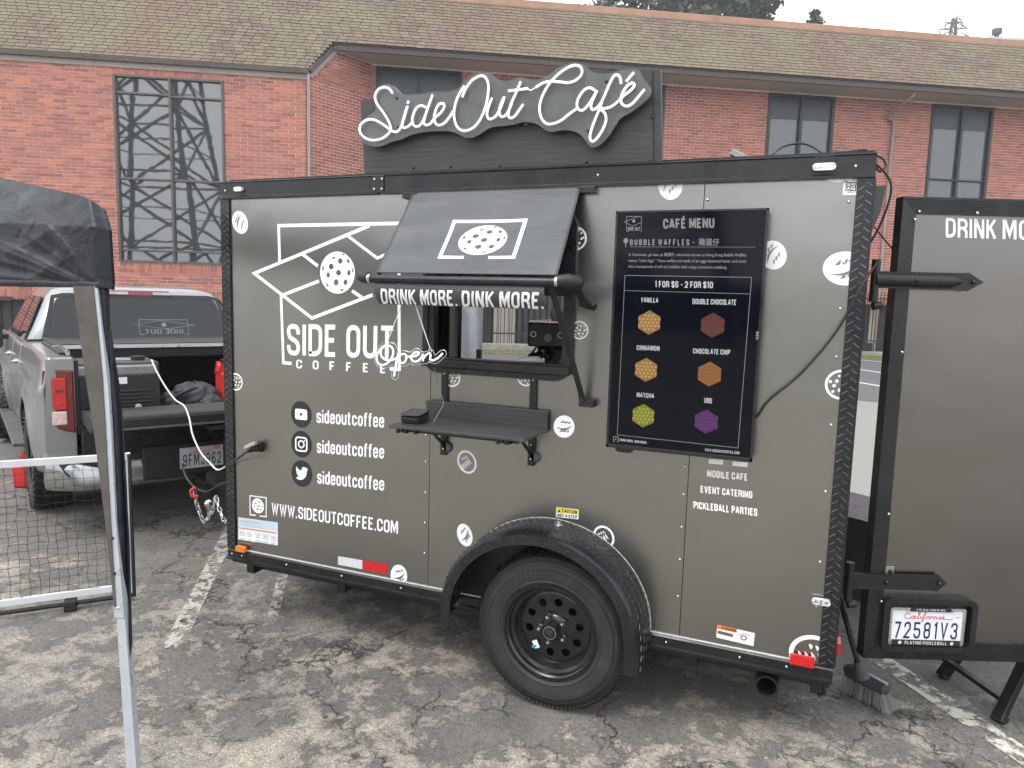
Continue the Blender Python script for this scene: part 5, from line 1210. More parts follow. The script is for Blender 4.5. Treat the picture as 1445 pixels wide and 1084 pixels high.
# ============================================================ awning over the serving window
aw = thing('awning', 'dark grey pull-out fabric awning with ball print and DRINK MORE valance over the serving window', 'awning', (1.55, 0, 1.8), I4)
AWF = bpy.data.materials.new('charcoal_awning_vinyl'); nt_, p_ = nodes(AWF); tc = nt_.nodes.new('ShaderNodeTexCoord')
mp = N(nt_, 'Mapping'); mp.inputs['Scale'].default_value = (.7, 1, 3.2); mp.inputs['Rotation'].default_value = (0, .08, 0); nt_.links.new(tc.outputs['Object'], mp.inputs[0])
nn = noise(nt_, mp.outputs[0], 2, 5, .4); c = ramp(nt_, noise(nt_, tc.outputs['Object'], 6, 6), [(.3, (.040, .044, .050)), (.7, (.058, .063, .070))]); nt_.links.new(c, p_.inputs['Base Color']); p_.inputs['Roughness'].default_value = .42
nt_.links.new(bump(nt_, nn, .35, .02, bump(nt_, noise(nt_, tc.outputs['Object'], 500, 2), .15, .001)), p_.inputs['Normal'])
AY, AZ = -.352, 1.862
ax0, ax1 = 1.152, 1.952; bx0_, bx1_ = 1.150, 1.965
def awf(u, v, off=0):
    x = (ax0 + (ax1 - ax0) * u) * (1 - v) + (bx0_ + (bx1_ - bx0_) * u) * v
    y = -.024 + (AY + .03 + .024) * v; z = 2.252 + (AZ + .014 - 2.252) * v
    s_ = -.012 * math.sin(PI * v) * math.sin(PI * u) + .0035 * math.sin(u * 6 + v * 17) * math.exp(-u * 3.0) * math.sin(PI * v)
    return (x, y - .35 * s_ - off * .72, z + s_ * .8 + off * .72)
g = MB(); g.grid(awf, 48, 48); fb_ = build(g, 'canopy_fabric', AWF, aw, smooth=80); sm_ = fb_.modifiers.new('thick', 'SOLIDIFY'); sm_.thickness = .002; sm_.offset = -1
# print on the fabric
def awprint(u, v, off=0): return awf(u, v, .0022 + off)
# corner points in fabric coordinates measured along it
SQ = [(.385, .415), (.80, .375), (.80, .835), (.385, .835)]
g = MB()
def dens(pts, k=8):
    o = []
    for i in range(len(pts) - 1):
        for j in range(k): o.append((pts[i][0] + (pts[i + 1][0] - pts[i][0]) * j / k, pts[i][1] + (pts[i + 1][1] - pts[i][1]) * j / k))
    return o + [pts[-1]]
FU = .81; FV = math.hypot(.39, .33)      # metres per unit across / down
fm = lambda a, b, o=0: awprint(a / FU, b / FV, o)
sx0, sx1, sy0, sy1 = .335 * FU, .745 * FU, .37 * FV, .80 * FV
g.ribbon(dens([(sx0 + .11, sy1), (sx0, sy1), (sx0, sy0), (sx1, sy0), (sx1, sy1), (sx1 - .11, sy1)]), .017, fm)
bc = ((sx0 + sx1) / 2, (sy0 + sy1) / 2 + .004)
g2 = MB(); hs = []
for x, y, a, b, t_ in HO: hs.append((x, y, max(a, b) if abs(x) + abs(y) < .8 else a, b, t_))
rB = .098
# the ball as rings of quads so that it follows the cloth; holes as dark dots of cloth
for ri in range(12):
    for k in range(36):
        r0, r1 = rB * ri / 12, rB * (ri + 1) / 12; a, b = 2 * PI * k / 36, 2 * PI * (k + 1) / 36
        pts = [(bc[0] + r * 1.12 * math.cos(t_), bc[1] - r * .92 * math.sin(t_)) for r, t_ in ((r0, a), (r1, a), (r1, b), (r0, b))]
        g.add([fm(*p) for p in pts], [(0, 1, 2, 3)])
build(g, 'fabric_print', WHT, aw)
for x, y, a, b, t_ in HO:
    g = MB(); P = []
    for k in range(14):
        th = 2 * PI * k / 14; xx = x + a * math.cos(t_) * math.cos(th) - b * math.sin(t_) * math.sin(th); yy = y + a * math.sin(t_) * math.cos(th) + b * math.cos(t_) * math.sin(th)
        P.append((bc[0] + rB * 1.12 * xx, bc[1] - rB * .92 * yy))
    g.fill([P], lambda p, q_: fm(p, q_, .0012)); build(g, 'ball_hole', AWF, aw)
g = MB().tube([(bx0_ - .015, AY, AZ - .012), (bx1_ + .01, AY, AZ - .012)], .0175, 20); build(g, 'front_roller', BKM, aw, smooth=60)
g = MB(); g.tube([(bx0_ - .018, AY, AZ - .010), (bx0_ - .004, AY, AZ - .010)], .0205, 20); g.tube([(bx1_ + .004, AY, AZ - .010), (bx1_ + .016, AY, AZ - .010)], .0205, 20); build(g, 'roller_collar', mat('silver_collar', (.5, .5, .5), .3, .8), aw, smooth=40)
g = MB(); g.tube([(bx0_ - .018, AY, AZ - .008), (bx0_ - .04, AY + .005, AZ - .006), (bx0_ - .075, AY + .03, AZ - .002), (bx0_ - .082, AY + .035, AZ)], [.024, .026, .022, .012], 16); build(g, 'end_cap', RUB, aw, smooth=50)
g = MB(); g.tube([(bx1_ + .014, AY, AZ - .008), (bx1_ + .05, AY + .004, AZ - .006), (bx1_ + .085, AY + .03, AZ - .012), (bx1_ + .09, AY + .045, AZ - .018)], [.024, .028, .027, .016], 16); build(g, 'end_cap', RUB, aw, smooth=50)
# arms: right elbow arm to wall, right drop strut, left drop strut hidden behind the cloth
g = MB(); g.tube([(bx1_ + .075, AY + .03, AZ - .015), (2.008, -.15, 1.80), (2.005, -.035, 1.762)], [.015, .016, .017], 12); g.tube([(1.965, -.015, 1.775), (2.03, -.02, 1.758)], .017, 12); build(g, 'elbow_arm', RUB, aw, smooth=50)
g = MB(); g.bar((bx1_ - .02, AY + .02, AZ - .03), (2.002, -.045, 1.365), .022, .014, (0, 1, 0)); g.box(1.985, 2.05, -.05, -.002, 1.335, 1.365); g.tube([(1.995, -.05, 1.385), (2.0, -.05, 1.35)], .013, 10); build(g, 'folding_arm', RUB, aw, bev=.002)
g = MB(); g.bar((bx0_ + .0, AY + .02, AZ - .01), (1.19, -.02, 2.20), .02, .014, (0, 1, 0)); build(g, 'folding_arm', RUB, aw)
for x in (1.145, 1.985):
    g = MB().box(x - .045, x + .03, -.035, -.001, 2.226, 2.252); build(g, 'wall_bracket', BKM, aw, bev=.002)
g = MB().box(1.15, 1.955, -.028, -.015, 2.243, 2.252); build(g, 'head_rail', BKM, aw)
VX0, VX1 = 1.166, 1.925
def vf(u, v, off=0):
    k = v * 1.0
    return (VX0 + (VX1 - VX0) * u + .004 * v, AY - .002 - off - .010 * math.sin(PI * v)  + .026 * v * v, AZ - .030 - .086 * v + .006 * (u) * 0)
g = MB(); g.grid(vf, 100, 14); vl = build(g, 'valance', AWF, aw, smooth=80)
vt = lambda a, b, o=0: vf((a - VX0) / (VX1 - VX0), max(0, min(1.0, (AZ - .030 - b) / .086)), .0028 + o)
g = MB()
for txt, u0, u1 in (('DRINK MORE.', .025, .495), ('DINK MORE.', .525, .985)):
    a, b = VX0 + (VX1 - VX0) * u0, VX0 + (VX1 - VX0) * u1; zb_ = AZ - .030 - .0856
    lettering(g, txt, (a, zb_), (b, zb_), (a + .014, zb_ + .064), vt, t=.17, gap=.13, dn=.12)
build(g, 'valance_lettering', WHT, vl)

# ============================================================ hanging Open sign
og = thing('hanging_open_sign', 'white tube Open sign on clear acrylic hanging by two cords below the awning', 'sign', (1.3, -.33, 1.45), I4)
oy = -.33
op = {1: [(1.2155,1.5685),(1.1956,1.5668),(1.1775,1.5519),(1.1628,1.5309),(1.1594,1.5079),(1.1704,1.4895),(1.1897,1.4856),(1.2102,1.4926),(1.2291,1.5106),(1.2406,1.5327),(1.2413,1.5528),(1.2316,1.5661),(1.2126,1.5701),(1.1921,1.5628),(1.1799,1.5445),(1.1835,1.5245),(1.1983,1.5114),(1.2189,1.5075),(1.2422,1.5114),(1.2596,1.5212)], 2: [(1.2686,1.5405),(1.2611,1.5137),(1.2536,1.4781),(1.2475,1.4411)], 3: [(1.2625,1.5138),(1.2711,1.5268),(1.2868,1.5377),(1.3026,1.5366),(1.3071,1.5214),(1.2972,1.5033),(1.2843,1.4996),(1.2756,1.5058)],
      4: [(1.3084,1.5277),(1.3227,1.5292),(1.3355,1.5305),(1.3553,1.5353),(1.3678,1.5459),(1.3579,1.5515),(1.341,1.5432),(1.3307,1.5277),(1.3337,1.5149),(1.3485,1.5089),(1.3654,1.5148),(1.3793,1.528),(1.3875,1.5432)], 5: [(1.3889,1.5428),(1.3865,1.5136)], 6: [(1.3878,1.5235),(1.4016,1.5403),(1.4154,1.5484),(1.4225,1.5402),(1.4207,1.5254),(1.4303,1.5186),(1.449,1.5258),(1.4654,1.5377),(1.4794,1.5519)]}
for k, v in op.items(): build(MB().tube(spline([(a, oy, b) for a, b in v], 4), .0043, 8), 'letter_tube', NEON, og, smooth=60)
ACR = mat('acrylic_edge_glint', (.62, .64, .64), .15, .2, .05, 5)  # pale colour draws the glint along the clear acrylic's edge
edge = [(1.2066,1.5836),(1.1861,1.5814),(1.1656,1.5614),(1.1509,1.5353),(1.1445,1.507),(1.1527,1.4833),(1.1691,1.4729),(1.1957,1.472),(1.2162,1.4796),(1.2322,1.4869),(1.2367,1.4745),(1.2311,1.4489),(1.2342,1.4314),(1.2473,1.4267),(1.2618,1.432),(1.266,1.4512),(1.2701,1.4766),(1.283,1.485),(1.306,1.4889),(1.3202,1.4997),(1.3402,1.4939),(1.3684,1.4989),(1.3881,1.5025),(1.4035,1.5047),(1.4103,1.5125),(1.4299,1.5063),(1.452,1.5096),(1.4711,1.5246),(1.49,1.5415),(1.4924,1.5563),(1.4786,1.5653),(1.4595,1.5569),(1.4405,1.5412),(1.4319,1.5579),(1.418,1.5621),(1.3958,1.5535),(1.379,1.5526),(1.3619,1.5641),(1.345,1.5632),(1.3225,1.5471),(1.3053,1.5512),(1.2823,1.5524),(1.2622,1.5514),(1.2533,1.5709),(1.2358,1.5826)]
build(MB().tube(spline([(a, oy + .006, b) for a, b in edge], 3, True), .0011, 5, True), 'acrylic_edge_glint', ACR, og)
g = MB(); a, b = (1.2717,1.7516), (1.2139,1.5879); g.tube([(a[0], -.31, a[1]), (b[0], oy, b[1])], .0021, 6); c_, d_ = (1.3332,1.7533), (1.4199,1.5683); g.tube([(c_[0], -.31, c_[1]), (d_[0], oy, d_[1])], .0021, 6)
g.tube([(b[0], oy, b[1]), (b[0] + .004, oy, b[1] - .01), (b[0] - .003, oy, b[1] - .018)], .0016, 6); g.tube([(d_[0] + .006 * math.cos(t_), oy, d_[1] - .008 + .012 * math.sin(t_)) for t_ in [k * PI / 5 for k in range(10)]], .0013, 5, True)
build(g, 'hanging_cord', mat('white_cord', (.62, .62, .6), .6), og)
q = [(*(1.3672,1.4655),), (*(1.3625,1.3884),)]
g = MB(); pts = [((1.3815,1.4743)[0], -.22, (1.3815,1.4743)[1]), ((1.35,1.3844)[0], -.12, (1.35,1.3844)[1]), ((1.362,1.3187)[0], -.10, (1.362,1.3187)[1]), ((1.373,1.2995)[0], -.12, (1.373,1.2995)[1]), ((1.3701,1.2811)[0], -.2, 1.235)]
build(MB().tube(spline(pts, 5), .0016, 6), 'power_lead', mat('grey_lead', (.25, .25, .25), .5), og)

# ============================================================ fold-down shelf
sh = thing('serving_shelf', 'dark grey slatted fold-down shelf on black brackets beneath the serving window', 'shelf', (1.53, 0, 1.03), I4)
WOOD = bpy.data.materials.new('charcoal_composite_board'); nt_, p_ = nodes(WOOD); tc = nt_.nodes.new('ShaderNodeTexCoord')
mp = N(nt_, 'Mapping'); mp.inputs['Scale'].default_value = (2, 60, 60); nt_.links.new(tc.outputs['Object'], mp.inputs[0]); gr = noise(nt_, mp.outputs[0], 2.0, 6, .2)
c = ramp(nt_, gr, [(.3, (.026, .028, .029)), (.7, (.058, .061, .061))]); nt_.links.new(c, p_.inputs['Base Color']); p_.inputs['Roughness'].default_value = .48; nt_.links.new(bump(nt_, gr, .4, .003), p_.inputs['Normal'])
SZ = 1.222; nb = 5; ya, yb = -.032, -.300; w = (ya - yb) / nb
for i in range(nb):
    y1_ = ya - i * w; x0_ = 1.232 - .034 * (i / (nb - 1)); x1_ = 1.838
    build(MB().box(x0_ + .002, x1_, y1_ - w + .003, y1_, SZ - .014, SZ), 'shelf_slat', WOOD, sh, bev=.0025)
build(MB().box(1.236, 1.838, -.030, -.014, SZ - .02, SZ + .078), 'back_board', WOOD, sh, bev=.002)
for x in (1.322, 1.762):
    g = MB().box(x - .016, x + .016, -.014, -.002, 1.045, 1.455 if x > 1.5 else 1.46); s0_ = build(g, 'upright_bracket', BKP, sh, bev=.002)
    g = MB(); g.box(x - .008, x + .008, -.28, -.02, SZ - .034, SZ - .016); g.bar((x, -.018, 1.10), (x, -.15, SZ - .03), .012, .012); build(g, 'support_arm', BKP, sh, bev=.002)
    g = MB(); 
    for z in (1.43, 1.17, 1.14, 1.075): g.lathe([(0, -.003), (.004, -.002), (.0045, 0)], (x, -.0145, z), 'y', 10)
    build(g, 'bracket_screw', STL, s0_)
    build(MB().lathe([(0, -.012), (.02, -.012), (.026, -.002), (.027, 0)], (x + .018, -.002, 1.085), 'y', 24), 'rubber_pad', mat('smoky_pad', (.07, .07, .085), .3), sh, smooth=40)
g = MB(); g.box(1.25, 1.80, -.262, -.25, SZ - .030, SZ - .015)
for x in (1.235, 1.71):
    for k in range(3): g.box(x + k * .017, x + .012 + k * .017, -.292 + .004 * k, -.255, SZ - .034 + .004 * (k % 2), SZ - .015)
build(g, 'under_rail', BKP, sh)
# card reader
cr2 = thing('card_reader', 'small black card reader charging on the left end of the serving shelf', 'card reader', (1.262, -.175, SZ), Matrix.Identity(4))
RM = Matrix.Translation((1.262, -.175, SZ)) @ Matrix.Rotation(.12, 4, 'Z')
FRm = Matrix.Identity(4)
def rbox(M, hx, hy, z0, z1, r=.02, taper=1.0):
    g = MB(); a = rrect(-hx, hx, -hy, hy, r, 5); b = [(x * taper, y * taper) for x, y in a]; n = len(a); zm = z0 + (z1 - z0) * .35
    vs = [M @ Vector((x * .86, y * .86, z0)) for x, y in a] + [M @ Vector((x, y, zm)) for x, y in a] + [M @ Vector((x, y, z1 + y * .09)) for x, y in b]
    fs = [(i, (i + 1) % n, (i + 1) % n + n, i + n) for i in range(n)] + [(i + n, (i + 1) % n + n, (i + 1) % n + 2 * n, i + 2 * n) for i in range(n)] + [tuple(range(n - 1, -1, -1)), tuple(range(2 * n, 3 * n))]
    return g.add(vs, fs)
build(rbox(RM, .046, .068, 0, .036), 'reader_body', mat('navy_black_plastic', (.018, .021, .030), .35), cr2, smooth=40)
build(rbox(RM, .046, .068, .0395, .044, .008), 'reader_screen', glass('dark_grey_screen', (.05, .05, .05), .25), cr2, smooth=40)

# ============================================================ menu screen
tv = thing('menu_screen', 'tall black menu display hung on the trailer side beside the serving window, listing waffle flavours', 'screen', (2.41, -.08, 1.18), I4)
TX0, TX1, TZ0, TZ1 = 2.120, 2.702, 1.180, 2.145; TY = -.082
g = MB().box(TX0, TX1, TY + .004, TY + .034, TZ0, TZ1); g.box(TX0 + .08, TX1 - .08, TY + .034, -.004, TZ0 + .15, TZ1 - .15); g.prism(rrect(TX0 + .03, TX0 + .11, TZ0 - .022, TZ0 + .03, .02, 5), lambda a, b: (a, -.05, b), (0, .03, 0)); build(g, 'screen_housing', mat('gloss_black_plastic', (.012, .012, .014), .2, 0, .2, 4), tv, bev=.003)
g = MB(); g.box(TX0, TX1, TY, TY + .01, TZ1 - .010, TZ1); g.box(TX0, TX1, TY, TY + .01, TZ0, TZ0 + .016); g.box(TX0, TX0 + .010, TY, TY + .01, TZ0, TZ1); g.box(TX1 - .010, TX1, TY, TY + .01, TZ0, TZ1); build(g, 'bezel', MC['gloss_black_plastic'], tv, bev=.0015)
build(MB().box(TX0 + .009, TX1 - .009, TY + .0035, TY + .006, TZ0 + .014, TZ1 - .009), 'screen_glass', glass('screen_panel', (.002, .003, .006), .07, 0, 1.5, 1.35, .3), tv)
tp = lambda a, b, o=0: (a, TY + .0030 - o, b)
def lit(name, col, e): 
    return mat(name, col, .4, 0, .02, 3, emit=e)
TLW = lit('screen_white', (.34, .35, .36), .12); TDM = lit('screen_dim_white', (.17, .175, .18), .06); BOXL = lit('screen_line', (.22, .23, .24), .08)
g = MB(); lettering(g, 'CAFÉ MENU', (2.313,2.0723), (2.5085,2.0733), (2.3102,2.1101), tp, t=.19, gap=.10); build(g, 'menu_title', TDM, tv)
g = MB(); lettering(g, 'BUBBLE WAFFLES -', (2.1826,2.0086), (2.4369,2.0081), (2.1816,2.0317), tp, t=.19, gap=.35); printed(g, '雞蛋仔', (2.453,2.0098), (2.5299,2.0088), (2.4519,2.0303), tp)
c_ = (2.1653,2.0264); g.fill([circ(c_, .0095, .011, 14)], tp); g.ribbon([(2.1657,2.0184),(2.1665,2.0006)], .003, tp); g.ribbon([(2.1829,2.0024),(2.6624,2.0006)], .0013, tp); build(g, 'menu_heading', TDM, tv)
g = MB()
for (t_, a, b, c_) in (('In Cantonese, gai daan jai 雞蛋仔, otherwise known as Hong Kong Bubble Waffles', (168,446), (1210,451), (168,421)), ('means "Little Eggs". These waffles are made of an eggy leavened batter and cook', (168,499), (1214,506), (168,474)), ('into a honeycomb of soft airy bubbles with crispy connective webbing.', (165,551), (1040,560), (165,526))):
    P = {(168,446): ((2.18,1.9668), (2.6306,1.9662), (2.1795,1.9779)), (168,499): ((2.1811,1.9432), (2.6336,1.9432), (2.1806,1.9543)), (165,551): ((2.1808,1.9199), (2.5635,1.9197), (2.1803,1.9311))}[a]
    printed(g, t_, *P, tp)
build(g, 'menu_paragraph', TDM, tv)
g = MB(); g.ribbon([(2.1681,1.8889),(2.6556,1.8881),(2.6464,1.231),(2.1658,1.2357)], .0016, tp, closed=True); g.ribbon([(2.1668,1.8284),(2.655,1.8258)], .0014, lambda a, b: tp(a, b, .0001)); build(g, 'menu_box', BOXL, tv)
for t_, P in (('1 FOR $6 - 2 FOR $10', ((2.2916,1.8438), (2.516,1.8444), (2.2903,1.8691))), ('VANILLA', ((2.2378,1.7835), (2.3075,1.7825), (2.2378,1.8033))), ('DOUBLE CHOCOLATE', ((2.4414,1.7814), (2.6062,1.7823), (2.4412,1.8026))), ('CINNAMON', ((2.2298,1.5907), (2.3222,1.5916), (2.2299,1.6108))),
              ('CHOCOLATE CHIP', ((2.4539,1.5888), (2.5949,1.5908), (2.4538,1.6093))), ('MATCHA', ((2.239,1.3989), (2.3099,1.3994), (2.2391,1.4183))), ('UBE', ((2.5087,1.3972), (2.54,1.3968), (2.5075,1.4178))), ('WWW.SIDEOUTCOFFEE.COM', ((2.5216,1.2048), (2.6534,1.2062), (2.5209,1.2158)))):
    build(lettering(MB(), t_, *P, tp, t=.19 if t_[0] != 'W' else .16, gap=.12), 'menu_lettering', TLW, tv)
g = MB(); lettering(g, 'DRINK MORE. DINK MORE.', (2.1774,1.2108), (2.292,1.2101), (2.1769,1.2211), tp, t=.17, gap=.14); g.ribbon([(2.1576,1.2067),(2.1512,1.2071),(2.1504,1.2269),(2.1704,1.2268),(2.1702,1.2059),(2.165,1.2064)], .0014, tp); g.fill([circ((2.1603,1.2164), .0022, None, 12)], tp)
build(g, 'menu_lettering', TLW, tv)
g = MB(); g.ribbon([(2.2219,2.0632),(2.2255,2.0632),(2.2241,2.1215),(2.1646,2.1216),(2.1672,2.0637),(2.1764,2.0636)], .0014, tp); g.ribbon([(2.2155,2.1208),(2.1549,2.1015),(2.1892,2.0838),(2.2239,2.0974)], .0014, lambda a, b: tp(a, b, .0001)); g.fill([circ((2.1942,2.1031), .0055, None, 14)], tp); lettering(g, 'SIDE OUT', (2.1708,2.0663), (2.2209,2.0658), (2.1701,2.0805), tp, t=.15, gap=.15); build(g, 'menu_logo', BOXL, tv)
build(lettering(MB(), 'VIZIO', (TX1 - .012, 1.655), (TX1 - .012, 1.685), (TX1 - .020, 1.655), lambda a, b, o=0: (a + .004, TY - .0005 - o, b), t=.2, gap=.2), 'maker_mark', TLW, tv)
for (c_, col, e, cells) in (((2.2757,1.7036), (.62, .33, .10), .25, 'l'), ((2.5233,1.7025), (.16, .02, .012), .25, 'l'), ((2.2721,1.5127), (.62, .33, .10), .25, 'l'), ((2.522,1.5119), (.62, .22, .04), .25, 'd'), ((2.2701,1.3249), (.42, .42, .03), .25, 'l'), ((2.5205,1.3232), (.14, .02, .20), .25, 'l')):
    r = .0525; hexa = [(c_[0] + r * math.cos(PI / 6 + k * PI / 3) * .96, c_[1] + r * math.sin(PI / 6 + k * PI / 3) * .93) for k in range(6)]
    nmx = 'waffle_%d' % int(col[0] * 1000 + col[1] * 100 + c_[0] * 10); wv = build(MB().prism(hexa, lambda a, b: tp(a, b, .0002), (0, -.0004, 0)), 'waffle_picture', lit(nmx, tuple(a * .28 for a in col), .06), tv)
    g = MB(); st_ = r * .33
    for i in range(-5, 6):
        for j in range(-5, 6):
            x = (i + (j % 2) * .5) * st_ * .9; z = j * st_ * .80
            if max(abs(x) / .86, abs(x * .5 + z * .866) / .80, abs(-x * .5 + z * .866) / .80) > r * .90: continue
            g.fill([circ((c_[0] + x, c_[1] + z), st_ * (.33 if cells == 'l' else .14), None, 9)], lambda a, b: tp(a, b, .0009))
    build(g, 'waffle_bubble', lit(nmx + 'b', tuple(min(1, a * .55) for a in col) if cells == 'l' else (.03, .01, .005), .10 if cells == 'l' else .0), wv)
# ============================================================ inside the trailer, seen through the hatch
es = thing('espresso_machine', 'black espresso machine with round dials and cups on top inside the serving window', 'espresso machine', (1.78, .35, 1.30), I4)
GP = MC['gloss_black_plastic']
e0, e1 = (1.6067,1.6877), (1.8624,1.5568)
g = MB().box(e0[0], 2.22, .30, .62, 1.555, 1.672); build(g, 'machine_head', GP, es, bev=.008)
g = MB().box(e0[0] + .004, 2.22, .305, .60, 1.672, 1.680); build(g, 'cup_tray', STL, es)
g = MB().box(e0[0] + .045, 2.2, .42, .70, 1.30, 1.56); g.box(e0[0] + .0, 2.2, .28, .62, 1.27, 1.32); build(g, 'machine_base', GP, es, bev=.01)
for x in (e0[0] + .032, e0[0] + .17, e0[0] + .202):
    q_ = []
    g = MB(); g.ribbon(circ((x, 1.615), .0125, None, 20), .004, lambda a, b: (a, .297, b), closed=True); build(g, 'dial_ring', MC['sticker_white'], es)
g = MB(); g.lathe([(0, -.012), (.02, -.012), (.024, 0)], (e0[0] + .11, .30, 1.60), 'y', 20); build(g, 'gauge', mat('grey_gauge', (.12, .12, .12), .3), es, smooth=40)
g = MB()
for x in (e0[0] + .05, e0[0] + .14): g.lathe([(.03, -.05), (.032, .0), (.026, .01)], (x, .40, 1.545), 'z', 20); g.tube([(x, .37, 1.52), (x - .01, .24, 1.515)], .011, 8)
g.tube([(e0[0] + .02, .38, 1.55), (e0[0] + .0, .33, 1.50), (e0[0] + .02, .32, 1.42)], .006, 6); build(g, 'group_head', GP, es, smooth=40)
g = MB(); 
for x, y, r in ((e0[0] + .11, .40, .032), (e0[0] + .18, .42, .034)): g.lathe([(.02, 0), (r, .02), (r, .045), (r - .004, .045), (.018, .004)], (x, y, 1.681), 'z', 16)
build(g, 'cup', mat('stoneware', (.35, .34, .31), .5), es, smooth=50)
gb = thing('coffee_grinder', 'dark pitcher and tamping tools standing below the espresso machine inside the window', 'coffee grinder', (1.72, .25, 1.33), I4)
g = MB().lathe([(0, 0), (.055, 0), (.06, .02), (.05, .10), (.056, .15), (.05, .15), (.0, .02)], (1.79, .30, 1.40), 'z', 24); build(g, 'jug', mat('smoky_jug', (.05, .048, .045), .25, .3), gb, smooth=40)
g = MB().box(1.70, 1.95, .15, .40, 1.36, 1.40); build(g, 'drip_tray', GP, gb, bev=.01)
g = MB().tube([(1.60, .13, 1.475), (1.66, .14, 1.50), (1.72, .15, 1.505), (1.76, .16, 1.47)], [.012, .02, .018, .01], 8); build(g, 'folded_cloth', mat('white_cloth', (.6, .6, .6), .9), gb, smooth=60)
g = MB().box(1.55, 1.97, .045, .30, 1.465, 1.478); tag(build(g, 'counter_top', MC['dark_lining'], fr=I4), 'dark counter top just inside the serving window', 'counter')
# bottle post outside
wp = (4.0385,0.635)
# ============================================================ cables and bits on the roof
def cable(name, label, pts, r, m, cat='cable', k=6): return tag(build(MB().tube(spline(pts, k), r, 8), name, m, smooth=60), label, cat)
P3 = lambda l: l
cable('screen_cable', 'thin black cable sagging from the menu screen up to the rear door hinge', [(2.66, -.045, 1.33), (*[(2.7049,1.3527)[0]], -.03, (2.7049,1.3527)[1]), ((2.745,1.4201)[0], -.035, (2.745,1.4201)[1]), ((2.8523,1.5319)[0], -.035, (2.8523,1.5319)[1]), ((2.9636,1.6952)[0], -.035, (2.9636,1.6952)[1]), ((3.0302,1.8531)[0], -.035, (3.0302,1.8531)[1]), (3.075, .03, 1.935), (3.09, .10, 1.95)], .0042, RUB)
cable('corner_cable', 'black cable looping off the rear roof corner and down behind it', [(3.03, .10, ZT + .02), (3.075, .10, ZT - .0), (3.09, .10, ZT - .03), (3.07, .09, ZT - .05), (3.05, .08, ZT - .02), (3.10, .09, ZT - .07), (3.115, .10, ZT - .13), (3.09, .11, ZT - .24), (3.05, .12, ZT - .33)], .0042, RUB)
cable('door_cable', 'short thin black cable running from the rear corner behind the open door', [(3.05, .15, 2.12), (3.10, .22, 2.07), (3.17, .27, 1.99), (3.20, .35, 1.93)], .003, RUB)
g = MB().prism([(3.058, ZT - .10), (3.098, ZT - .10), (3.085, ZT - .20), (3.058, ZT - .28)], lambda a, b: (a, .10, b), (0, .09, 0)); build(g, 'rear_gusset', mat('galvanised_gusset', (.07, .072, .075), .4, .6), tl)
cable('roof_cable', 'thin black cable looping just above the trailer roof edge', [(2.30, .25, ZT + .018), (2.55, .1, ZT + .025), (2.66, .2, ZT + .04), (2.72, .3, ZT + .10), (2.80, .3, ZT + .105), (2.88, .25, ZT + .05), (2.9, .1, ZT + .025), (3.02, .05, ZT + .024)], .0045, RUB)
fl = thing('roof_flood_light', 'small silver flood lamp lying on the trailer roof right of the cafe sign', 'lamp', (2.53, .25, ZT + .02), I4)
build(MB().mbox(Matrix.Translation((2.545, .25, ZT + .062)) @ Matrix.Rotation(.5, 4, 'Y'), .032, .02, .013), 'lamp_head', mat('aged_aluminium', (.3, .3, .3), .4), fl, bev=.003)
build(MB().tube([(2.515, .25, ZT + .02), (2.52, .25, ZT + .06), (2.545, .25, ZT + .075)], .006, 6), 'lamp_bracket', BKP, fl)

# ============================================================ pickup truck (frame: X forward, Y to its left, origin under the rear bumper)
TO = [-1.4502, 1.1963, 0.0]
TF = Matrix.Translation((TO[0], TO[1], 0)) @ Matrix.Rotation(math.radians(150), 4, 'Z')
tk = thing('pickup_truck', 'silver crew-cab pickup truck parked in front of the trailer with its tailgate down', 'pickup truck', (2.9, 0, 0), TF)
SIL = bpy.data.materials.new('silver_car_paint'); nt_, p_ = nodes(SIL); p_.inputs['Base Color'].default_value = (.27, .285, .285, 1); p_.inputs['Metallic'].default_value = .65; p_.inputs['Roughness'].default_value = .34; p_.inputs['Coat Weight'].default_value = .6; p_.inputs['Coat Roughness'].default_value = .05
tc = nt_.nodes.new('ShaderNodeTexCoord'); nt_.links.new(bump(nt_, noise(nt_, tc.outputs['Object'], 900, 1), .06, .001), p_.inputs['Normal'])
CHR = mat('chrome', (.42, .43, .44), .20, 1, .04, 5, 0, 60, 0, .05); BLI = mat('bed_liner', (.013, .014, .015), .6, 0, .15, 8, .5, 150); GLT = glass('truck_glass', (.012, .014, .016), .02, .05, 2); DPL = mat('dark_truck_plastic', (.013, .014, .016), .5, 0, .15, 10, .15, 200)
AX, AR = 1.02, .50          # rear axle, wheel arch radius
FAX = 4.22
def sideY(x, z):
    """outer skin: tumblehome above the shoulder, tuck at the sill, flares round the arches"""
    y = 1.0
    if z > 1.02: y -= .045 * ((z - 1.02) / .26) ** 1.6 + .05 * max(0, (z - 1.2) / .1) * 0
    if z < .72: y -= .04 * ((.72 - z) / .3) ** 1.5
    for ax in (AX, FAX):
        d = math.hypot(x - ax, z - .40); y += .035 * math.exp(-((d - .52) / .09) ** 2)
    y += .012 * math.exp(-((z - 1.05) / .03) ** 2)
    if x < .25: y -= .05 * (1 - x / .25) ** 2
    return y
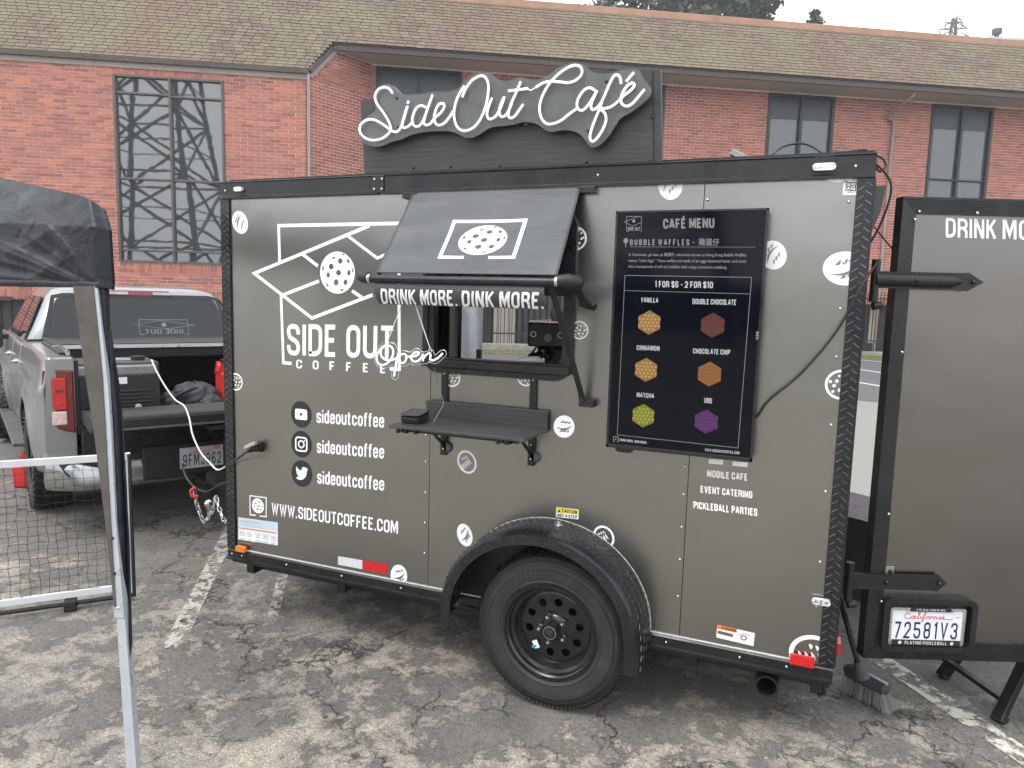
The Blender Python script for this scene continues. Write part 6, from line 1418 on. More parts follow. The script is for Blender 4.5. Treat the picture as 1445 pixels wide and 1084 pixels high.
def skin(name, xa, xb, zt, s_, n=40, m=24, zb=.42):
    g = MB()
    def f(u, v):
        x = xa + (xb - xa) * u; lo = zb
        for ax in (AX, FAX):
            if abs(x - ax) < AR: lo = max(lo, .40 + math.sqrt(AR * AR - (x - ax) ** 2))
        zt_ = zt(x) if callable(zt) else zt
        z = lo + (zt_ - lo) * v; return (x, s_ * sideY(x, z), z)
    g.grid(f, n, m); o = build(g, name, SIL, tk, smooth=40); q_ = o.modifiers.new('thick', 'SOLIDIFY'); q_.thickness = .02; q_.offset = 1 if s_ < 0 else -1
    if s_ < 0: pass
    return o
BT = 1.285
for s_ in (1, -1):
    skin('bed_side', .05, 1.86, lambda x: BT - .0 * x, s_, 60)
    rd = skin('rear_door', 1.868, 2.78, 1.265, s_, 20); fd = skin('front_door', 2.788, 3.78, 1.262, s_, 20); skin('front_fender', 3.788, 5.45, lambda x: 1.255 - .03 * max(0, x - 4) ** 2, s_, 60)
    if s_ == 1:
        for d, x in ((rd, 1.98), (fd, 2.92)):
            g = MB().tube([(x, 1.012, 1.10), (x + .01, 1.045, 1.10), (x + .16, 1.045, 1.10), (x + .17, 1.012, 1.10)], .014, 8); build(g, 'handle', CHR, d, smooth=60)
    # bed rail cap and inner wall
    g = MB(); g.box(.06, 1.86, min(s_ * .80, s_ * .955), max(s_ * .80, s_ * .955), BT - .02, BT + .002); build(g, 'bed_rail', SIL if s_ > 0 else DPL, tk, bev=.012)
    g = MB(); g.box(.30, 1.6, min(s_ * .80, s_ * .86), max(s_ * .80, s_ * .86), BT + .004, BT + .02); build(g, 'rail_cap', DPL, tk, bev=.004)
    g = MB(); g.box(.06, 1.86, min(s_ * .77, s_ * .81), max(s_ * .77, s_ * .81), .78, BT - .021); build(g, 'bed_inner_wall', BLI, tk)
    # rear quarter end panel
    g = MB(); g.prism([(s_ * .80, .45), (s_ * .975, .45), (s_ * .985, .75), (s_ * .965, BT - .01), (s_ * .80, BT - .01)], lambda a, b: (.045, a, b), (.05, 0, 0)); build(g, 'corner_panel', SIL, tk, fixn=True)
    g = MB(); frame = [(s_ * .805, .752), (s_ * .975, .800), (s_ * 1.0, 1.02), (s_ * .985, 1.195), (s_ * .955, 1.205), (s_ * .805, 1.20)]
    g.prism(frame, lambda a, b: (.02 + .05 * max(0, (abs(a) - .9) / .1), a, b), (.05, 0, 0)); l_ = build(g, 'tail_light', mat('smoked_red_lens', (.13, .006, .010), .12, 0, .1, 20, 0, 60, .6), tk, bev=.012, fixn=True)
    g = MB(); g.box(.012, .022, min(s_ * .855, s_ * .935), max(s_ * .855, s_ * .935), .93, 1.15); build(g, 'brake_lens', mat('bright_red_lens', (.50, .010, .014), .15, 0, .3, 30, .5, 60, .5, emit=.03), l_, bev=.003)
    g = MB(); g.box(.011, .022, min(s_ * .855, s_ * .945), max(s_ * .855, s_ * .945), .82, .915); build(g, 'reverse_lens', mat('pinkish_clear_lens', (.72, .55, .52), .15, .2, .25, 60), l_, bev=.006)
    g = MB(); g.box(.008, .022, min(s_ * .87, s_ * .92), max(s_ * .87, s_ * .92), 1.05, 1.07); build(g, 'lens_divider', MC['smoked_red_lens'], l_)
g = MB().box(.02, 1.86, -.79, .79, .74, .80); build(g, 'bed_floor', BLI, tk)
g = MB().box(1.82, 1.86, -.95, .95, .5, BT + .02); build(g, 'bed_front_wall', BLI, tk)
g = MB(); g.box(.95, 1.84, -.83, .83, BT + .0, BT + .035); cv = build(g, 'bed_cover', mat('black_vinyl_cover', (.02, .02, .02), .55), tk, bev=.006)
g = MB(); g.box(.93, .955, -.84, .84, BT - .004, BT + .024); build(g, 'cover_edge_strip', mat('aluminium_strip', (.75, .76, .77), .35, .5, .03), cv)
g = MB(); g.box(.955, .98, -.84, .84, BT - .085, BT - .014); build(g, 'cover_bow', DPL, cv)
g = MB(); g.bar((.35, .80, BT + .01), (.95, .80, BT + .02), .03, .03); g.tube([(.16, .82, BT + .02), (.28, .82, BT + .03), (.36, .80, BT + .02)], .012, 8); build(g, 'cover_clamp', STL, cv)
# tailgate laid flat
tgp = [(-.50, .845), (-.47, .925), (-.42, .940), (.0, .915), (.02, .84), (-.42, .815)]
g = MB(); vs = []; g.prism([(a, b) for a, b in tgp], lambda a, b: (a, -.775, b), (0, 1.55, 0)); tgt = build(g, 'tailgate', BLI, tk, bev=.010, fixn=True)
g = MB().box(-.505, -.485, -.70, .70, .838, .852); build(g, 'tailgate_edge', mat('grey_edge', (.12, .12, .12), .4), tgt)
g = MB(); g.prism([(.70, .905), (-.70, .905), (-.70, .86), (.02, .86), (.06, .83), (.2, .83), (.26, .86), (.70, .86)], lambda a, b: (-.5015, a, b), (.006, 0, 0)); build(g, 'step_panel', DPL, tgt, fixn=True)
g = MB(); g.box(-.30, .02, -.25, .25, .80, .812); g.box(-.50, -.40, -.35, .05, .79, .82); build(g, 'tailgate_underside', DPL, tgt)
# bumper
g = MB(); n = 40; pr2 = [(-.10, .36), (-.13, .40), (-.13, .50), (-.10, .555), (.05, .565), (.05, .36)]
vs = []
for i in range(n + 1):
    y = -1.0 + 2.0 * i / n; e = max(0, (abs(y) - .78) / .22)
    for x, z in pr2:
        vs.append((x + .12 * e * e, y, z + (.045 * e if z > .45 else .01 * e)))
m_ = len(pr2); g.add(vs, [(i * m_ + k, i * m_ + (k + 1) % m_, (i + 1) * m_ + (k + 1) % m_, (i + 1) * m_ + k) for i in range(n) for k in range(m_)] + [tuple(range(m_)), tuple(n * m_ + k for k in range(m_ - 1, -1, -1))])
bm_ = build(g, 'rear_bumper', CHR, tk, smooth=35, fixn=True)
g = MB().box(-.138, -.05, -.38, .42, .385, .64); g.box(-.12, .04, -.80, .80, .556, .60); build(g, 'bumper_centre', DPL, bm_, bev=.02)
g = MB(); g.prism([(.58, .47), (.88, .47), (.93, .56), (.62, .56)], lambda a, b: (-.137 + .12 * max(0, (abs(a) - .78) / .22) ** 2, a, b), (.03, 0, 0)); build(g, 'corner_step', DPL, bm_, fixn=True)
g = MB(); g.box(-.10, -.02, -.78, .78, .60, .80); build(g, 'lower_tail_panel', mat('shadow_black_panel', (.010, .010, .011), .3), tk)
g = MB(); g.box(-.02, .0, -.20, .20, .67, .74); build(g, 'tail_recess', DPL, tk)
g = MB().box(-.149, -.139, -.145, .165, .448, .605); pl = build(g, 'licence_plate', mat('truck_plate_white', (.55, .56, .60), .4), bm_)
tpl = lambda a, b, o=0: (-.1498 - o, -a, b)
g = MB(); lettering(g, '9FMJ962', (-.145, .465), (.13, .465), (-.145, .555), tpl, t=.13, gap=.24); build(g, 'plate_number', VBK, pl)
g = MB()
for k, st_ in enumerate(scriptC):
    g.ribbon(spline([(-.165 + .31 * a, .448 + .157 * b * 1.03) for a, b in st_], 4), .003, lambda a, b, k=k: tpl(a, b, k * .00005))
build(g, 'state_name', MC['plate_red'], pl)
g = MB(); g.box(-.1505, -.149, -.125, -.075, .578, .598); build(g, 'year_sticker', MC['orange_print'], pl)
g = MB(); g.box(-.1505, -.149, .12, .16, .582, .598); build(g, 'month_sticker', MC['pale_blue_print'], pl)
# hitch, ball
g = MB(); g.box(-.30, .0, -.04, .04, .30, .37); g.box(-.36, -.26, -.04, .04, .26, .33); build(g, 'hitch_mount', DPL, tk, bev=.004)
# cab
def loft(g, loops):
    n = len(loops[0]); vs = [p for l in loops for p in l]; fs = []
    for i in range(len(loops) - 1):
        for k in range(n): fs.append((i * n + k, i * n + (k + 1) % n, (i + 1) * n + (k + 1) % n, (i + 1) * n + k))
    fs.append(tuple(range(n - 1, -1, -1))); fs.append(tuple((len(loops) - 1) * n + k for k in range(n))); g.add(vs, fs); return g
def cabloop(xr, xf, hy, z, r=.10):
    return [(x, y, z) for x, y in rrect(xr, xf, -hy, hy, r, 5)]
g = MB(); loft(g, [cabloop(1.87, 4.45, .97, 1.0), cabloop(1.87, 4.40, .955, 1.26), cabloop(1.93, 3.95, .88, 1.42), cabloop(2.03, 3.62, .77, 1.68, .14), cabloop(2.07, 3.5, .72, 1.745, .16), cabloop(2.2, 3.35, .60, 1.785, .2), cabloop(2.5, 3.1, .3, 1.80, .2)])
cb = build(g, 'cab', SIL, tk, smooth=40, fixn=True)
def cabp(y, z, o=.006):
    x = 1.87 + (z - 1.26) / (1.42 - 1.26) * .06 if z < 1.42 else 1.93 + (z - 1.42) / .26 * .10
    return (x - o, y, z)
g = MB(); rg = [(-.80, 1.30), (.80, 1.30), (.70, 1.66), (.62, 1.685), (-.62, 1.685), (-.70, 1.66)]
g.prism(rg, lambda a, b: cabp(a, b, .006), (.02, 0, 0)); gl_ = build(g, 'rear_window', GLT, tk, fixn=True)
g = MB(); g.ribbon([(.82, 1.285), (.72, 1.68), (.64, 1.70), (-.64, 1.70), (-.72, 1.68), (-.82, 1.285)], .035, lambda a, b: cabp(a, b, .009), closed=True); build(g, 'window_rubber', DPL, gl_)
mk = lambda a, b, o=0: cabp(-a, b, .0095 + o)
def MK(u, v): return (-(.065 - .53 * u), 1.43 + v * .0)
g = MB(); lx0, lx1, lz0, lz1 = -.03, .41, 1.335, 1.475      # club mark drawn mirrored in grey on the rear glass
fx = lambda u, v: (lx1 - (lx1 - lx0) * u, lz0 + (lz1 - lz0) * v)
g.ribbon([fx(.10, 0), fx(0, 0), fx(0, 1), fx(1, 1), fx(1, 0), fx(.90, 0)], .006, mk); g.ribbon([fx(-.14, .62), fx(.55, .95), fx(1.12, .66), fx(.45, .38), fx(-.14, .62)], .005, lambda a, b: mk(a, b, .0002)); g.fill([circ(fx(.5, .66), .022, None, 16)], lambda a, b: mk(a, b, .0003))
lettering(g, 'SIDE OUT', fx(.10, .04), fx(.90, .04), fx(.10, .36), mk, t=.15, gap=.14); build(g, 'window_mark', mat('grey_window_mark', (.16, .165, .17), .4), gl_)
g = MB(); g.grid(lambda u, v: (1.84 + .045 * (1 - v), -.88 + 1.76 * u, 1.255 + .05 * v), 8, 2); build(g, 'cab_rear_ledge', SIL, tk)
g = MB(); g.prism([(.30, 1.705), (-.30, 1.705), (-.27, 1.755), (.27, 1.755)], lambda a, b: (2.035 + (b - 1.70) * .5 - .012, a, b), (.05, 0, 0)); bl = build(g, 'high_brake_light', MC['smoked_red_lens'], tk, bev=.006, fixn=True)
for ya_, yb_ in ((.10, .28), (-.28, -.12)): build(MB().box(2.02, 2.04, ya_, yb_, 1.715, 1.742), 'cargo_lamp', mat('milky_lens', (.6, .55, .56), .25), bl)
for s_ in (1, -1):
    for xa, xb, xc, xd in ((2.02, 2.72, 2.72, 2.18), (2.80, 3.88, 3.52, 2.80)):
        y0_, y1_ = .945, .785
        g = MB(); g.prism([(xa, 0), (xb, 0), (xc, 1), (xd, 1)], lambda a, b: (a, s_ * (y0_ + (y1_ - y0_) * b + .016), 1.29 + .39 * b), (0, -s_ * .012, 0)); build(g, 'side_window', GLT, tk, fixn=True)
g = MB(); g.box(4.35, 5.75, -.85, .85, .95, 1.22); build(g, 'bonnet', SIL, tk, bev=.08)
g = MB(); g.box(5.40, 5.80, -.97, .97, .4, 1.15); build(g, 'front_end', SIL, tk, bev=.08)
g = MB(); g.box(.3, 5.4, -.75, .75, .42, .60); build(g, 'underbody', DPL, tk)
g = MB(); g.box(1.65, 3.9, .93, 1.10, .385, .42); build(g, 'running_board', mat('dull_alloy_step', (.12, .12, .115), .5, .5, .25, 12, .4, 60), tk, bev=.01)
g = MB(); g.box(1.65, 3.9, -1.10, -.93, .385, .42); build(g, 'running_board', MC['dull_alloy_step'], tk, bev=.01)
# mirror on the left
g = MB(); g.prism(rrect(1.04, 1.30, 1.10, 1.38, .04, 4), lambda a, b: (3.66, a, b), (.13, 0, 0)); g.bar((3.72, .95, 1.22), (3.72, 1.10, 1.22), .06, .05); mr = build(g, 'door_mirror', DPL, tk, bev=.01, fixn=True)
g = MB(); g.prism(rrect(1.065, 1.275, 1.20, 1.36, .02, 3), lambda a, b: (3.656, a, b), (.003, 0, 0)); build(g, 'mirror_glass', CHR, mr, fixn=True)
# wheels
def truckwheel(x, y, steer=0, grow=0):
    M = TF @ Matrix.Translation((x, y, .405)) @ Matrix.Rotation(steer, 4, 'Z'); e = bpy.data.objects.new('wheel', None); WM[e] = M; FR[e] = M; COL.objects.link(e); e.parent = tk; e.matrix_local = WM[tk].inverted() @ M
    R_, w_ = .405, .135
    g = MB().lathe([(.22, -w_ + .02), (.24, -w_ + .005), (.30, -w_), (.36, -w_ + .006), (.39, -w_ + .02), (R_ - .008, -w_ + .045), (R_ - .008, w_ - .045), (.39, w_ - .02), (.36, w_ - .006), (.30, w_), (.24, w_ - .005), (.22, w_ - .02)], (0, 0, 0), 'y', 56); t_ = build(g, 'tyre', TYR, e, M, smooth=45)
    g = MB()
    for i in range(44):
        a = 2 * PI * i / 44
        for k, (yy, hw) in enumerate(((-w_ + .03, .028), (-.04, .034), (.04, .034), (w_ - .03, .028))):
            aa = a + (k % 2) * PI / 44; r = R_ - (.006 if k in (0, 3) else .002)
            g.mbox(Matrix.Rotation(-aa, 4, 'Y') @ Matrix.Translation((r, yy, 0)) @ Matrix.Rotation(.35 * (-1) ** k, 4, 'X'), .007, hw, .018)
    build(g, 'tread_block', RUB, t_, M, kind='stuff')
    g = MB()
    for s_ in (1, -1): g.lathe([(.225, s_ * (w_ - .03)), (.20, s_ * (w_ - .06)), (.08, s_ * (w_ - .05)), (.0, s_ * (w_ - .04))], (0, 0, 0), 'y', 40)
    build(g, 'rim', mat('dark_alloy', (.08, .08, .085), .35, .8), e, M, smooth=30)
truckwheel(AX, .90); truckwheel(AX, -.845); truckwheel(FAX, .90, -.62); truckwheel(FAX, -.85, -.62)
for s_ in (1, -1):
    g = MB()
    for ax in (AX, FAX):
        a = [(ax + AR * math.cos(PI * k / 20), .40 + AR * math.sin(PI * k / 20)) for k in range(21)]; n_ = len(a)
        g.add([(x, s_ * .99, z) for x, z in a] + [(x, s_ * .6, z) for x, z in a], [(i, i + 1, i + 1 + n_, i + n_) for i in range(n_ - 1)])
    build(g, 'wheel_arch_liner', DPL, tk)

# ---- cargo (in the truck's frame)
gn = thing('generator', 'grey and black portable generator standing in the open truck bed', 'generator', (.35, .35, .80), TF)
gx0, gx1, gy0, gy1, gz0, gz1 = .18, .62, .215, .78, .80, 1.235
g = MB().box(gx0, gx1, gy0, gy1, gz0, gz1); build(g, 'generator_case', mat('charcoal_plastic', (.03, .032, .034), .45), gn, bev=.03)
g = MB().box(gx0 - .005, gx1, gy0 + .02, gy1 - .0, gz1 - .11, gz1 - .02); build(g, 'silver_shoulder', mat('silver_grey_plastic', (.30, .31, .31), .35, .4), gn, bev=.02)
g = MB()
for k in range(7): g.box(gx0 - .008, gx0 + .01, gy0 + .06, gy1 - .06, gz0 + .04 + k * .028, gz0 + .052 + k * .028)
build(g, 'vent_slats', MC['charcoal_plastic'], gn, bev=.002)
g = MB(); g.tube([(gx0 + .12, gy0 + .13, gz1), (gx0 + .12, gy0 + .13, gz1 + .03)], .05, 20); build(g, 'fuel_cap', RUB, gn, smooth=40)
g = MB(); g.bar((gx0 + .1, gy0 + .18, gz1 + .0), (gx0 + .1, gy1 - .1, gz1 + .012), .05, .03); build(g, 'carry_handle', MC['silver_grey_plastic'], gn, bev=.01)
g = MB(); g.box(gx0 - .009, gx0 - .004, gy0 + .23, gy0 + .36, gz1 - .165, gz1 - .115); build(g, 'rating_sticker', MC['sticker_white'], gn); 
g = MB(); g.lathe([(0, -.012), (.02, -.010), (.024, 0)], (gx0 - .006, gy0 + .16, gz0 + .09), 'x', 16); build(g, 'socket', mat('light_socket', (.5, .5, .48), .4), gn)
def blob(name, c, rx, ry, rz, seed, m, parent, amp=.12, fr=None):
    rnd = random.Random(seed); ph = [rnd.uniform(0, 6) for _ in range(8)]; g = MB()
    def f(u, v):
        a = 2 * PI * u; b = PI * v; d = 1 + amp * (math.sin(3 * a + ph[0]) * math.sin(2 * b + ph[1]) + .6 * math.sin(7 * a + ph[2] + 3 * b) + .4 * math.sin(11 * b + ph[3] + 5 * a))
        return (c[0] + rx * math.sin(b) * math.cos(a) * d, c[1] + ry * math.sin(b) * math.sin(a) * d, c[2] + rz * math.cos(b) * d)
    g.grid(f, 48, 30); return build(g, name, m, parent, smooth=60)
bk = thing('black_backpack', 'slumped black backpack with straps lying in the truck bed', 'backpack', (.35, -.10, .80), TF)
BAGM = mat('black_nylon', (.022, .023, .026), .6, 0, .3, 12, .5, 40)
blob('bag_body', (.40, -.08, .90), .16, .19, .13, 2, BAGM, bk, .09); blob('bag_pocket', (.27, -.16, .86), .09, .11, .08, 3, BAGM, bk, .07)
g = MB()
for k in range(4): g.tube(spline([(.24, -.22 + k * .05, .93 - k * .01), (.22, -.20 + k * .05, .88), (.22, -.17 + k * .05, .84)], 4), .006, 6)
g.tube(spline([(.38, .08, .86), (.30, .10, .92), (.26, .02, .98), (.30, -.08, 1.0), (.26, -.12, .95)], 5), .011, 6); build(g, 'strap', mat('strap_webbing', (.05, .05, .055), .7), bk)
b2 = thing('black_tool_bag', 'small black bag leaning between generator and backpack in the truck bed', 'bag', (.30, .13, .80), TF)
blob('bag_body', (.34, .13, .87), .10, .085, .09, 5, BAGM, b2, .12)
rc = thing('red_fuel_can', 'tall red fuel can with black cap at the right of the truck bed', 'fuel can', (.5, -.38, .80), TF)
g = MB().box(.40, .60, -.46, -.30, .80, 1.10); g.prism([(-.46, 1.09), (-.30, 1.09), (-.32, 1.16), (-.44, 1.16)], lambda a, b: (.43, a, b), (.14, 0, 0)); build(g, 'can_body', mat('red_plastic', (.62, .012, .012), .35), rc, bev=.02)
g = MB().tube([(.5, -.36, 1.16), (.5, -.36, 1.20)], .04, 14); build(g, 'can_cap', RUB, rc)
g = MB(); g.box(.396, .402, -.36, -.33, .98, 1.06); g.box(.396, .402, -.40, -.345, 1.04, 1.06); build(g, 'can_label', MC['sticker_white'], rc)
q = (-3.4074,1.1554)
rj = thing('red_jerrycan', 'red plastic jerrycan on the asphalt behind the left rear truck wheel', 'fuel can', (q[0] - .25, q[1] + .12, 0), I4)
cx_, cy_ = (-3.5149,1.2294,0.0336)[0], (-3.5149,1.2294,0.0336)[1]
MJ = Matrix.Translation((cx_, cy_, .13)) @ Matrix.Rotation(.5, 4, 'Z'); FR[rj] = I4
g = MB().mbox(MJ, .07, .11, .13); build(g, 'can_body', MC['red_plastic'], rj, bev=.03)
g = MB(); g.mbox(MJ @ Matrix.Translation((0, .03, .15)), .03, .05, .022); build(g, 'can_handle', MC['red_plastic'], rj, bev=.01)
# white cord from generator to the trailer inlet
inlp = (q0x, q0y, q0z) = ((0.2215,0.9729)[0], -.06, (0.2215,0.9729)[1])
tw = lambda x, y, z: tuple(TF @ Vector((x, y, z)))
cable('white_power_cord', 'white extension cord running from the generator over the tailgate to the trailer inlet', [(-1.4302,0.7786,1.2795), (-1.309,0.7108,1.2121), (-1.2063,0.6865,1.1177), (-1.0965,0.6666,1.0353), (-0.9563,0.6121,1.0099), (-0.7239,0.431,0.9753), (-0.6178,0.3547,0.889), (-0.4891,0.2883,0.8081), (-0.3618,0.2273,0.7735), (-0.2006,0.1294,0.7661), (-0.0037,0.0022,0.8398), ((0.1721,0.9115)[0], -.12, (0.1721,0.9115)[1])], .0052, mat('white_cord_sheath', (.66, .64, .56), .5))
cable('inlet_pigtail', 'short thick dark lead plugged into the trailer power inlet', [((-0.0143,-0.0023,0.8395)), ((0.1578,0.9061)[0], -.125, (0.1578,0.9061)[1]), ((0.1871,0.9372)[0], -.09, (0.1871,0.9372)[1]), (q0x, q0y, q0z)], .0065, RUB)
cable('trailer_wiring_lead', 'black wiring lead drooping from the truck bumper to the trailer drawbar', [(-0.9817,0.6048,0.6126), (-0.8755,0.5325,0.5583), (-0.7756,0.5116,0.4991), (-0.6632,0.5019,0.4875), (-0.5242,0.4592,0.5572), (-0.2375,0.2639,0.6603)], .0075, RUB)
# safety chains, ball
ch = thing('safety_chains', 'bright steel safety chains with a red hook slung under the trailer coupling', 'chain', (-0.6833,0.5219,0.2853), I4)
def chain(pts, n):
    S_ = spline(pts, 12); L = [0]
    for a, b in zip(S_, S_[1:]): L.append(L[-1] + (Vector(b) - Vector(a)).length)
    l0 = None
    for i in range(n):
        d = L[-1] * (i + .5) / n; k = max(j for j in range(len(L)) if L[j] <= d); k = min(k, len(S_) - 2)
        a, b = Vector(S_[k]), Vector(S_[k + 1]); p = a.lerp(b, (d - L[k]) / max(1e-6, L[k + 1] - L[k])); t_ = (b - a).normalized()
        q_ = t_.to_track_quat('X', 'Z').to_matrix().to_4x4() @ Matrix.Rotation(i * PI / 2, 4, 'X'); M = Matrix.Translation(p) @ q_
        if chain.src is None:
            g = MB(); pp = [(.016 * math.cos(u) + .012 * (1 if math.cos(u) > 0 else -1), .011 * math.sin(u), 0) for u in [2 * PI * j / 12 + .01 for j in range(12)]]; g.tube(pp, .0042, 6, True)
            chain.src = build(g, 'link', mat('zinc_chain', (.6, .6, .6), .3, .9), ch, I4, smooth=60); chain.src.matrix_local = WM[ch].inverted() @ M
        else: copy_part(chain.src, ch, M)
chain.src = None
chain([(-0.7736,0.5088,0.4716), (-0.7497,0.5063,0.3755), (-0.7047,0.5131,0.2847), (-0.6245,0.5015,0.361), (-0.6056,0.5211,0.4527)], 12); chain([(-0.6056,0.5211,0.4527), (-0.5049,0.4471,0.4016), (-0.3939,0.3789,0.3631), (-0.2034,0.2511,0.4528)], 10)
g = MB(); a = Vector((-0.77,0.5115,0.4809)); g.tube([a + Vector((.0, 0, .02)), a + Vector((-.02, -.02, .0)), a + Vector((-.015, -.02, -.035)), a + Vector((.02, .0, -.04))], .012, 8); build(g, 'red_hook', MC['red_plastic'], ch, smooth=60)
g = MB(); c_ = Vector((-0.7621,0.6089,0.3664)); g.lathe([(0, .03), (.018, .024), (.028, .008), (.028, -.008), (.018, -.024), (.012, -.03), (.012, -.07)], tuple(c_), 'z', 18); tag(build(g, 'hitch_ball', STL, smooth=60), 'round polished steel tow ball between the chains', 'tow ball')

# ============================================================ canopy tent at the left edge
POLE_ = mat('white_painted_pole', (.44, .47, .51), .35, .3, .05, 20)
ct = thing('canopy_tent', 'black pop-up canopy corner with folds and a half-wrapped pole at left', 'canopy tent', (1.2503,-1.694,0.1535), I4)
FAB = bpy.data.materials.new('black_polyester'); nt_, p_ = nodes(FAB); tc = nt_.nodes.new('ShaderNodeTexCoord')
p_.inputs['Base Color'].default_value = (.008, .010, .015, 1); nt_.links.new(ramp(nt_, noise(nt_, tc.outputs['Object'], 3, 4), [(.3, .32), (.7, .46)]), p_.inputs['Roughness']); p_.inputs['Specular IOR Level'].default_value = .3
nt_.links.new(bump(nt_, noise(nt_, tc.outputs['Object'], 9, 5, .8), .55, .02, bump(nt_, noise(nt_, tc.outputs['Object'], 40, 4, .5), .25, .004)), p_.inputs['Normal'])
Dt = 2.0
TL2, TR2 = Vector((-1.1625,-1.3116,2.3731)), Vector((1.0238,-1.5125,2.0269)); ML2, MR2 = Vector((-0.4018,-1.6449,2.0053)), Vector((1.0621,-1.5396,1.9481)); BL2, BR2 = Vector((-0.3453,-1.6843,1.7731)), Vector((1.0827,-1.5523,1.7838))
view = Vector((rt2.cross(up2)))   # towards the camera
def ridge(x): return 1 - abs(math.sin(x)) ** .7
def tent(u, v):
    a = TL2.lerp(TR2, u); m = ML2.lerp(MR2, u); b = BL2.lerp(BR2, u)
    a = a - Vector((0, 0, 1)) * .020 * max(0, (u - .955) / .045) ** 2 - Vector(rt2) * .012 * max(0, (u - .955) / .045) ** 2 + Vector((0, 0, .012)) * math.sin(PI * u)
    p = a.lerp(m, v / .4) if v < .4 else m.lerp(b, (v - .4) / .6)
    dxu, dv = (1 - u) * 1.9, (1 - v) * .9; ang_ = math.atan2(dv, dxu + 1e-4); rad = math.hypot(dxu, dv)
    wv = .25 * math.sin(rad * 5 + 1.2) + .1 * math.sin(rad * 13)
    f = .016 * ridge(ang_ * 6 + wv * 2.0) * math.sin(min(1, rad * 1.6) * PI / 2) * math.exp(-rad * .4) + .007 * ridge(ang_ * 13 + 1.3 + wv * 3) * min(1, rad * 2) * math.exp(-rad * .7)
    f += .004 * ridge(u * 17 + v * 9 + 2 * wv) * math.exp(-((u - .84) / .08) ** 2)
    f *= min(1, (1 - v) * 9) * min(1, v * 4 + .05) * min(1, (1 - u) * 14 + .1)
    if v > .955: f += .004
    q = p + view * f
    if u > .975: q = q - view * ((u - .975) / .025) ** 2 * .04
    return tuple(q)
g = MB(); g.grid(tent, 260, 90); cl = build(g, 'canopy_cloth', FAB, ct, smooth=80)
q_ = cl.modifiers.new('t', 'SOLIDIFY'); q_.thickness = .003
bw = (Vector((-view.x, -view.y, 0)).normalized() - Vector(rt2) * .9); bw.z = 0
def rear(u, v):
    p = Vector(tent(u * .90, 0)); r_z = max(1.93, p.z - .16 * v - .02 * ridge(u * 9 + v * 4)); return (p.x + bw.x * .9 * v * (1 - .5 * u), p.y + bw.y * .9 * v * (1 - .5 * u), r_z - .012)
g = MB(); g.grid(rear, 80, 20); o_ = build(g, 'rear_cloth', FAB, ct, smooth=80); q_ = o_.modifiers.new('t', 'SOLIDIFY'); q_.thickness = .003
a_ = Vector((-0.3664,-1.6412,2.005)); build(MB().bar((a_.x, a_.y, 0), (a_.x, a_.y, 1.95), .032, .032), 'leg', POLE_, ct)
def strip(name, L, R_, m, d0=2.0, d1=2.0, th=.012, par=None, dd=0, seg=None):
    """hanging strip between two measured edges"""
    n = len(L); g = MB(); vs = []
    for i in range(n):
        a, b = Vector(L[i]), Vector(R_[i]); vs += [a + view * dd, b + view * dd, b + view * (dd - th), a + view * (dd - th)]
    g.add(vs, [(i * 4 + k, i * 4 + (k + 1) % 4, (i + 1) * 4 + (k + 1) % 4, (i + 1) * 4 + k) for i in range(n - 1) for k in range(4)] + [(0, 1, 2, 3), ((n - 1) * 4 + 3, (n - 1) * 4 + 2, (n - 1) * 4 + 1, (n - 1) * 4)])
    return build(g, name, m, par or ct, fixn=True)
GREYF = mat('grey_canvas_lining', (.085, .078, .068), .85, 0, .25, 8, .4, 90); POLE = mat('white_painted_pole', (.44, .47, .51), .35, .3, .05, 20)
strip('pole_sleeve', [(0.9888,-1.5909,1.7849), (1.0175,-1.5952,1.6597), (1.0426,-1.6011,1.5343), (1.0695,-1.6062,1.409), (1.1185,-1.6195,1.1505), (1.162,-1.635,0.8919), (1.2139,-1.659,0.5403), (1.286,-1.6918,0.0575)], [(1.0464,-1.5669,1.7866), (1.0679,-1.5743,1.6611), (1.0894,-1.5816,1.5357), (1.1073,-1.5905,1.4101), (1.1419,-1.6097,1.1512), (1.1692,-1.632,0.8921), (1.2193,-1.6568,0.5405), (1.2914,-1.6895,0.0577)], RUB, dd=-.02)
strip('sleeve_lining', [(0.9959,-1.5877,1.7871), (1.0211,-1.5937,1.6598), (1.0462,-1.5996,1.5344), (1.0731,-1.6047,1.4091), (1.1221,-1.618,1.1506), (1.1627,-1.6327,0.9074)], [(1.0463,-1.5667,1.7885), (1.0679,-1.5743,1.6611), (1.0876,-1.5824,1.5356), (1.1037,-1.592,1.41), (1.1251,-1.6057,1.2361), (1.1663,-1.6312,0.9075)], GREYF, dd=0, th=.006)
strip('upper_pole', [(1.0445,-1.5675,1.7885), (1.0661,-1.575,1.6611), (1.0858,-1.5831,1.5356), (1.1019,-1.5927,1.41), (1.1251,-1.6057,1.2361), (1.1626,-1.6357,0.8841)], [(1.0553,-1.563,1.7888), (1.0769,-1.5705,1.6614), (1.0984,-1.5779,1.5359), (1.1163,-1.5868,1.4104), (1.1473,-1.6075,1.1514), (1.1878,-1.6253,0.8849)], POLE, dd=-.004, th=.03)
strip('lower_pole', [(1.1662,-1.6342,0.8842), (1.189,-1.6468,0.7142), (1.2204,-1.6649,0.4746), (1.2664,-1.6904,0.1306)], [(1.1878,-1.6253,0.8849), (1.2124,-1.6371,0.7149), (1.2456,-1.6544,0.4753), (1.2934,-1.6792,0.1314)], POLE, dd=-.008, th=.026)
g = MB()
for p in ((1.1533,-1.622,1.1043), (1.1654,-1.6294,1.0081)): g.lathe([(0, -.001), (.0045, -.001), (.005, .002)], p, 'y', 12)
build(g, 'pole_hole', RUB, ct)
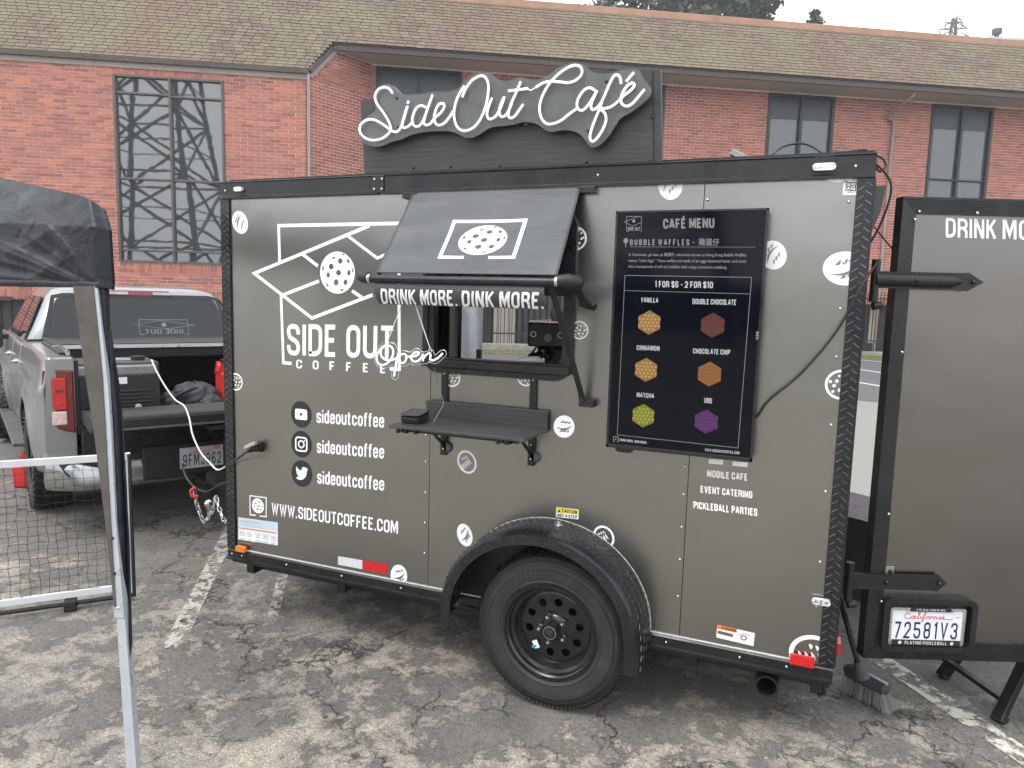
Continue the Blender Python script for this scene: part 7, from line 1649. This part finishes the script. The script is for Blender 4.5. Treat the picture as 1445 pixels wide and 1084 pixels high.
g = MB(); g.lathe([(0, -.006), (.004, -.005), (.005, .004)], (1.1782,-1.6361,0.9159), 'y', 10); build(g, 'pole_button', STL, ct)
def sw(L, R_, n=24):
    # pleated cloth beside the pole
    g = MB(); LL = spline(L, 6); RR = spline(R_, 6); m = len(LL)
    def f(u, v):
        i = min(m - 1, int(round(v * (m - 1)))); p = Vector(LL[i]).lerp(Vector(RR[i]), u); return tuple(p + view * (.012 * math.sin(u * 9 + v * 7) + .006 * math.sin(u * 17 + v * 23)) * (1 - .4 * v))
    g.grid(f, n, m - 1); o = build(g, 'side_cloth', FAB, ct, smooth=80); q_ = o.modifiers.new('t', 'SOLIDIFY'); q_.thickness = .004
sw([(1.0218,-1.5431,1.7965), (1.0461,-1.5508,1.6594), (1.0661,-1.559,1.532), (1.0843,-1.568,1.4045), (1.1194,-1.5876,1.1417), (1.1563,-1.6063,0.879), (1.1873,-1.6168,0.6987), (1.2192,-1.6352,0.4555), (1.2695,-1.6595,0.1066)], [(1.0547,-1.5294,1.7974), (1.0754,-1.5387,1.6602), (1.0936,-1.5476,1.5328), (1.1209,-1.5528,1.4056), (1.1559,-1.5724,1.1428), (1.1837,-1.5949,0.8798), (1.2001,-1.6115,0.6991), (1.2246,-1.6329,0.4557), (1.275,-1.6573,0.1067)])
g = MB(); p = Vector((1.2846,-1.6898,0.0769)); g.box(p.x - .05, p.x + .05, p.y - .05, p.y + .05, 0, .01); build(g, 'foot_plate', POLE, ct)

# ============================================================ pickleball net
NF = Matrix(((-.6574, .7535, 0, -.655), (-.7535, -.6574, 0, -.127), (0, 0, 1, 0), (0, 0, 0, 1)))
nf = thing('pickleball_net', 'portable pickleball net with white tape edges standing at the left by the truck', 'net', (.5, 0, 0), NF)
NX = 2.6
g = MB().box(-.035, NX, -.012, .012, .822, .860); build(g, 'top_tape', mat('white_net_tape', (.66, .67, .70), .7, 0, .08, 8), nf, bev=.003)
g = MB().box(-.050, -.028, -.012, .012, .03, .862); build(g, 'side_tape', MC['white_net_tape'], nf, bev=.003)
g = MB().box(-.02, NX, -.010, .010, .062, .100); build(g, 'bottom_tape', MC['white_net_tape'], nf, bev=.003)
g = MB().tube([(-.05, .02, .035), (NX, .02, .035)], .0125, 10); build(g, 'base_tube', RUB, nf, smooth=60)
g = MB().tube([(-.045, .03, .03), (-.045, .03, .86)], .010, 10); build(g, 'end_post', RUB, nf, smooth=60)
for x in (.27, 1.7): build(MB().box(x - .03, x + .03, -.02, .06, .0, .06), 'foot_bracket', RUB, nf, bev=.006)
g = MB(); st_ = .0455; nx = int(NX / st_); nz = 17; zs = [.10 + (.722) * j / nz for j in range(nz + 1)]; rnd = random.Random(4)
J = [[(i * st_ + rnd.uniform(-.006, .006), rnd.uniform(-.01, .01), zs[j] + rnd.uniform(-.005, .005)) for j in range(nz + 1)] for i in range(nx + 1)]
for i in range(nx + 1): g.tube(J[i], .0014, 4, caps=False)
for j in range(nz + 1): g.tube([J[i][j] for i in range(nx + 1)], .0013, 4, caps=False)
build(g, 'netting', mat('black_net_cord', (.02, .02, .02), .8), nf, kind='stuff')

# ============================================================ broom, case and trestle at the right
br = thing('push_broom', 'black push broom leaning on the rear door hinge, its head on the asphalt', 'broom', (3.2313,0.5212,0.0266), I4)
ha, hb = Vector((*(3.153,0.6057), .10)), Vector((*(3.2956,0.4918), .095))
g = MB(); g.tube([ha - (hb - ha) * .12, ha, ha.lerp(hb, .5), hb, hb + (hb - ha) * .05], [.018, .036, .036, .033, .014], 14); bh = build(g, 'broom_head', mat('charcoal_broom_plastic', (.05, .052, .062), .45), br, smooth=50)
ax_ = (hb - ha).normalized(); sx_ = ax_.cross(Vector((0, 0, 1))).normalized()
g = MB(); c_ = ha.lerp(hb, .70) + Vector((0, 0, .030)) - Vector(sx_) * -.0; tow = Vector((view.x, view.y, 0)).normalized()
M = Matrix.Translation(c_ + tow * .014 + Vector((0, 0, .002))) @ Matrix((( ax_.x, tow.x, 0, 0), (ax_.y, tow.y, 0, 0), (ax_.z, 0, 1, 0), (0, 0, 0, 1))) @ Matrix.Rotation(.6, 4, 'X')
g.mbox(M, .048, .014, .004); build(g, 'broom_label', MC['sticker_white'], bh)
g = MB(); g.mbox(M @ Matrix.Translation((.004, 0, .0045)), .024, .008, .0012); build(g, 'label_print', VBK, bh)
g = MB(); rnd = random.Random(9)
for i in range(420):
    t_ = rnd.uniform(-.05, 1.02); s_ = rnd.uniform(-.028, .028); p = ha.lerp(hb, t_) + Vector(sx_) * s_; p.z -= .01
    q_ = p + Vector(sx_) * s_ * .5 + ax_ * (.10 * max(0, t_ - .6)) ; q_.z = .004 + rnd.uniform(0, .008)
    g.tube([p, q_], .0016, 3, caps=False)
build(g, 'bristles', mat('grey_bristles', (.2, .2, .2), .7), br, kind='stuff')
g = MB(); m_ = Vector((3.1839,0.4873,0.1682)); tpz = Vector((3.0861,0.4856,0.4667)); d_ = (tpz - m_); g.tube([m_ - d_ * .02, tpz, m_ + d_ * 3.2 + Vector((0, .12, 0))], .0125, 12); build(g, 'broom_handle', mat('black_handle', (.012, .012, .014), .3), br, smooth=60)
g = MB(); g.tube([m_ - d_ * .12, m_ + d_ * .12], [.034, .017], 12); build(g, 'handle_socket', MC['charcoal_broom_plastic'], br, smooth=50)
# low black-covered table behind the door
a, b = Vector((3.1156,1.8418,0.5001)), Vector((3.4847,1.668,0.5077)); zt_ = (a.z + b.z) / 2
lt = thing('low_table', 'low folding table under a glossy black cover behind the open rear door', 'table', (3.2, 1.6, 0), I4)
g = MB(); d_ = Vector((b.x - a.x, b.y - a.y, 0)).normalized(); n_ = Vector((-d_.y, d_.x, 0)); A = Vector((a.x, a.y, 0)) - d_ * .5; B = Vector((b.x, b.y, 0)) + d_ * .5
def tt(u, v):
    p = A.lerp(B, u)
    if v < .5: q_ = p + n_ * (.004 * math.sin(u * 40)); q_.z = zt_ * v * 2
    else: q_ = p + n_ * (v - .5) * 2 * .62; q_.z = zt_ + .003 * math.sin(u * 23 + v * 9)
    return tuple(q_)
g.grid(tt, 40, 16); build(g, 'cover', mat('glossy_black_cover', (.05, .05, .06), .38, 0, .1, 5, .2, 8), lt, smooth=30)
g = MB(); 
for u in (.05, .95):
    for v in (.06, .56): p = A.lerp(B, u) + n_ * v; g.bar((p.x, p.y, 0), (p.x, p.y, zt_ - .01), .03, .03)
build(g, 'leg', BKP, lt)
# trestle under the door
ts = thing('folding_trestle', 'black steel trestle legs with a brace standing under the open rear door', 'trestle', (3.9, .85, 0), I4)
f1, f2 = Vector((*(3.5869,0.9418), 0)), Vector((*(3.7506,0.6035), 0)); t1 = Vector((3.6487,0.9763,0.111)); t2 = Vector((3.8768,0.7629,0.2614))
t1 = f1 + (t1 - f1) * 4; t2 = f2 + (t2 - f2) * 4
for k, (f_, t_) in enumerate(((f1, t1), (f2, t2))):
    build(MB().bar(f_ + Vector((0, 0, .012)), t_, .045, .045), 'leg', BKP, ts, bev=.004); build(MB().bar(f_ + Vector((0, 0, .0)), f_ + (t_ - f_) * .03, .052, .052), 'rubber_foot', RUB, ts, bev=.004)
br1 = Vector((3.619,0.9069,0.09)); br2 = Vector((3.7868,0.7521,0.0428)); g = MB().bar(br1 - (br2 - br1) * .5, br2, .03, .02); build(g, 'brace', BKP, ts)
far = Vector((.9, .37, 0))
for k, (f_, t_) in enumerate(((f1, t1), (f2, t2))): build(MB().bar(f_ + far, t_ + far, .045, .045), 'leg', BKP, ts)
g = MB(); g.bar((t1 + t2) / 2 - Vector((0, 0, .0)), (t1 + t2) / 2 + far, .3, .03); build(g, 'top_board', BKP, ts)
bx = None
